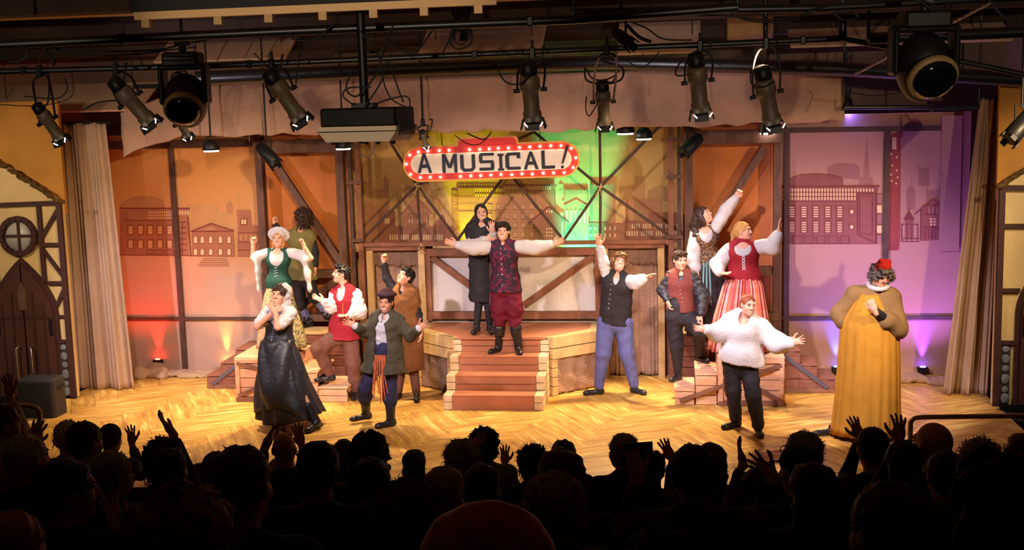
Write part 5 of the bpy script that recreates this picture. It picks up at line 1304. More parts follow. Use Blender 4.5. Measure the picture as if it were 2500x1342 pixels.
# loose cables, read off the photograph and hung at the depth of the pipe they belong to
CB = [([(850, 110), (905, 128), (960, 112), (1010, 130), (1055, 75)], 7.8, .007), ([(880, 75), (930, 150), (905, 200), (870, 235), (845, 215), (860, 170)], 7.4, .006), ([(945, 150), (935, 190), (955, 240), (998, 262), (992, 235), (940, 245), (905, 262)], 7.4, .005), ([(950, 150), (970, 210), (985, 250)], 7.4, .005), ([(862, 255), (838, 235), (850, 215), (905, 212)], 7.4, .005), ([(890, 262), (935, 190), (930, 150), (960, 60)], 7.4, .006), ([(0, 130), (30, 152), (60, 140), (66, 112)], 8, .010), ([(100, 110), (130, 150), (128, 160)], 8, .012),
      ([(130, 118), (220, 135), (330, 132), (430, 120), (480, 115)], 8.2, .006), ([(130, 118), (260, 125), (380, 122), (450, 108), (600, 78)], 8.2, .007), ([(170, 165), (178, 200), (170, 240), (90, 258), (0, 255)], 10, .004), ([(60, 235), (140, 240), (165, 215), (155, 190)], 10, .006), ([(200, 270), (240, 250), (290, 245)], 10.5, .008), ([(705, 80), (725, 98), (770, 95), (812, 60)], 7.9, .009), ([(740, 80), (730, 150), (722, 205)], 9.6, .007), ([(620, 130), (650, 160), (660, 175)], 9.6, .005), ([(1105, 70), (1100, 105), (1120, 120), (1150, 105), (1150, 75)], 7.9, .007), ([(1108, 70), (1108, 98), (1128, 108), (1142, 95), (1144, 75)], 7.9, .006), ([(1080, 130), (1095, 100), (1100, 80)], 8, .005), ([(1215, 170), (1235, 200), (1268, 205), (1290, 185)], 9.7, .007), ([(1428, 165), (1432, 195), (1470, 205), (1515, 195), (1518, 165), (1470, 150)], 11, .010), ([(1432, 168), (1445, 190), (1470, 196), (1500, 185), (1510, 170)], 11, .008), ([(1432, 235), (1430, 265), (1440, 282), (1465, 240)], 11, .006),
      ([(1530, 60), (1560, 90), (1590, 102)], 8.4, .014), ([(1545, 55), (1580, 70), (1620, 95), (1690, 98)], 8.4, .006), ([(1650, 35), (1760, 38), (1900, 48), (1990, 25)], 8.3, .006), ([(1780, 30), (1830, 50), (1930, 52), (2000, 18), (2150, 5)], 8.3, .008), ([(2030, 30), (2060, 48), (2095, 42), (2080, 30), (2040, 32)], 8.3, .008), ([(1520, 140), (1560, 165), (1590, 150), (1610, 125)], 10, .005), ([(2240, 0), (2275, 25), (2290, 55)], 7.5, .008), ([(2250, 0), (2290, 20), (2300, 55)], 7.5, .007), ([(2415, 0), (2450, 40), (2500, 62)], 7.5, .008), ([(2320, 0), (2318, 20), (2325, 15), (2328, 0)], 7.6, .004), ([(2060, 222), (2130, 233), (2200, 225), (2250, 195)], 12, .005), ([(2060, 200), (2075, 215), (2070, 235), (2058, 262)], 12, .010), ([(1110, 330), (1140, 350), (1170, 352), (1195, 330)], 13.3, .006), ([(1140, 325), (1180, 340), (1200, 322)], 13.3, .008), ([(875, 372), (900, 385), (912, 360), (915, 345)], 13, .006), ([(330, 125), (345, 150), (352, 165)], 9.6, .005), ([(1670, 140), (1650, 170), (1655, 185), (1690, 180)], 9.9, .007), ([(1833, 170), (1835, 205), (1865, 212), (1888, 200)], 9.9, .007), ([(1120, 178), (1090, 172), (1050, 175), (980, 180)], 13.4, .008)]
for k, (pts, D_, r) in enumerate(CB):
    P_ = [at_d(x, y, D_) for x, y in pts]; b = MB(); b.tube(smooth_path(P_, 6), r, 6); b.build('cable', CABLE, PIPE_TOP if D_ < 9 else PIPE_MID if D_ < 12.5 else PIPE_LOW)
def ladder():
    a, c = at_d(2420, 5, 11), at_d(2090, 180, 13); t = thing('cable_ladder', tuple(c), 'slanting silvery mesh strip behind the large moving head', 'mesh'); x = V(0, .10, .0); d = c - a; m = mat('silver_mesh', rgb(120, 116, 130), .35, metal=.7)
    for s_ in (-1, 1): b = MB(); b.tube([a + x * s_, c + x * s_], .012, 6); b.build('side_rail', m, t)
    for k in range(26): q = a + d * (k + .5) / 26; b = MB(); b.beam(q - x, q + x, .03, .012); b.build('rung', m, t)
    b = MB(); b.tube([a, (a[0], a[1], 4.92)], .01, 6); b.build('hanger', PIPE, t)
ladder()
# footlights on the floor washing the backdrops, and two colour washes behind the sign
def footlight(X, Y, tgt, watt, col, ang, label, beam2=None, z=.12):
    t = thing('footlight', (X, Y, 0), label, 'footlight')
    b = MB(); b.box((X, Y - .01, z - .04), (.14, .08, .07), 0, .01); b.build('housing', FIXD, t); b = MB(); b.box((X, Y - .01, (z - .07) / 2), (.05, .06, z - .07)); b.build('stand', FIXD, t)
    b = MB(); b.ell((X, Y - .02, z), (.04, .022, .015), 10, 6); b.build('lens', mat('glow_' + label.split()[0], col, .4, emit=col, estr=30), t)
    spot((X, Y, z + .025), tgt, watt, col, ang, .9, .02)
    if beam2: spot((X, beam2[4], .16), beam2[0], beam2[1], beam2[3], beam2[2], .8, .05)
footlight(-5.42, 1.945, (-5.42, 1.99, .95), 42, (1, .02, .01), 38, 'red footlight in the crumpled cloth by the curtain', ((-5.75, 2.02, 2.1), 44, 96, (1, .04, .02), 1.1), .19); footlight(-4.36, 1.945, (-4.36, 1.99, .95), 46, (1, .50, .10), 32, 'orange footlight below the painted townhouses', ((-4.36, 2.02, 1.7), 14, 90, (1, .4, .10), 1.2), .14)
footlight(4.40, 1.94, (4.40, 1.99, .95), 120, (.03, .07, 1), 44, 'blue footlight beside the brown step unit', ((4.4, 2.0, 1.7), 60, 90, (.12, .12, 1), 1.1)); footlight(5.54, 1.945, (5.54, 1.99, .95), 110, (.12, .03, 1), 42, 'violet footlight above the crumpled grey cloth', ((5.4, 2.0, 2.0), 90, 112, (.34, .14, 1), 1.1))
def wash(X, Z, tgt, watt, col, ang, label):
    t = thing('colour_wash_light', (X, 2.0, 0), label, 'stage light'); b = MB(); b.box((X, 2.03, Z + .05), (.2, .1, .1), 0, .01); b.build('housing', FIXD, t)
    b = MB(); b.tube([(X, 2.05, 0), (X, 2.05, Z + .02)], .015, 8); b.build('stand', FIXD, t); b = MB(); b.box((X, 2.04, Z + .102), (.16, .06, .006)); b.build('lens', mat('glow_' + label.split()[0], col, .4, emit=col, estr=12), t); spot((X, 2.04, Z + .12), tgt, watt, col, ang, .7, .04)
wash(-.62, .95, (-.66, 2.26, 3.0), 330, (.80, 1, .01), 34, 'yellow wash light behind the low wall'); wash(.86, .55, (.90, 2.27, 3.2), 1300, (.0, .95, .52), 32, 'green wash light behind the low wall')
# ------------------------------------------------------------------ the cast
def D(dx, dy, dep=0.0): return V(dx, dep, -dy)          # direction seen in the picture (px right, px down, depth)
FRONT = V(0, -1, 0)
H_BLACK = mat('hair_black', rgb(30, 24, 22), .45, .25, 60)
H_DARK = mat('hair_dark_brown', rgb(62, 44, 34), .45, .3, 60)
H_BROWN = mat('hair_brown', rgb(104, 72, 48), .5, .3, 60)
H_BLOND = mat('hair_blond', rgb(190, 140, 78), .5, .25, 60)
H_RED = mat('hair_auburn', rgb(140, 72, 44), .5, .25, 60)
H_GREY = mat('hair_grey_brown', rgb(98, 88, 84), .5, .3, 60)
WHITE = mat('white_linen', rgb(200, 194, 194), .85, .04, 8)
KNIT = mat('white_knit', rgb(222, 216, 216), .9, .05, 30, bump=.5, bscale=90)
BLACKC = mat('black_cloth', rgb(44, 40, 44), .75, .25, 8, bump=.3, bscale=30)
BLACKS = mat('black_satin', rgb(38, 36, 42), .5, .2, 6, bump=.4, bscale=18, spec=.5)
LEATHER = mat('black_leather', rgb(34, 33, 38), .35, .2, 12, bump=.4, bscale=25, spec=.5)
GREEN = mat('green_velvet', rgb(30, 74, 62), .7, .2, 12)
OLIVE = mat('olive_cloth', rgb(124, 116, 66), .85, .15, 10, bump=.3)
BROWNC = mat('brown_cloth', rgb(128, 82, 44), .85, .15, 10, bump=.3)
BROWNT = mat('brown_trousers', rgb(116, 78, 66), .85, .12, 10, bump=.3)
REDV = mat('red_velvet', rgb(150, 30, 42), .8, .15, 20)
MAROON = mat('maroon_velvet', rgb(104, 18, 44), .75, .2, 8)
COATG = mat('dark_olive_coat', rgb(78, 72, 54), .9, .2, 30, bump=.4)
NAVY = mat('navy_cloth', rgb(48, 46, 74), .8, .15, 10, bump=.2)
BLUET = mat('blue_trousers', rgb(98, 102, 158), .85, .1, 10, bump=.3)
BURG = mat('russet_vest', rgb(118, 58, 52), .8, .15, 20)
GOLDR = mat('gold_robe', rgb(200, 140, 44), .8, .1, 6)
OLIVET = mat('olive_tunic', rgb(138, 106, 64), .85, .1, 10, bump=.3)
CAPR = mat('red_cap', rgb(196, 40, 36), .8, .15, 30, bump=.5)
SASH = mat('orange_sash', rgb(190, 96, 56), .7, .4, 40)
TEAL = mat('teal_ribbon', rgb(110, 150, 150), .6)
BUTTON = mat('silver_button', rgb(225, 220, 210), .3, metal=.6)
SOCK = mat('blue_stockings', rgb(122, 130, 180), .8, .5, 45)
PLUM = mat('plum_felt', rgb(72, 44, 48), .85, .2, 20)
STRAPB = mat('brown_trim', rgb(120, 92, 70), .7)

def pattern(name, base, cols, scale, stretch=None, thr=(.45, .55)):
    m = mat(name, base, .75); nt = m.node_tree; N = nt.nodes; L = nt.links; b = N['Principled BSDF']
    tc = N.new('ShaderNodeTexCoord'); prev = None
    for i, (c, sc, lo, hi) in enumerate(cols):
        t = N.new('ShaderNodeTexNoise'); t.inputs['Scale'].default_value = sc; t.inputs['Detail'].default_value = 2
        mp = N.new('ShaderNodeMapping'); mp.inputs['Location'].default_value = (i * 3.3, i * 7.1, i); L.new(tc.outputs['Object'], mp.inputs[0]); L.new(mp.outputs[0], t.inputs['Vector'])
        r = N.new('ShaderNodeMapRange'); r.inputs[1].default_value = lo; r.inputs[2].default_value = hi; L.new(t.outputs['Fac'], r.inputs[0])
        mx = N.new('ShaderNodeMix'); mx.data_type = 'RGBA'; L.new(r.outputs[0], mx.inputs[0])
        if prev is None: mx.inputs[6].default_value = (*base, 1)
        else: L.new(prev, mx.inputs[6])
        mx.inputs[7].default_value = (*c, 1); prev = mx.outputs[2]
    L.new(prev, b.inputs['Base Color']); return m
BROCADE = pattern('maroon_brocade', rgb(52, 34, 52), [(rgb(112, 30, 62), 14, .5, .54), (rgb(44, 28, 44), 34, .56, .6), (rgb(128, 88, 100), 40, .64, .68)], 10)
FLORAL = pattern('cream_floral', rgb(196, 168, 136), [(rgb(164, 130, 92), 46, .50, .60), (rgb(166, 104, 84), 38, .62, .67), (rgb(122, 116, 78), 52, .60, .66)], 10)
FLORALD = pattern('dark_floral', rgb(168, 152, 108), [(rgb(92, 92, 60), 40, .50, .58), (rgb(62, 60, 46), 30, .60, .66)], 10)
BODICE = pattern('gold_floral_bodice', rgb(74, 54, 46), [(rgb(158, 126, 84), 46, .50, .56), (rgb(120, 62, 54), 34, .58, .64)], 10)
def plaid(name):
    m = mat(name, rgb(222, 120, 90), .8); nt = m.node_tree; N = nt.nodes; L = nt.links; b = N['Principled BSDF']
    at = N.new('ShaderNodeAttribute'); at.attribute_name = 'wrap'; sx = N.new('ShaderNodeSeparateXYZ'); L.new(at.outputs['Vector'], sx.inputs[0])
    r = N.new('ShaderNodeValToRGB'); cr = r.color_ramp; cr.interpolation = 'CONSTANT'
    fr = N.new('ShaderNodeMath'); fr.operation = 'FRACT'; ml = N.new('ShaderNodeMath'); ml.operation = 'MULTIPLY'; ml.inputs[1].default_value = 9
    L.new(sx.outputs[0], ml.inputs[0]); L.new(ml.outputs[0], fr.inputs[0]); L.new(fr.outputs[0], r.inputs[0])
    cols = [(0, (198, 86, 84)), (.2, (224, 160, 140)), (.34, (142, 36, 56)), (.46, (226, 172, 176)), (.62, (212, 118, 82)), (.82, (216, 130, 138))]
    cr.elements[0].color = (*rgb(*cols[0][1]), 1); cr.elements[1].position = cols[1][0]; cr.elements[1].color = (*rgb(*cols[1][1]), 1)
    for p, c in cols[2:]: e = cr.elements.new(p); e.color = (*rgb(*c), 1)
    r2 = N.new('ShaderNodeValToRGB'); r2.color_ramp.interpolation = 'CONSTANT'; m2 = N.new('ShaderNodeMath'); m2.operation = 'MULTIPLY'; m2.inputs[1].default_value = 6; f2 = N.new('ShaderNodeMath'); f2.operation = 'FRACT'
    L.new(sx.outputs[1], m2.inputs[0]); L.new(m2.outputs[0], f2.inputs[0]); L.new(f2.outputs[0], r2.inputs[0])
    r2.color_ramp.elements[0].color = (1, .95, .9, 1); r2.color_ramp.elements[1].position = .55; r2.color_ramp.elements[1].color = (.95, .55, .42, 1)
    mx = N.new('ShaderNodeMix'); mx.data_type = 'RGBA'; mx.blend_type = 'MULTIPLY'; mx.inputs[0].default_value = .45; L.new(r.outputs[0], mx.inputs[6]); L.new(r2.outputs[0], mx.inputs[7]); L.new(mx.outputs[2], b.inputs['Base Color'])
    return m
PLAID = plaid('striped_plaid')
def wrap_uv(o, seg, rows):
    me = o.data; a = me.attributes.new('wrap', 'FLOAT_VECTOR', 'POINT'); n = len(me.vertices); d = np.zeros((n, 3), np.float32)
    for i in range(min(n, seg * rows)): d[i] = ((i % seg) / seg, (i // seg) / rows, 0)
    a.data.foreach_set('vector', d.ravel())

def cast_bonnet():                                       # woman with a white mob cap, both fists up, on the crate
    p = Person('woman in white mob cap and green bodice raising both fists on the crate', .52, waist=.74, bulk=.92, hs=.98)
    p.pose(neck=(679, 610), shA=(655, 616), elA=(618, 630, -.02), wrA=(618, 597, -.06), shB=(706, 616), elB=(758, 630, -.02), wrB=(742, 600, -.08),
           hipA=(664, 705), hipB=(698, 705), knA=(668, 770), anA=(668, 838), knB=(694, 770), anB=(694, 838))
    f = .05
    p.body((680, 581, -.03), 3, -4, 3, .8, {'A': (D(0, -1), V(1, -.6, 0), 1, dict(curl=1.0, size=.95)), 'B': (D(-.2, -1), V(-1, -.5, 0), -1, dict(curl=1.0, size=.95))})
    p.hair(H_BLOND, prims=CAP + [((0, -.03, -.03), (.085, .07, .09)), ((-.06, .01, -.08), (.03, .04, .06)), ((.06, .01, -.08), (.03, .04, .06))], noise=(.005, .025))
    g = SDF(.009, .02); g.ell(p.hl(0, -.035, .06), (.115, .11, .085), p.H)
    for k in range(16):
        a = 2 * pi * k / 16; g.ell(p.hl(.122 * cos(a), -.02 + .02 * sin(a), .045 + .085 * sin(a)), (.032, .025, .03), p.H, k=.015)
    g.ell(p.hl(0, .10, -.05), (.085, .10, .115), p.H, op='-', k=.015); g.noise(.004, .03, 2)
    soft('mob_cap', g, WHITE, p.root)
    p.top('chemise', WHITE, t0=.3, off=.006, neckcut=(p.J['neck'] + V(0, -.07, .0), .07, .06))
    p.top('bodice', GREEN, t0=.02, t1=.86, off=.014, hipx=1.12, flare=.5, neckcut=(p.J['neck'] + V(0, -.1, -.06), .095, .135))
    for c, sx in (('A', -1), ('B', 1)):
        g = SDF(.012, .03); s_, e = p.J['sh' + c], p.J['el' + c]
        g.cap(s_, s_ + (e - s_) * .8, .065, .072)
        w = s_ + (e - s_) * .72; low = at_y(634 if c == 'A' else 757, 706, p.Y - .02)
        M = frame((sx, 0, 0)); g.loft([(w, .05, .085), ((w + low) / 2, .035, .07), (low, .025, .06)], np.eye(3)); g.noise(.004, .14, 5)
        soft('hanging_sleeve', g, WHITE, p.root)
    cs = [at_y(680, 690, p.Y), at_y(681, 720, p.Y), at_y(686, 790, p.Y - .02), at_y(690, 846, p.Y - .03)]
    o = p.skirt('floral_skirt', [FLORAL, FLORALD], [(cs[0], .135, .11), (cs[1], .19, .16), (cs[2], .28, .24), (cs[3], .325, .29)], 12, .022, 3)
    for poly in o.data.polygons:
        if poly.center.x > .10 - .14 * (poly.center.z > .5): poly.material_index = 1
    for k in range(5): p.strip('lacing', WHITE, [p.front(-.022, .28 + .07 * k, .028), p.front(.022, .31 + .07 * k, .028)], .008, .005)
    for c in 'AB': p.shoe(c, LEATHER, (0, -1), .60)

def cast_curly():                                        # person with back turned, olive vest
    p = Person('person with long curly brown hair in an olive vest, back turned, fist raised', at_z(755, 798, .76)[1], waist=.9)
    p.pose(neck=(737, 560), shA=(716, 574), elA=(690, 572, -.05), wrA=(671, 548, -.05), shB=(758, 576), elB=(769, 615), wrB=(770, 650, -.03),
           hipA=(726, 672), hipB=(750, 672), knA=(736, 745), anA=(755, 785, ('z', .83)), knB=(768, 728, -.12), anB=(800, 768, .05))
    p.body((737, 529), -120, 0, 0, 0, {'A': (D(-.1, -1), V(1, -.4, 0), 1, dict(curl=1.0)), 'B': (D(0, 1), V(-1, 0, 0), 1)})
    p.hair(H_DARK, prims=[((0, -.03, .03), (.115, .12, .105)), ((0, -.06, -.06), (.115, .09, .11)), ((.04, -.02, -.10), (.08, .07, .06))], noise=(.018, .045), seed=4, res=.009, locks=(420, .045, .003, 1, 2.0))
    p.top('shirt', BLACKC, t0=.0, off=.012, sleeves={'A': (1.9, .062, .058, .045), 'B': (1.9, .062, .055, .045)})
    p.top('vest', OLIVE, t0=-.08, off=.03, hipx=1.1, shr=.07, flare=.3)
    p.legs('breeches', BLACKC, (.095, .075, .06), (1.15, 1.1))
    for c in 'AB':
        g = SDF(.011, .02); K, N = p.J['kn' + c], p.J['an' + c]; g.cap(K + (N - K) * .1, N, .058, .046); g.noise(.006, .05, 3); soft('stocking', g, SOCK, p.root)
    p.shoe('A', LEATHER, (-.5, -1), .76, boot=.3, br=.05)
    p.shoe('B', LEATHER, (.8, -.5), p.J['anB'][2] - .07, boot=.3, br=.05)

def cast_black_dress():
    p = Person('woman in long black dress and white headscarf, arms crossed on her chest', at_z(700, 1038)[1], waist=.86, bulk=1.02)
    p.pose(neck=(681, 748), shA=(655, 762), elA=(628, 797, -.16), wrA=(664, 765, -.22), shB=(708, 764), elB=(678, 798, -.26), wrB=(672, 764, -.25),
           hipA=(662, 850), hipB=(702, 850), knA=(672, 930), anA=(688, 1018, ('z', .10)), knB=(726, 940), anB=(772, 1030, ('z', .09)))
    p.body((682, 719, -.04), -6, 4, 8, .5, {'A': (D(.8, -.55, -.2), V(0, 1, 0), 1, dict(curl=.3, spread=.6)), 'B': (D(-.6, -.9, .1), V(0, 1, 0), -1, dict(curl=.3, spread=.6))})
    p.hair(H_DARK, prims=CAP + [((-.05, .03, .05), (.05, .06, .05)), ((.03, .04, .07), (.05, .05, .03))], noise=(.009, .03), face=(.066, .06, .085), locks=(160, .04, .003, 4, 1.2))
    g = SDF(.009, .02); g.ell(p.hl(-.03, -.05, .03), (.105, .095, .115), p.H).ell(p.hl(-.05, -.07, -.09), (.075, .05, .09), p.H)
    g.ell(p.hl(0, .085, -.03), (.09, .11, .13), p.H, op='-', k=.01); g.noise(.005, .05, 3); soft('headscarf', g, WHITE, p.root)
    p.top('blouse', WHITE, t0=.3, off=.014, neckcut=(p.J['neck'] + V(0, -.09, .01), .05, .06), sleeves={'A': (.75, .078, .075, .05), 'B': (.75, .085, .082, .05)}, noise=(.005, .05, 2))
    for sx in (-1, 1):
        p.strip('collar', WHITE, [p.J['neck'] + V(sx * .06, -.03, .03), p.J['neck'] + V(sx * .045, -.11, -.01), p.front(sx * .012, .82, .03)], [.06, .075, .02], .012, (0, -1, .3))
    p.top('bodice', BLACKS, t0=-.02, t1=.72, off=.024, hipx=1.0, neckcut=(p.J['neck'] + V(0, -.11, -.08), .07, .13))
    for sx in (-.09, .09): p.strip('strap', BLACKS, [p.front(sx, .66, .03), p.front(sx, .8, .03), p.front(sx, .93, .03)], .04, .01)
    p.strip('belt', LEATHER, [p.front(x, .16, .03) for x in (-.15, -.1, -.05, 0, .05, .1, .15)], .07, .012, own=True)
    p.buttons(BUTTON, [p.front(-.05 + .006 * k, .25 + .07 * k, .034) for k in range(6)] + [p.front(.12, .14, .035)], .009)
    cs = [at_y(681, 828, p.Y), at_y(684, 860, p.Y), at_y(692, 930, p.Y), at_y(706, 990, p.Y + .02), at_y(711, 1012, p.Y + .02)]
    p.skirt('skirt', BLACKS, [(cs[0], .165, .13), (cs[1], .225, .19), (cs[2], .31, .28), (cs[3], .385, .34), (cs[4], .41, .36)], 11, .03, 5, hemdrop=lambda th: .05 * cos(th * 2 + .6))
    # the bunched-up overskirt hangs in swags over the front
    b = MB(); rows = 14; cols = 22
    vs = []
    for i in range(rows + 1):
        t = i / rows
        for j in range(cols + 1):
            u = j / cols; th = -pi * .98 + u * pi * .96
            c = np.array([np.interp(t * .74, np.linspace(0, 1, 5), [q[k] for q in cs]) for k in range(3)]); R = np.interp(t * .74, np.linspace(0, 1, 5), [.165, .225, .31, .385, .41]) + .02
            sw = .022 * sin(9 * t + 3.2 * abs(u - .42) * 6) * (1 if t > .05 else 0)
            drop = -.30 * t * (u - .35) ** 2 * 2 - .04 * t * sin(u * 9)
            vs.append((c[0] + (R + sw) * cos(th), c[1] + (R * .9 + sw) * sin(th), c[2] + drop + .01))
    fs = [(i * (cols + 1) + j, i * (cols + 1) + j + 1, (i + 1) * (cols + 1) + j + 1, (i + 1) * (cols + 1) + j) for i in range(rows) for j in range(cols)]
    b.add(vs, fs, True); o = b.build('overskirt', BLACKS, p.root); md = o.modifiers.new('thick', 'SOLIDIFY'); md.thickness = .008
    p.shoe('A', LEATHER, (-.2, -1), .0, 'boot', .45, heel=.03); p.shoe('B', LEATHER, (-.35, -1), .0, 'boot', .45, heel=.03)

def cast_red_vest():
    p = Person('man in red vest and brown trousers stepping up onto the crate steps', .42, waist=.9)
    p.pose(neck=(842, 702), shA=(818, 716), elA=(808, 750, -.1), wrA=(790, 735, -.2), shB=(868, 718), elB=(876, 760, -.08), wrB=(856, 768, -.22),
           hipA=(824, 818), hipB=(854, 818), knA=(778, 852, -.18), anA=(806, 915, -.1), knB=(862, 885), anB=(868, 955, ('z', .08)))
    p.body((833, 669), -62, 12, -6, .2, {'A': (D(-1, -.5, -.1), V(0, -.5, .8), 1, dict(curl=.1, spread=.9)), 'B': (D(-1, .1, -.2), V(0, -.2, 1), -1, dict(curl=.1, spread=.5))})
    p.hair(H_BLACK, prims=SHORT + [((0, .05, .10), (.07, .05, .035))], noise=(.011, .03), seed=2)
    p.top('shirt', WHITE, t0=.05, off=.012, sleeves={'A': (1.9, .07, .085, .05), 'B': (1.9, .08, .105, .06)}, noise=(.006, .07, 1), neckcut=(p.J['neck'] + V(-.03, -.09, .03), .035, .05))
    p.top('vest', REDV, t0=-.07, t1=.97, off=.028, hipx=1.1, flare=.4, neckcut=(p.J['neck'] + V(-.03, -.10, -.03), .055, .15), shr=.06)
    p.strip('braid_trim', SASH, [p.front(.02, t, .036) for t in (-.02, .1, .25, .4, .55, .7, .85)], .014, .006)
    p.legs('trousers', BROWNT, (.112, .10, .062), (1.9, 1.92), baggy=.078, noise=(.005, .09, 3))
    p.shoe('A', LEATHER, (-1, -.45), p.J['anA'][2] - .08); p.shoe('B', LEATHER, (.1, -1), 0)

def cast_coat():
    p = Person('grinning person in plum beret and dark olive coat with both palms spread', at_z(925, 1035)[1], waist=1.0, skin=FACE_TAN)
    p.pose(neck=(942, 768), shA=(918, 778), elA=(888, 810, -.05), wrA=(868, 796, -.2), shB=(970, 780), elB=(1002, 822, -.05), wrB=(1023, 801, -.2),
           hipA=(922, 872), hipB=(955, 872), knA=(890, 948, -.1), anA=(894, 1008, ('z', .11)), knB=(952, 950), anB=(954, 1024, ('z', .08)))
    p.body((943, 739, -.03), -8, 2, 2, 1.0, {'A': (D(-.9, -.5, -.2), V(.1, -1, .1), 1, dict(spread=1.5)), 'B': (D(.9, -.55, -.2), V(-.1, -1, .1), -1, dict(spread=1.6))})
    p.hair(H_BLACK, prims=CAP + [((0, -.05, -.05), (.075, .06, .07))], noise=(.008, .03))
    g = SDF(.008, .015); g.ell(p.hl(0, -.01, .105), (.125, .125, .04), p.H).cap(p.hl(0, -.01, .07), p.hl(0, -.01, .09), .088, .095); g.cut(p.hl(0, 0, .068), -p.H[:, 2]); soft('beret', g, PLUM, p.root)
    p.top('shirt', WHITE, t0=.0, off=.012, noise=(.006, .07, 1), neckcut=(p.J['neck'] + V(0, -.10, .02), .03, .075))
    for sx in (-1, 1): p.strip('shirt_collar', WHITE, [p.J['neck'] + V(sx * .055, -.02, .035), p.J['neck'] + V(sx * .05, -.1, .0), p.J['neck'] + V(sx * .035, -.125, -.06)], [.05, .065, .02], .012, (sx * .3, -1, .2))
    p.top('coat', COATG, t0=-.32, off=.045, hipx=1.2, flare=.18, sleeves={'A': (1.85, .075, .068, .062), 'B': (1.85, .075, .068, .062)},
          subs=[(p.at_t(.38) + V(-.02, -.20, 0), (.085, .15, .34), np.eye(3)), (p.at_t(-.15) + V(-.03, -.25, 0), (.075, .15, .22), np.eye(3))], noise=(.004, .1, 4), neckcut=(p.J['neck'] + V(0, -.09, -.02), .06, .08))
    for c in 'AB':
        W = p.J['wr' + c]; E = p.J['el' + c]; g = SDF(.008, .01); g.cap(W + (E - W) * .12, W + (E - W) * .02, .05, .048); soft('cuff', g, WHITE, p.root)
    p.strip('coat_pocket', COATG, [p.front(.13, -.1, .10), p.front(.13, -.2, .11)], .11, .012)
    p.legs('trousers', NAVY, (.10, .08, .06), (1.55, 1.55), baggy=.085, noise=(.005, .08, 6))
    rs = random.Random(3)
    for k in range(7):
        x = -.09 + .022 * k; y0 = p.Y - .17; z0 = p.at_t(.06)[2]; L = rs.uniform(.35, .55)
        p.strip('sash_tail', SASH, [p.J['hip'] + V(x, -.15, .06), p.J['hip'] + V(x * 1.1 + rs.uniform(-.01, .01), -.17, -L * .5), p.J['hip'] + V(x * 1.3 + rs.uniform(-.02, .02), -.16 - rs.uniform(0, .02), -L)], [.02, .016, .012], .006, own=True)
    p.strip('waist_sash', SASH, [p.front(x, .03, .025) for x in (-.13, -.07, 0, .07, .13)], .06, .012, own=True)
    p.shoe('A', LEATHER, (-.85, -.6), .03, 'boot', .4, br=.062); p.shoe('B', LEATHER, (-.8, -.7), 0, 'boot', .5, br=.064)

def cast_brown_coat():
    p = Person('boy with black hair in a brown tunic raising one fist, looking up', at_z(1012, 968)[1], waist=.95, bulk=.95)
    p.pose(neck=(987, 702), shA=(966, 712), elA=(944, 678, .0), wrA=(937, 640, -.03), shB=(1008, 714), elB=(1020, 768), wrB=(1028, 812, -.06),
           hipA=(976, 815), hipB=(1003, 815), knA=(980, 890, .06), anA=(972, 958, ('z', .08)), knB=(1008, 890, .06), anB=(1017, 960, ('z', .08)))
    p.body((990, 676), -38, 30, 10, .1, {'A': (D(-.1, -1), V(1, -.4, 0), 1, dict(curl=1.0)), 'B': (D(-.1, 1, -.1), V(-1, 0, 0), 1, dict(curl=.4))})
    p.hair(H_BLACK, prims=[((0, -.02, .045), (.092, .107, .09)), ((0, -.05, -.01), (.08, .065, .07)), ((0, .055, .085), (.075, .04, .03))], noise=(.005, .03))
    p.top('shirt', BLACKC, t0=.2, off=.010, sleeves={'A': (1.85, .062, .056, .045), 'B': (1.9, .062, .058, .046)}, noise=(.004, .05, 3))
    p.top('tunic', BROWNC, t0=-.75, t1=.98, off=.04, hipx=1.3, flare=.02, shr=.062, sleeves={'B': (.5, .075, .078, .05)}, noise=(.004, .08, 2), neckcut=(p.J['neck'] + V(-.02, -.1, 0), .03, .09))
    p.legs('trousers', BROWNT, (.09, .075, .055), (1.95, 1.95))
    p.shoe('A', LEATHER, (-.2, -1), 0); p.shoe('B', LEATHER, (.2, -1), 0)

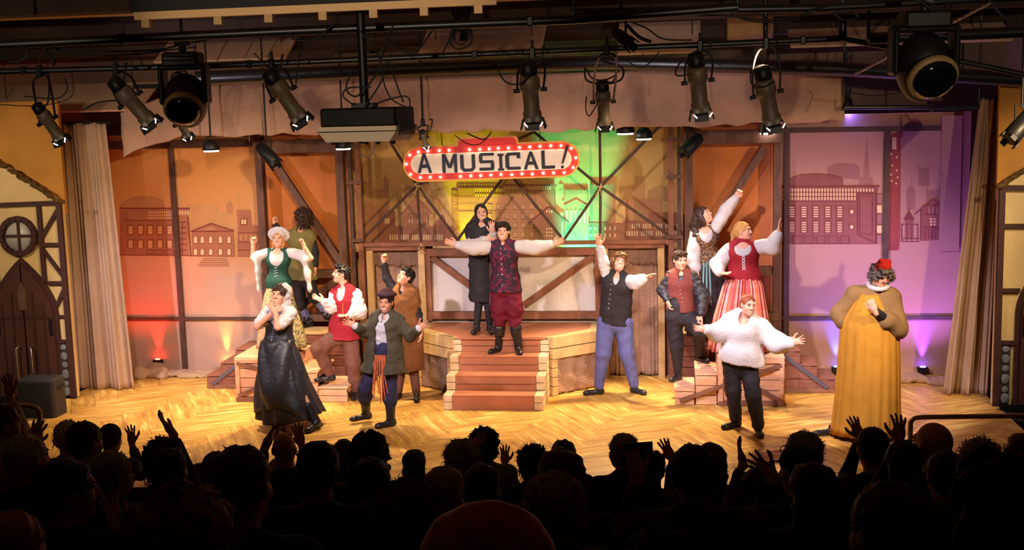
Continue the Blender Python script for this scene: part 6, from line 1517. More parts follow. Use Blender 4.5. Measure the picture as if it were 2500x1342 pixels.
def cast_cloak():
    p = Person('dark-haired woman in a black cape and long black dress behind the brocade-vested man', at_z(1163, 808, .80)[1], waist=.85)
    p.pose(neck=(1177, 545), shA=(1154, 560), elA=(1150, 598, -.08), wrA=(1186, 585, -.2), shB=(1200, 558), elB=(1207, 590, -.05), wrB=(1203, 568, -.2),
           hipA=(1164, 645), hipB=(1196, 645), knA=(1170, 725), anA=(1164, 796, ('z', .88)), knB=(1190, 725), anB=(1196, 796, ('z', .88)))
    p.body((1175, 520), 14, 4, -8, .7, {'A': (D(1, -.2, -.1), V(0, 1, 0), 1), 'B': (D(-.1, -1, 0), V(0, 1, 0), 1, dict(curl=.2))})
    p.hair(H_BLACK, prims=[((0, -.022, .040), (.084, .100, .088)), ((0, -.06, -.03), (.082, .06, .09)), ((0, -.08, -.12), (.05, .045, .08)), ((-.068, .0, .0), (.020, .05, .06)), ((.068, .0, .0), (.020, .05, .06))], noise=(.0015, .05), face=(.060, .075, .105))
    p.top('blouse', WHITE, t0=.3, off=.012, sleeves={'A': (1.9, .075, .085, .06), 'B': (1.85, .07, .08, .055)}, noise=(.006, .06, 4))
    p.top('dress', BLACKC, t0=-.9, off=.02, hipx=1.08, flare=.02, noise=(.004, .12, 2))
    p.top('cape', BLACKC, t0=.32, off=.05, shr=.085, noise=(.005, .1, 4), extra=lambda g: g.cap(p.J['shA'], p.J['elA'] * .55 + p.J['shA'] * .45, .085, .08), neckcut=(p.J['neck'] + V(0, -.10, 0), .06, .05))
    p.strip('cape_trim', STRAPB, [p.front(-.045, .93, .06), p.front(.0, .7, .07), p.front(.05, .45, .07), p.front(.085, .2, .06)], .016, .008)
    p.strip('dress_trim', STRAPB, [p.front(.12, .1, .05), p.J['hip'] + V(.12, -.15, -.25), p.J['hip'] + V(.10, -.15, -.52)], .03, .008, own=True)
    p.legs('stockings', BLACKC, (.085, .06, .045), (1.95, 1.95), t1=.1)
    p.shoe('A', LEATHER, (-.1, -1), .80); p.shoe('B', LEATHER, (.3, -1), .80)

def cast_vest_man():
    p = Person('man in maroon brocade vest and velvet breeches with both arms flung wide', at_z(1240, 860, .58)[1], waist=.9)
    p.pose(neck=(1229, 592), shA=(1200, 602), elA=(1157, 606, -.03), wrA=(1114, 597, -.06), shB=(1260, 601), elB=(1306, 605, -.03), wrB=(1350, 596, -.06),
           hipA=(1218, 702), hipB=(1252, 702), knA=(1220, 775), anA=(1218, 844, ('z', .66)), knB=(1256, 775), anB=(1266, 846, ('z', .66)))
    p.body((1229, 565, -.03), -3, 3, 2, .9, {'A': (D(-1, -.35, -.05), V(0, -1, .3), 1, dict(spread=.4)), 'B': (D(1, -.4, -.05), V(0, -1, .3), -1, dict(spread=.5))}, legs=True)
    p.hair(H_BLACK, prims=SHORT + [((.02, .06, .095), (.065, .045, .035)), ((0, -.06, -.06), (.075, .05, .06))], noise=(.009, .03), seed=3)
    p.top('shirt', WHITE, t0=.1, off=.008)
    for c in 'AB': p.sleeve('shirt_sleeve', WHITE, c, .12, 1.88, (.082, .095, .055), noise=(.008, .06, 3))
    p.top('vest', BROCADE, t0=-.08, t1=.985, off=.028, hipx=1.06, flare=.3, shr=.066, neckcut=(p.J['neck'] + V(0, -.09, .02), .03, .05))
    p.buttons(BUTTON, [p.front(-.02, .9 - .115 * k, .036) for k in range(8)], .010)
    g = SDF(.013, .035)
    g.loft(p.sts(-.02, .2, .02), p.M)
    for c in 'AB':
        A, K = p.J['hip' + c], p.J['kn' + c]; m_ = A + (K - A) * .7; g.cap(A, m_, .105, .118); g.cap(m_, K + V(0, 0, -.06), .118, .085)
    g.noise(.007, .09, 2); soft('breeches', g, MAROON, p.root)
    for c, t in (('A', (-.6, -1)), ('B', (.25, -1))):
        p.shoe(c, LEATHER, t, .58, 'boot', .6, br=.07)
        K, N = p.J['kn' + c], p.J['an' + c]; g = SDF(.009, .01); q = N + (K - N) * .62; g.cap(q, q + V(0, 0, -.06), .082, .07); soft('boot_cuff', g, LEATHER, p.root)

def cast_blue():
    p = Person('person in black vest and blue trousers leaning back with one palm raised', at_z(1500, 962)[1], waist=1.05, bulk=1.08)
    p.pose(neck=(1508, 670), shA=(1482, 678), elA=(1473, 640, -.02), wrA=(1463, 600, -.05), shB=(1530, 686), elB=(1552, 690, -.12), wrB=(1572, 679, -.22),
           hipA=(1482, 785), hipB=(1522, 785), knA=(1472, 862), anA=(1462, 948, ('z', .08)), knB=(1530, 862), anB=(1549, 944, ('z', .08)))
    p.body((1512, 642), 12, 22, 12, .6, {'A': (D(-.15, -1, 0), V(0, -1, 0), 1, dict(spread=1.5)), 'B': (D(1, -.55, -.1), V(0, -.2, -1), 1, dict(spread=.3))})
    p.hair(H_BROWN, prims=SHORT + [((0, .05, .085), (.085, .06, .05)), ((-.08, 0, 0), (.035, .06, .06)), ((.08, 0, 0), (.035, .06, .06))], noise=(.010, .035), seed=5, locks=(200, .045, .003, 3, .6))
    p.top('shirt', WHITE, t0=.0, off=.012, sleeves={'A': (1.85, .072, .07, .055)}, noise=(.005, .07, 1))
    p.sleeve('shirt_sleeve', WHITE, 'B', 0, 1.9, (.08, .09, .06), noise=(.007, .06, 2))
    p.top('vest', BLACKC, t0=-.04, t1=.97, off=.03, hipx=1.05, flare=.2, shr=.064, neckcut=(p.J['neck'] + V(-.01, -.1, -.02), .04, .11))
    p.buttons(BUTTON, [p.front(-.07 - .004 * k, .8 - .10 * k, .036) for k in range(7)], .009)
    p.legs('trousers', BLUET, (.118, .092, .062), (1.92, 1.92), noise=(.005, .1, 3), t1=.16)
    p.shoe('A', LEATHER, (-1, -.3), 0); p.shoe('B', LEATHER, (.75, -.7), 0)

def cast_russet():
    p = Person('man in russet vest over a black shirt, one foot up on the crate steps', .5, waist=.95)
    p.pose(neck=(1663, 664), shA=(1639, 674), elA=(1619, 708, .02), wrA=(1629, 732, -.08), shB=(1690, 678), elB=(1716, 724, -.05), wrB=(1710, 768, -.18),
           hipA=(1646, 768), hipB=(1676, 768), knA=(1652, 845), anA=(1656, 912, ('z', .28)), knB=(1708, 808, -.24), anB=(1706, 866, ('z', .48)))
    p.body((1660, 636, -.02), 26, -3, 2, .1, {'A': (D(.2, 1, -.2), V(1, 0, 0), 1, dict(curl=.4)), 'B': (D(-.6, 1, -.2), V(0, .3, -1), 1, dict(curl=.25))})
    p.hair(H_DARK, prims=SHORT + [((0, .05, .095), (.07, .045, .03))], noise=(.009, .025), seed=6)
    p.top('shirt', BLACKS, t0=.0, off=.012, sleeves={'A': (1.85, .075, .08, .055), 'B': (1.9, .085, .095, .06)}, noise=(.007, .06, 2))
    p.top('vest', BURG, t0=.08, t1=.97, off=.028, shr=.062, neckcut=(p.J['neck'] + V(0, -.1, -.01), .03, .10), subs=[(p.at_t(.05) + V(-.08, -.12, .05), (.07, .15, .16), np.eye(3))], extra=lambda g: g.cap(p.front(.04, .1, .0), p.front(.06, -.12, .01), .05, .02))
    p.buttons(BUTTON, [p.front(-.035 + .012 * k, .8 - .09 * k, .034) for k in range(8)], .006)
    p.legs('trousers', BLACKC, (.108, .09, .058), (1.9, 1.9), noise=(.005, .09, 4))
    p.shoe('A', LEATHER, (-.6, -1), .20); p.shoe('B', LEATHER, (.6, -.8), .40)

def cast_bodice():
    p = Person('woman with long dark hair in a floral bodice pointing one arm skyward', 1.15, waist=.76, bulk=.95)
    p.pose(neck=(1722, 556), shA=(1700, 570), elA=(1693, 630, -.02), wrA=(1702, 662, -.1), shB=(1745, 560), elB=(1773, 512, .0), wrB=(1797, 482, -.02),
           hipA=(1712, 655), hipB=(1745, 655), knA=(1712, 735), anA=(1714, 815), knB=(1742, 735), anB=(1742, 815))
    p.body((1718, 526), 62, 28, -6, .5, {'A': (D(.1, 1, -.1), V(1, 0, 0), 1, dict(curl=.4)), 'B': (D(.5, -1, 0), V(0, -1, 0), 1, dict(curl=.9))})
    p.hair(H_DARK, prims=CAP + [((0, -.09, .0), (.08, .06, .10)), ((0, -.12, -.10), (.075, .05, .10)), ((0.02, -.12, -.19), (.055, .04, .07)), ((-.07, -.03, -.05), (.028, .06, .09)), ((.07, -.03, -.05), (.028, .06, .09))], noise=(.005, .05), seed=7, face=(.062, .07, .10))
    g = SDF(.01, .03); q0 = p.C + V(-.06, .02, .0); g.chain([q0, q0 + V(-.05, -.01, -.12), q0 + V(-.04, -.06, -.26), q0 + V(-.02, -.07, -.36)], [.07, .065, .05, .03]); g.noise(.009, .06, 3); soft('hair_length', g, H_DARK, p.root)
    p.top('chemise', WHITE, t0=.3, off=.006, neckcut=(p.J['neck'] + V(0, -.08, 0), .07, .07))
    p.sleeve('chemise_sleeve', WHITE, 'A', .05, 1.8, (.085, .105, .06), noise=(.008, .07, 2)); p.sleeve('chemise_sleeve', WHITE, 'B', .05, 1.9, (.08, .085, .05), noise=(.007, .06, 3))
    p.top('bodice', BODICE, t0=.0, t1=.88, off=.016, hipx=1.05, flare=.5, neckcut=(p.J['neck'] + V(0, -.1, -.05), .085, .13))
    cs = [at_y(1727, 636, p.Y), at_y(1728, 680, p.Y), at_y(1728, 815, p.Y)]
    p.skirt('dark_skirt', BLACKC, [(cs[0], .14, .12), (cs[1], .20, .17), (cs[2], .30, .26)], 10, .022, 8)
    for k, x in enumerate((-.05, -.015, .02)): p.strip('ribbon', TEAL, [cs[0] + V(x, -.15, -.0), cs[1] + V(x * 1.3, -.2, -.05), cs[1] + V(x * 1.5, -.215, -.22 - .05 * k)], .022, .005, own=True)
    for c in 'AB': p.shoe(c, LEATHER, (0, -1), p.J['an' + c][2] - .08)

def cast_red_bodice():
    p = Person('woman in red bodice and striped pink skirt, palm raised, standing on the crate', .62, waist=.92, bulk=1.2)
    p.pose(neck=(1812, 592), shA=(1783, 606), elA=(1753, 645, -.02), wrA=(1756, 664, -.2), shB=(1841, 602), elB=(1884, 604, -.05), wrB=(1901, 566, -.1),
           hipA=(1796, 690), hipB=(1836, 690), knA=(1798, 770), anA=(1798, 845, ('z', .70)), knB=(1830, 770), anB=(1830, 845, ('z', .70)))
    p.body((1814, 565), 66, 8, 0, .2, {'A': (D(.8, .1, -.4), V(0, -.3, 1), 1), 'B': (D(.1, -1, 0), V(1, -.3, 0), 1, dict(spread=.3, curl=.05))})
    p.hair(H_BLOND, prims=CAP + [((0, -.07, .0), (.078, .06, .08)), ((0, -.12, -.03), (.04, .05, .05)), ((0, -.14, -.10), (.035, .035, .08))], noise=(.003, .04), face=(.064, .07, .10))
    p.top('chemise', WHITE, t0=.4, off=.004, neckcut=(p.J['neck'] + V(0, -.08, 0), .08, .08))
    p.sleeve('chemise_sleeve', WHITE, 'A', .05, 1.9, (.085, .10, .06), noise=(.008, .07, 5)); p.sleeve('chemise_sleeve', WHITE, 'B', .05, 1.8, (.085, .10, .06), noise=(.008, .07, 6))
    p.top('bodice', REDV, t0=.05, t1=.9, off=.016, hipx=1.05, flare=.5, neckcut=(p.J['neck'] + V(0, -.13, -.045), .11, .11))
    for k in range(5):
        for sx in (-1, 1): p.strip('lacing', WHITE, [p.front(-sx * .02, .36 + .075 * k, .026), p.front(sx * .02, .43 + .075 * k, .026)], .009, .005)
    cs = [at_y(1815, 672, p.Y), at_y(1814, 700, p.Y), at_y(1810, 770, p.Y - .02), at_y(1806, 852, p.Y - .03)]
    o = p.skirt('striped_skirt', PLAID, [(cs[0], .19, .15), (cs[1], .25, .2), (cs[2], .33, .28), (cs[3], .39, .34)], 13, .022, 9); wrap_uv(o, 72, 21)
    for k in range(2): p.strip('bodice_tie', REDV, [cs[0] + V(-.02 + .03 * k, -.18, -.02), cs[1] + V(-.03 + .04 * k, -.24, -.05), cs[1] + V(-.03 + .05 * k, -.27, -.2)], .012, .006)
    for c in 'AB': p.shoe(c, LEATHER, (.3, -1), .62)

def cast_sweater():
    p = Person('smiling woman in loose white sweater and black trousers with arms held low and open', at_z(1825, 1045)[1], waist=.9, bulk=1.05)
    p.pose(neck=(1815, 775), shA=(1786, 788), elA=(1750, 812, -.05), wrA=(1722, 803, -.18), shB=(1856, 800), elB=(1898, 838, -.05), wrB=(1931, 836, -.22),
           hipA=(1786, 882), hipB=(1828, 892), knA=(1790, 955), anA=(1797, 1026, ('z', .08)), knB=(1840, 970), anB=(1852, 1042, ('z', .08)))
    p.body((1826, 745, -.05), 24, -2, 6, .9, {'A': (D(-1, -.1, -.2), V(0, -1, .4), 1, dict(spread=.8, curl=.3)), 'B': (D(1, -.25, -.2), V(0, -1, .3), -1, dict(spread=1.6))})
    p.hair(H_RED, prims=[((0, -.02, .036), (.083, .100, .088)), ((0, -.06, .0), (.078, .06, .08)), ((-.01, -.115, -.03), (.045, .05, .05))], noise=(.0015, .04), face=(.064, .07, .098))
    g_ex = lambda g: (g.cap(p.at_t(.18), p.at_t(.05) + V(.10, 0, -.05), .20, .17, k=.08))
    p.top('sweater', KNIT, t0=.02, t1=.98, off=.055, hipx=1.15, shr=.07, extra=g_ex, noise=(.004, .16, 3), neckcut=(p.J['neck'] + V(.0, -.10, .0), .07, .095),
          sleeves={'A': (1.85, .10, .105, .062), 'B': (1.85, .10, .115, .07)}, k=.06)
    p.legs('trousers', BLACKC, (.105, .085, .07), (1.93, 1.93), noise=(.004, .1, 2))
    p.shoe('A', LEATHER, (-.8, -.6), 0); p.shoe('B', LEATHER, (.1, -1), 0)

def cast_robe():
    p = Person('curly-haired man in gold robe, olive tunic and red cap clutching his collar', at_z(2112, 1066)[1], waist=1.1, bulk=1.16, hs=1.06)
    p.pose(neck=(2140, 708), shA=(2088, 718), elA=(2052, 765, .05), wrA=(2062, 800, -.05), shB=(2176, 724), elB=(2188, 800, -.08), wrB=(2136, 758, -.36),
           hipA=(2092, 850), hipB=(2150, 850), knA=(2080, 955, .0), anA=(2032, 1042, ('z', .09)), knB=(2130, 960), anB=(2135, 1052, ('z', .09)))
    p.body((2150, 672, -.08), 22, -16, 8, .15, {'B': (D(-.45, -1, 0), V(.3, .9, 0), 1, dict(curl=.75, spread=.5, size=1.08))})
    p.hair(H_GREY, prims=[((0, -.015, .03), (.112, .115, .085)), ((-.08, .03, .01), (.05, .06, .05)), ((.08, .03, .01), (.05, .06, .05)), ((0, .07, .06), (.085, .05, .04)), ((0, -.07, -.04), (.09, .05, .06))], noise=(.016, .045), seed=9, face=(.07, .06, .095), facec=(0, .11, -.05), locks=(320, .04, .0028, 2, 2.0))
    g = SDF(.008, .015); g.ell(p.hl(0, 0, .105), (.088, .088, .055), p.H).cap(p.hl(-.05, .0, .155), p.hl(.05, 0, .155), .028, k=.01).ell(p.hl(0, 0, .075), (.098, .098, .022), p.H); g.noise(.005, .025, 3, True); soft('knitted_cap', g, CAPR, p.root)
    g = SDF(.009, .01); cc = p.J['neck'] + V(.01, -.03, .06)
    for k in range(14):
        a0, a1 = 2 * pi * k / 14, 2 * pi * (k + 1) / 14; q = lambda a: cc + V(.102 * cos(a), .10 * sin(a), .03 * sin(a))
        g.cap(q(a0), q(a1), .026)
    soft('collar', g, WHITE, p.root)
    p.top('shirt_cuff', BLACKC, t0=.5, t1=.7, off=.0, extra=lambda g: g.cap(p.J['elB'], p.J['wrB'] + (p.J['elB'] - p.J['wrB']) * .1, .06, .048))
    p.top('tunic', OLIVET, t0=.2, t1=.99, off=.03, shr=.075, sleeves={'A': (1.6, .09, .105, .085), 'B': (1.45, .10, .125, .105)}, noise=(.004, .16, 3), k=.04)
    cs = [at_y(2122, 716, p.Y - .02), at_y(2122, 780, p.Y), at_y(2120, 880, p.Y), at_y(2116, 980, p.Y), at_y(2112, 1058, p.Y)]
    p.skirt('robe', GOLDR, [(cs[0], .12, .15), (cs[1], .31, .275), (cs[2], .33, .29), (cs[3], .35, .31), (cs[4], .375, .33)], 19, .016, 4, hemdrop=lambda th: -.03 * sin(th), phase2=7)
    p.shoe('A', LEATHER, (-1, -.35), 0, L=.28); p.shoe('B', LEATHER, (0, -1), 0)

for fn in (cast_curly, cast_bonnet, cast_black_dress, cast_red_vest, cast_coat, cast_brown_coat, cast_cloak, cast_vest_man, cast_blue, cast_russet, cast_bodice, cast_red_bodice, cast_sweater, cast_robe): fn()
# ------------------------------------------------------------------ the audience, seen from behind
def hm(n, c): return mat('audience_' + n, c, .6, .3, 50)
HC = {'black': hm('hair_black', rgb(26, 20, 18)), 'dark': hm('hair_dark', rgb(46, 32, 26)), 'brown': hm('hair_brown', rgb(84, 56, 38)), 'grey': hm('hair_grey', rgb(150, 140, 130)), 'blond': hm('hair_blond', rgb(166, 126, 82)), 'red': hm('hair_red', rgb(206, 84, 76)), 'auburn': hm('hair_auburn', rgb(150, 76, 44)), 'silver': hm('hair_silver', rgb(186, 176, 166))}
TC = [mat('audience_top_%d' % k, c, .85, .15, 10) for k, c in enumerate((rgb(30, 28, 30), rgb(44, 38, 40), rgb(58, 50, 48), rgb(34, 38, 52), rgb(70, 60, 52), rgb(54, 34, 34)))]
TOPX = {'blue': mat('audience_top_blue', rgb(84, 104, 150), .85, .15, 10), 'grey': mat('audience_top_grey', rgb(120, 116, 118), .85, .15, 10), 'white': mat('audience_top_white', rgb(190, 184, 176), .85, .1, 10), 'brown': mat('audience_top_brown', rgb(96, 70, 48), .9, .2, 10)}
TROU = mat('audience_trousers', rgb(36, 36, 46), .85); ASKIN = mat('audience_skin', rgb(190, 136, 112), .55, .06, 12); BEANIE = mat('striped_beanie', rgb(54, 58, 78), .9, .5, 30); CAPC = mat('dark_cap', rgb(34, 32, 36), .85)
STY = {  # silhouette width, hair shapes (head local: right, forward, up), noise
 'short': (.178, SHORT, (.006, .03)), 'bald': (.156, None, None), 'curly': (.212, [((0, -.03, .035), (.108, .115, .10)), ((0, -.06, -.03), (.098, .08, .085))], (.013, .035)),
 'long': (.20, [((0, -.02, .035), (.098, .108, .095)), ((0, -.055, -.07), (.098, .065, .13)), ((0, -.06, -.17), (.105, .05, .09))], (.005, .05)),
 'wavy': (.23, [((0, -.025, .035), (.105, .11, .10)), ((0, -.055, -.06), (.112, .07, .12)), ((0, -.06, -.15), (.12, .055, .09))], (.014, .06)),
 'dome': (.235, [((0, -.02, .03), (.117, .118, .105)), ((0, -.05, -.08), (.117, .09, .13))], (.002, .05)),
 'bun': (.178, SHORT + [((0, -.07, .12), (.04, .04, .035))], (.005, .03)), 'beanie': (.185, [((0, -.012, .05), (.091, .106, .096)), ((0, -.03, .0), (.092, .10, .035))], (.003, .02)), 'cap': (.18, [((0, -.012, .05), (.088, .104, .082)), ((0, .10, .035), (.07, .06, .012))], (.001, .02))}
# (centre px, top px, width px, style, hair, top, yaw, label, arms [(wrist px, fingertip px, palm side, thumb, opts)], extra)
AUD = [
 (1185, 1209, 345, 'dome', 'red', 0, 0, 'closest spectator with smooth reddish-pink hair at the bottom of the picture', (), {}),
 (445, 1168, 232, 'curly', 'auburn', 0, 0, 'spectator with a big fuzzy auburn mop of hair at the bottom edge', (), {}),
 (2425, 1090, 205, 'wavy', 'black', 0, 0, 'very large dark long-haired spectator filling the lower corner', (), {}),
 (1620, 1282, 195, 'curly', 'dark', 0, 0, 'spectator whose dark tousled crown just rises over the bottom edge', (), {}),
 (2175, 1172, 188, 'short', 'brown', 0, -20, 'spectator with short brown hair and visible ear at the bottom, right of centre', (), {}),
 (995, 1163, 168, 'curly', 'brown', 0, 0, 'spectator with frizzy brown hair left of the red-haired one', (), {}),
 (585, 1083, 148, 'short', 'brown', 0, 20, 'spectator with thick brown hair beside the fuzzy auburn mop', (), {}),
 (1350, 1145, 148, 'curly', 'blond', 4, 0, 'spectator with curly blond-edged hair right of the red-haired one', (), {}),
 (25, 1246, 140, 'short', 'blond', 'brown', 30, 'fair-haired spectator low in the bottom corner below the profile face', (), {}),
 (158, 1115, 122, 'short', 'black', 0, 55, 'dark-haired spectator turned aside with a lit ear, beside the grey man in glasses', (((285, 1290), (268, 1225), (0, -1), 1, {}),), {}),
 (1368, 1085, 118, 'long', 'brown', 1, 0, 'spectator with long straight brown hair in front of the dark curly one', (), {}),
 (1985, 1118, 118, 'long', 'dark', 0, 0, 'spectator with long dark hair and an earring, below the capped one', (), {}),
 (1690, 1082, 108, 'short', 'black', 4, 0, 'broad-shouldered dark-haired spectator holding up a tablet', (((1556, 1160), (1545, 1120), (0, 1), -1, dict(curl=.5)),), {'broad': 1.25}),
 (775, 1073, 106, 'short', 'black', 0, 0, 'spectator with a smooth dark round head next to the bald one', (), {}),
 (1082, 1130, 102, 'long', 'blond', 0, 0, 'spectator with smooth blond hair just left of the closest red-haired one', (), {}),
 (400, 1064, 92, 'curly', 'dark', 5, 10, 'dark curly-haired spectator with a raised hand in the left group', (((418, 1052), (382, 1008), (1, 0), 1, {}),), {}),
 (900, 1047, 104, 'wavy', 'dark', 4, 0, 'spectator with wavy dark shoulder-length hair left of centre', (), {}),
 (2310, 1098, 96, 'short', 'black', 0, 0, 'dark-haired spectator below the bald one at the railing', (), {}),
 (1950, 1083, 95, 'cap', 'dark', 0, -25, 'spectator in a dark cap beside the grey man in spectacles', (((1888, 1160), (1862, 1140), (0, -1), 1, dict(spread=1.6)),), {}),
 (905, 1114, 92, 'short', 'black', 0, 0, 'dark-haired spectator directly below the wavy-haired one', (), {}),
 (62, 1057, 90, 'short', 'silver', 0, 35, 'spectator with thick pale silver hair at the far left', (((70, 1085), (88, 1052), (0, -1), 1, {}),), {}),
 (2205, 1068, 90, 'long', 'black', 0, 0, 'black long-haired spectator with a hand raised, left of the bald one', (((2195, 1075), (2196, 1035), (0, 1), 1, dict(spread=1.3)),), {}),
 (1175, 1125, 88, 'long', 'black', 0, 0, 'spectator with smooth black hair just above the closest red-haired one', (), {}),
 (270, 1098, 86, 'short', 'grey', 0, 50, 'grey-haired spectator in glasses turned in profile', (), {'glasses': 1}),
 (2392, 1066, 95, 'short', 'grey', 1, 0, 'grey-haired spectator right of the bald one', (), {}),
 (412, 1090, 86, 'short', 'dark', 'brown', 15, 'dark-haired spectator below the dark curly-haired one in the left group', (), {}),
 (1127, 1068, 84, 'curly', 'grey', 0, 0, 'grey curly-haired spectator beside the dark curly-haired one at centre', (((1150, 1098), (1172, 1072), (0, 1), 1, {}),), {}),
 (1960, 1050, 82, 'short', 'grey', 1, -35, 'grey-haired spectator in spectacles beside the capped one', (), {'glasses': 1}),
 (2278, 1031, 78, 'bald', None, 1, -30, 'bald spectator in front of the steel railing', (), {}),
 (2130, 1040, 78, 'short', 'black', 0, 0, 'dark spectator with both arms thrown up in front of the gold-robed man', (((2100, 1066), (2084, 1025), (0, 1), 1, {}), ((2046, 1100), (2052, 1052), (0, 1), -1, {})), {}),
 (1735, 1074, 78, 'long', 'brown', 4, 0, 'brown-haired spectator partly behind the broad-shouldered one', (((1640, 1118), (1626, 1090), (0, 1), 1, {}),), {}),
 (205, 1026, 76, 'short', 'dark', 1, 30, 'dark short-haired spectator beside the one in a beanie', (((162, 1098), (150, 1052), (0, 1), 1, dict(spread=1.3)),), {}),
 (1300, 1081, 74, 'curly', 'black', 1, 0, 'black curly-haired spectator left of the long brown-haired one', (), {}),
 (8, 1128, 80, 'short', 'auburn', 0, 80, 'auburn spectator in profile at the left edge', (), {}),
 (1182, 1039, 70, 'curly', 'black', 'grey', 0, 'black curly-haired spectator in a grey top with a hand raised at centre', (((1232, 1130), (1232, 1090), (0, 1), -1, {}),), {}),
 (1845, 1142, 72, 'short', 'dark', 4, 0, 'dark-haired spectator with one arm raised high, right of the broad-shouldered one', (((1813, 1125), (1800, 1072), (1, 0), 1, dict(spread=1.4)),), {}),
 (1520, 1056, 66, 'short', 'grey', 0, -40, 'grey-haired man with his head bowed beside the tablet', (), {}),
 (1592, 1098, 66, 'short', 'dark', 0, 0, 'dark spectator half hidden behind the tablet', (), {}),
 (525, 1100, 64, 'short', 'brown', 1, 0, 'small brown head between the left group and the thick-haired spectator', (), {}),
 (690, 1112, 62, 'short', 'blond', 0, 40, 'fair short-haired spectator below the bald one on the left', (), {}),
 (838, 1068, 52, 'long', 'brown', 1, 0, 'small brown-haired spectator beside the wavy-haired one', (), {}),
 (1010, 1091, 60, 'long', 'dark', 1, 0, 'spectator with straight dark hair alone against the bright floor', (), {}),
 (490, 1128, 60, 'short', 'dark', 1, 0, 'small dark head just above the fuzzy auburn mop', (), {}),
 (1375, 1068, 62, 'long', 'dark', 1, 0, 'dark head peeping above the long brown-haired spectator', (), {}),
 (165, 1024, 60, 'short', 'silver', 'grey', 20, 'pale silver-haired spectator by the railing corner on the left', (), {}),
 (692, 1058, 57, 'bald', None, 1, 0, 'bald spectator below the black dress with a hand up beside him', (((735, 1082), (728, 1052), (0, 1), 1, {}), ((650, 1085), (682, 1012), (1, 0), 1, {})), {}),
 (268, 1034, 54, 'beanie', None, 'blue', 10, 'spectator in a striped beanie and blue top clapping with raised hands', (((322, 1082), (318, 1045), (0, -1), 1, dict(spread=1.4)), ((352, 1066), (360, 1035), (0, -1), -1, dict(spread=1.4))), {}),
 (6, 985, 70, 'short', 'brown', 'white', 60, 'spectator at the far left edge behind the railing, clapping', (((24, 965), (20, 935), (0, -1), 1, {}), ((52, 1030), (48, 1000), (0, 1), 1, {})), {}),
 (2492, 1056, 62, 'short', 'brown', 1, -70, 'spectator in profile at the right edge by the railing', (), {'glasses': 1}),
]
_placed = []
def place_row(px, py, w_real):
    best = None
    for h in ROWS:
        d = _ray(px, py); t = h / (d @ FH); P_ = CAM + d * t; size = w_real[1] * t / FPX / w_real[0]
        lat = (P_ - CAM) @ _R0; gap = min([abs(lat - l) for hh, l in _placed if hh == h] + [9])
        sz = z_top(h); cost = abs(math.log(size)) * 2.2 + max(0, .42 - gap) * 30 + abs(P_[2] - sz) * 1.2 + (4 if not .78 < size < 1.28 else 0)
        if best is None or cost < best[0]: best = (cost, h, P_, size, lat)
    _placed.append((best[1], best[4])); return best[1:]
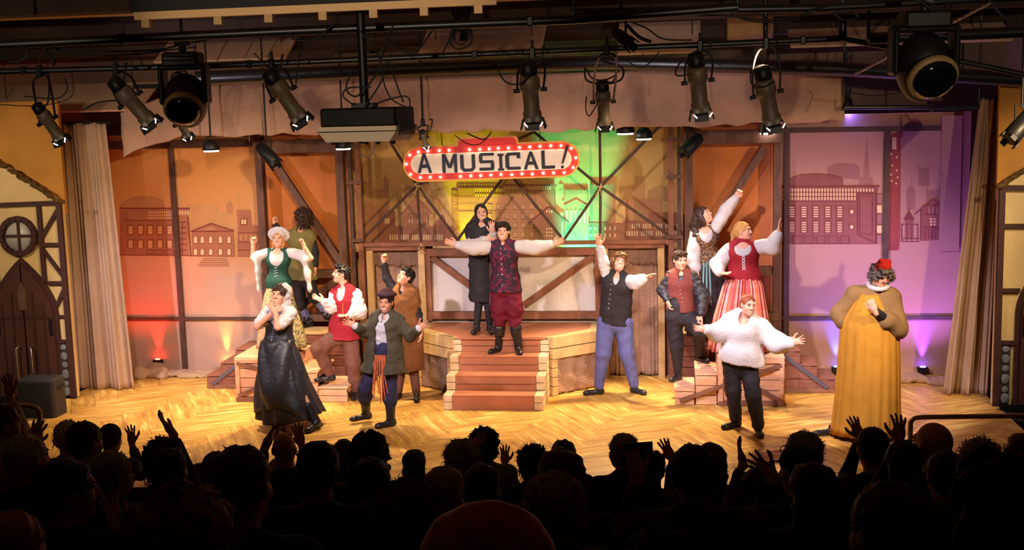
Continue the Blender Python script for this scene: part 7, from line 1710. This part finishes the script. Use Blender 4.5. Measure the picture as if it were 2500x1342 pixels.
def spectator(e):
    px, py, wpx, sty, hc, tc, yaw, label, arms, ex = e
    w0, prims, nz = STY[sty]; h, P_, size, lat = place_row(px, py, (w0, wpx)); hs = min(1.28, max(.8, size))
    C_ = P_ - V(0, 0, (.118 if sty == 'bald' else .132 if sty in ('short', 'cap') else .142) * hs); zf = z_top(h) - 1.30; zb = zf + .425
    a = YAW * 1.0 - radians(yaw); fw = V(-sin(a), cos(a), 0); M = frame(fw); fb = FH; rt = _R0; bk = min(1.1, max(.9, hs)) * ex.get('broad', 1.0)
    base = V(C_[0], C_[1], 0) - fb * .08; t = thing('person', (base[0], base[1], zb), label, 'person', 'applauding audience')
    hip = V(base[0], base[1], zb + .10); neck = C_ - V(0, 0, .15 * hs) - fb * .04 * hs; Ls, Rs = neck - rt * .165 * bk - V(0, 0, .07), neck + rt * .165 * bk - V(0, 0, .07)
    B = np.stack([rt, fb, V(0, 0, 1)], 1); near = h < 4.2
    parts = head_surf(C_, M, hs, neck - V(0, 0, .03), .1, .009 if not near else .007, features=abs(yaw) > 20)
    g = SDF(.024, .03); g.loft([(hip, .15 * bk, .11), (hip * .5 + neck * .5, .14 * bk, .10), (neck - V(0, 0, .10), .15 * bk, .09)], B); g.cap(Ls, Rs, .05)
    s = SDF(.02 if not near else .014, .035); s.loft([(hip - V(0, 0, .05), .17 * bk, .13), (hip * .5 + neck * .5, .165 * bk, .125), (neck - V(0, 0, .13), .175 * bk, .12), (neck - V(0, 0, .04), .10 * bk, .085), (neck, .062, .06)], B); s.cap(Ls, Rs, .075 * bk)
    tr = SDF(.024, .03); tr.cap(hip - rt * .05, hip + rt * .05, .12)
    for sx in (-1, 1):
        H_ = hip + rt * sx * .09; K = H_ + fb * .36 + V(0, 0, .02) + rt * sx * .03; F_ = V(*(K + fb * .02)[:2], zf + .04); tr.chain([H_, K, F_], [.088, .065, .05])
    tr.cut((0, 0, zf + .005), (0, 0, -1))
    for k in range(2):
        S_ = Ls if k == 0 else Rs; sx = -1 if k == 0 else 1
        arm = None
        for q in arms:
            side = -1 if q[0][0] < px else 1
            if side == sx and not any(q is u for u in ex.get('_u', [])): arm = q; ex.setdefault('_u', []).append(q); break
        if arm:
            tt = np.linalg.norm(P_ - CAM) / np.linalg.norm(_ray(px, py)); W = at_d(arm[0][0], arm[0][1], tt + .22); T = at_d(arm[1][0], arm[1][1], tt + .24)
            E = (S_ + W) / 2 + V(0, 0, -.13) + rt * sx * .05 - fb * .02
            dist = np.linalg.norm(W - S_); E = (S_ + W) / 2 + (V(0, 0, -1) + rt * sx * .4) * max(.02, .24 - dist * .35)
            s.cap(S_, E, .062, .052); s.cap(E, E + (W - E) * .75, .052, .04); g.cap(E, W, .038, .028)
            n = V(0, 0, 0) + fb * arm[2][1] + rt * arm[2][0]; parts.append(hand_surf(W, T - W, n, arm[3], res=.007, size=max(.9, min(1.1, np.linalg.norm(T - W) / .17)), **arm[4]))
        else:
            E = S_ + rt * sx * .05 - V(0, 0, .26) + fb * .06; W = E + fb * .18 - rt * sx * .14 + V(0, 0, .10); s.cap(S_, E, .064, .055); s.cap(E, E + (W - E) * .8, .055, .042); g.cap(E, W, .038, .028)
            parts.append(hand_surf(W, fb * .3 - rt * sx + V(0, 0, .9), -rt * sx, sx, res=.010))
    v, f = g.surface(1); parts.append((v, f, 0)); v, f, mi = join_surf(parts); org = np.array(ORG[t.name])
    o = link('body', fast_mesh('body', v - org, f, mi), [ASKIN, EYEW, DARKF, LIP, TEETH], t); ORG[o.name] = tuple(org)
    soft('top', s, TOPX[tc] if isinstance(tc, str) else TC[tc], t); soft('trousers', tr, TROU, t)
    if prims:
        m = BEANIE if sty == 'beanie' else CAPC if sty == 'cap' else HC[hc]
        v, f = hair_surf(C_, M, hs, prims, noise=nz, seed=int(px), res=.010 if near else .012)
        if sty in ('curly', 'wavy') or hc in ('grey', 'silver', 'auburn'): v, f = strands(v, f, C_, 420 if near else 200, .05 if sty == 'curly' else .035, .0022 if near else .003, int(px), 1.6 if sty == 'curly' else .6)
        elif sty in ('short', 'long', 'dome'): v, f = strands(v, f, C_, 120, .025, .002 if near else .0025, int(px), .5)
        link({'beanie': 'beanie', 'cap': 'cap'}.get(sty, 'hair'), fast_mesh('hair', v - org, f), m, t)
    if ex.get('glasses'):
        b = MB()
        for x in (-.034, .034):
            ring = [C_ + M @ (V(x + .026 * cos(q), .104, .012 + .02 * sin(q)) * hs) for q in np.linspace(0, 2 * pi, 13)]; b.tube(ring, .0025 * hs, 5)
        for x in (-1, 1): b.tube([C_ + M @ (V(x * .06, .104, .015) * hs), C_ + M @ (V(x * .082, .0, .012) * hs)], .0028 * hs, 5)
        b.build('glasses', BLACKP, t)
    return t, P_
for e in AUD:
    t, P_ = spectator(e)
    if 'holding up a tablet' in e[7]:
        tt = np.linalg.norm(P_ - CAM) / np.linalg.norm(_ray(e[0], e[1])); c = at_d(1556, 1108, tt + .27); M = frame(_F); W = 80 / FPX * tt; H = 60 / FPX * tt; b = MB()
        vs = [c + M @ V(sx * W / 2, sy * .005, sz * H / 2 + .02 * sx * W) for sy in (-1, 1) for sx, sz in ((-1, -1), (1, -1), (1, 1), (-1, 1))]
        b.add(vs, [(0, 1, 2, 3), (7, 6, 5, 4), (0, 4, 5, 1), (1, 5, 6, 2), (2, 6, 7, 3), (3, 7, 4, 0)]); tt_ = thing('tablet', tuple(c), 'dark tablet held up in front of the bright floor', 'tablet'); b.build('case', mat('tablet_case', rgb(40, 34, 36), .6), tt_)
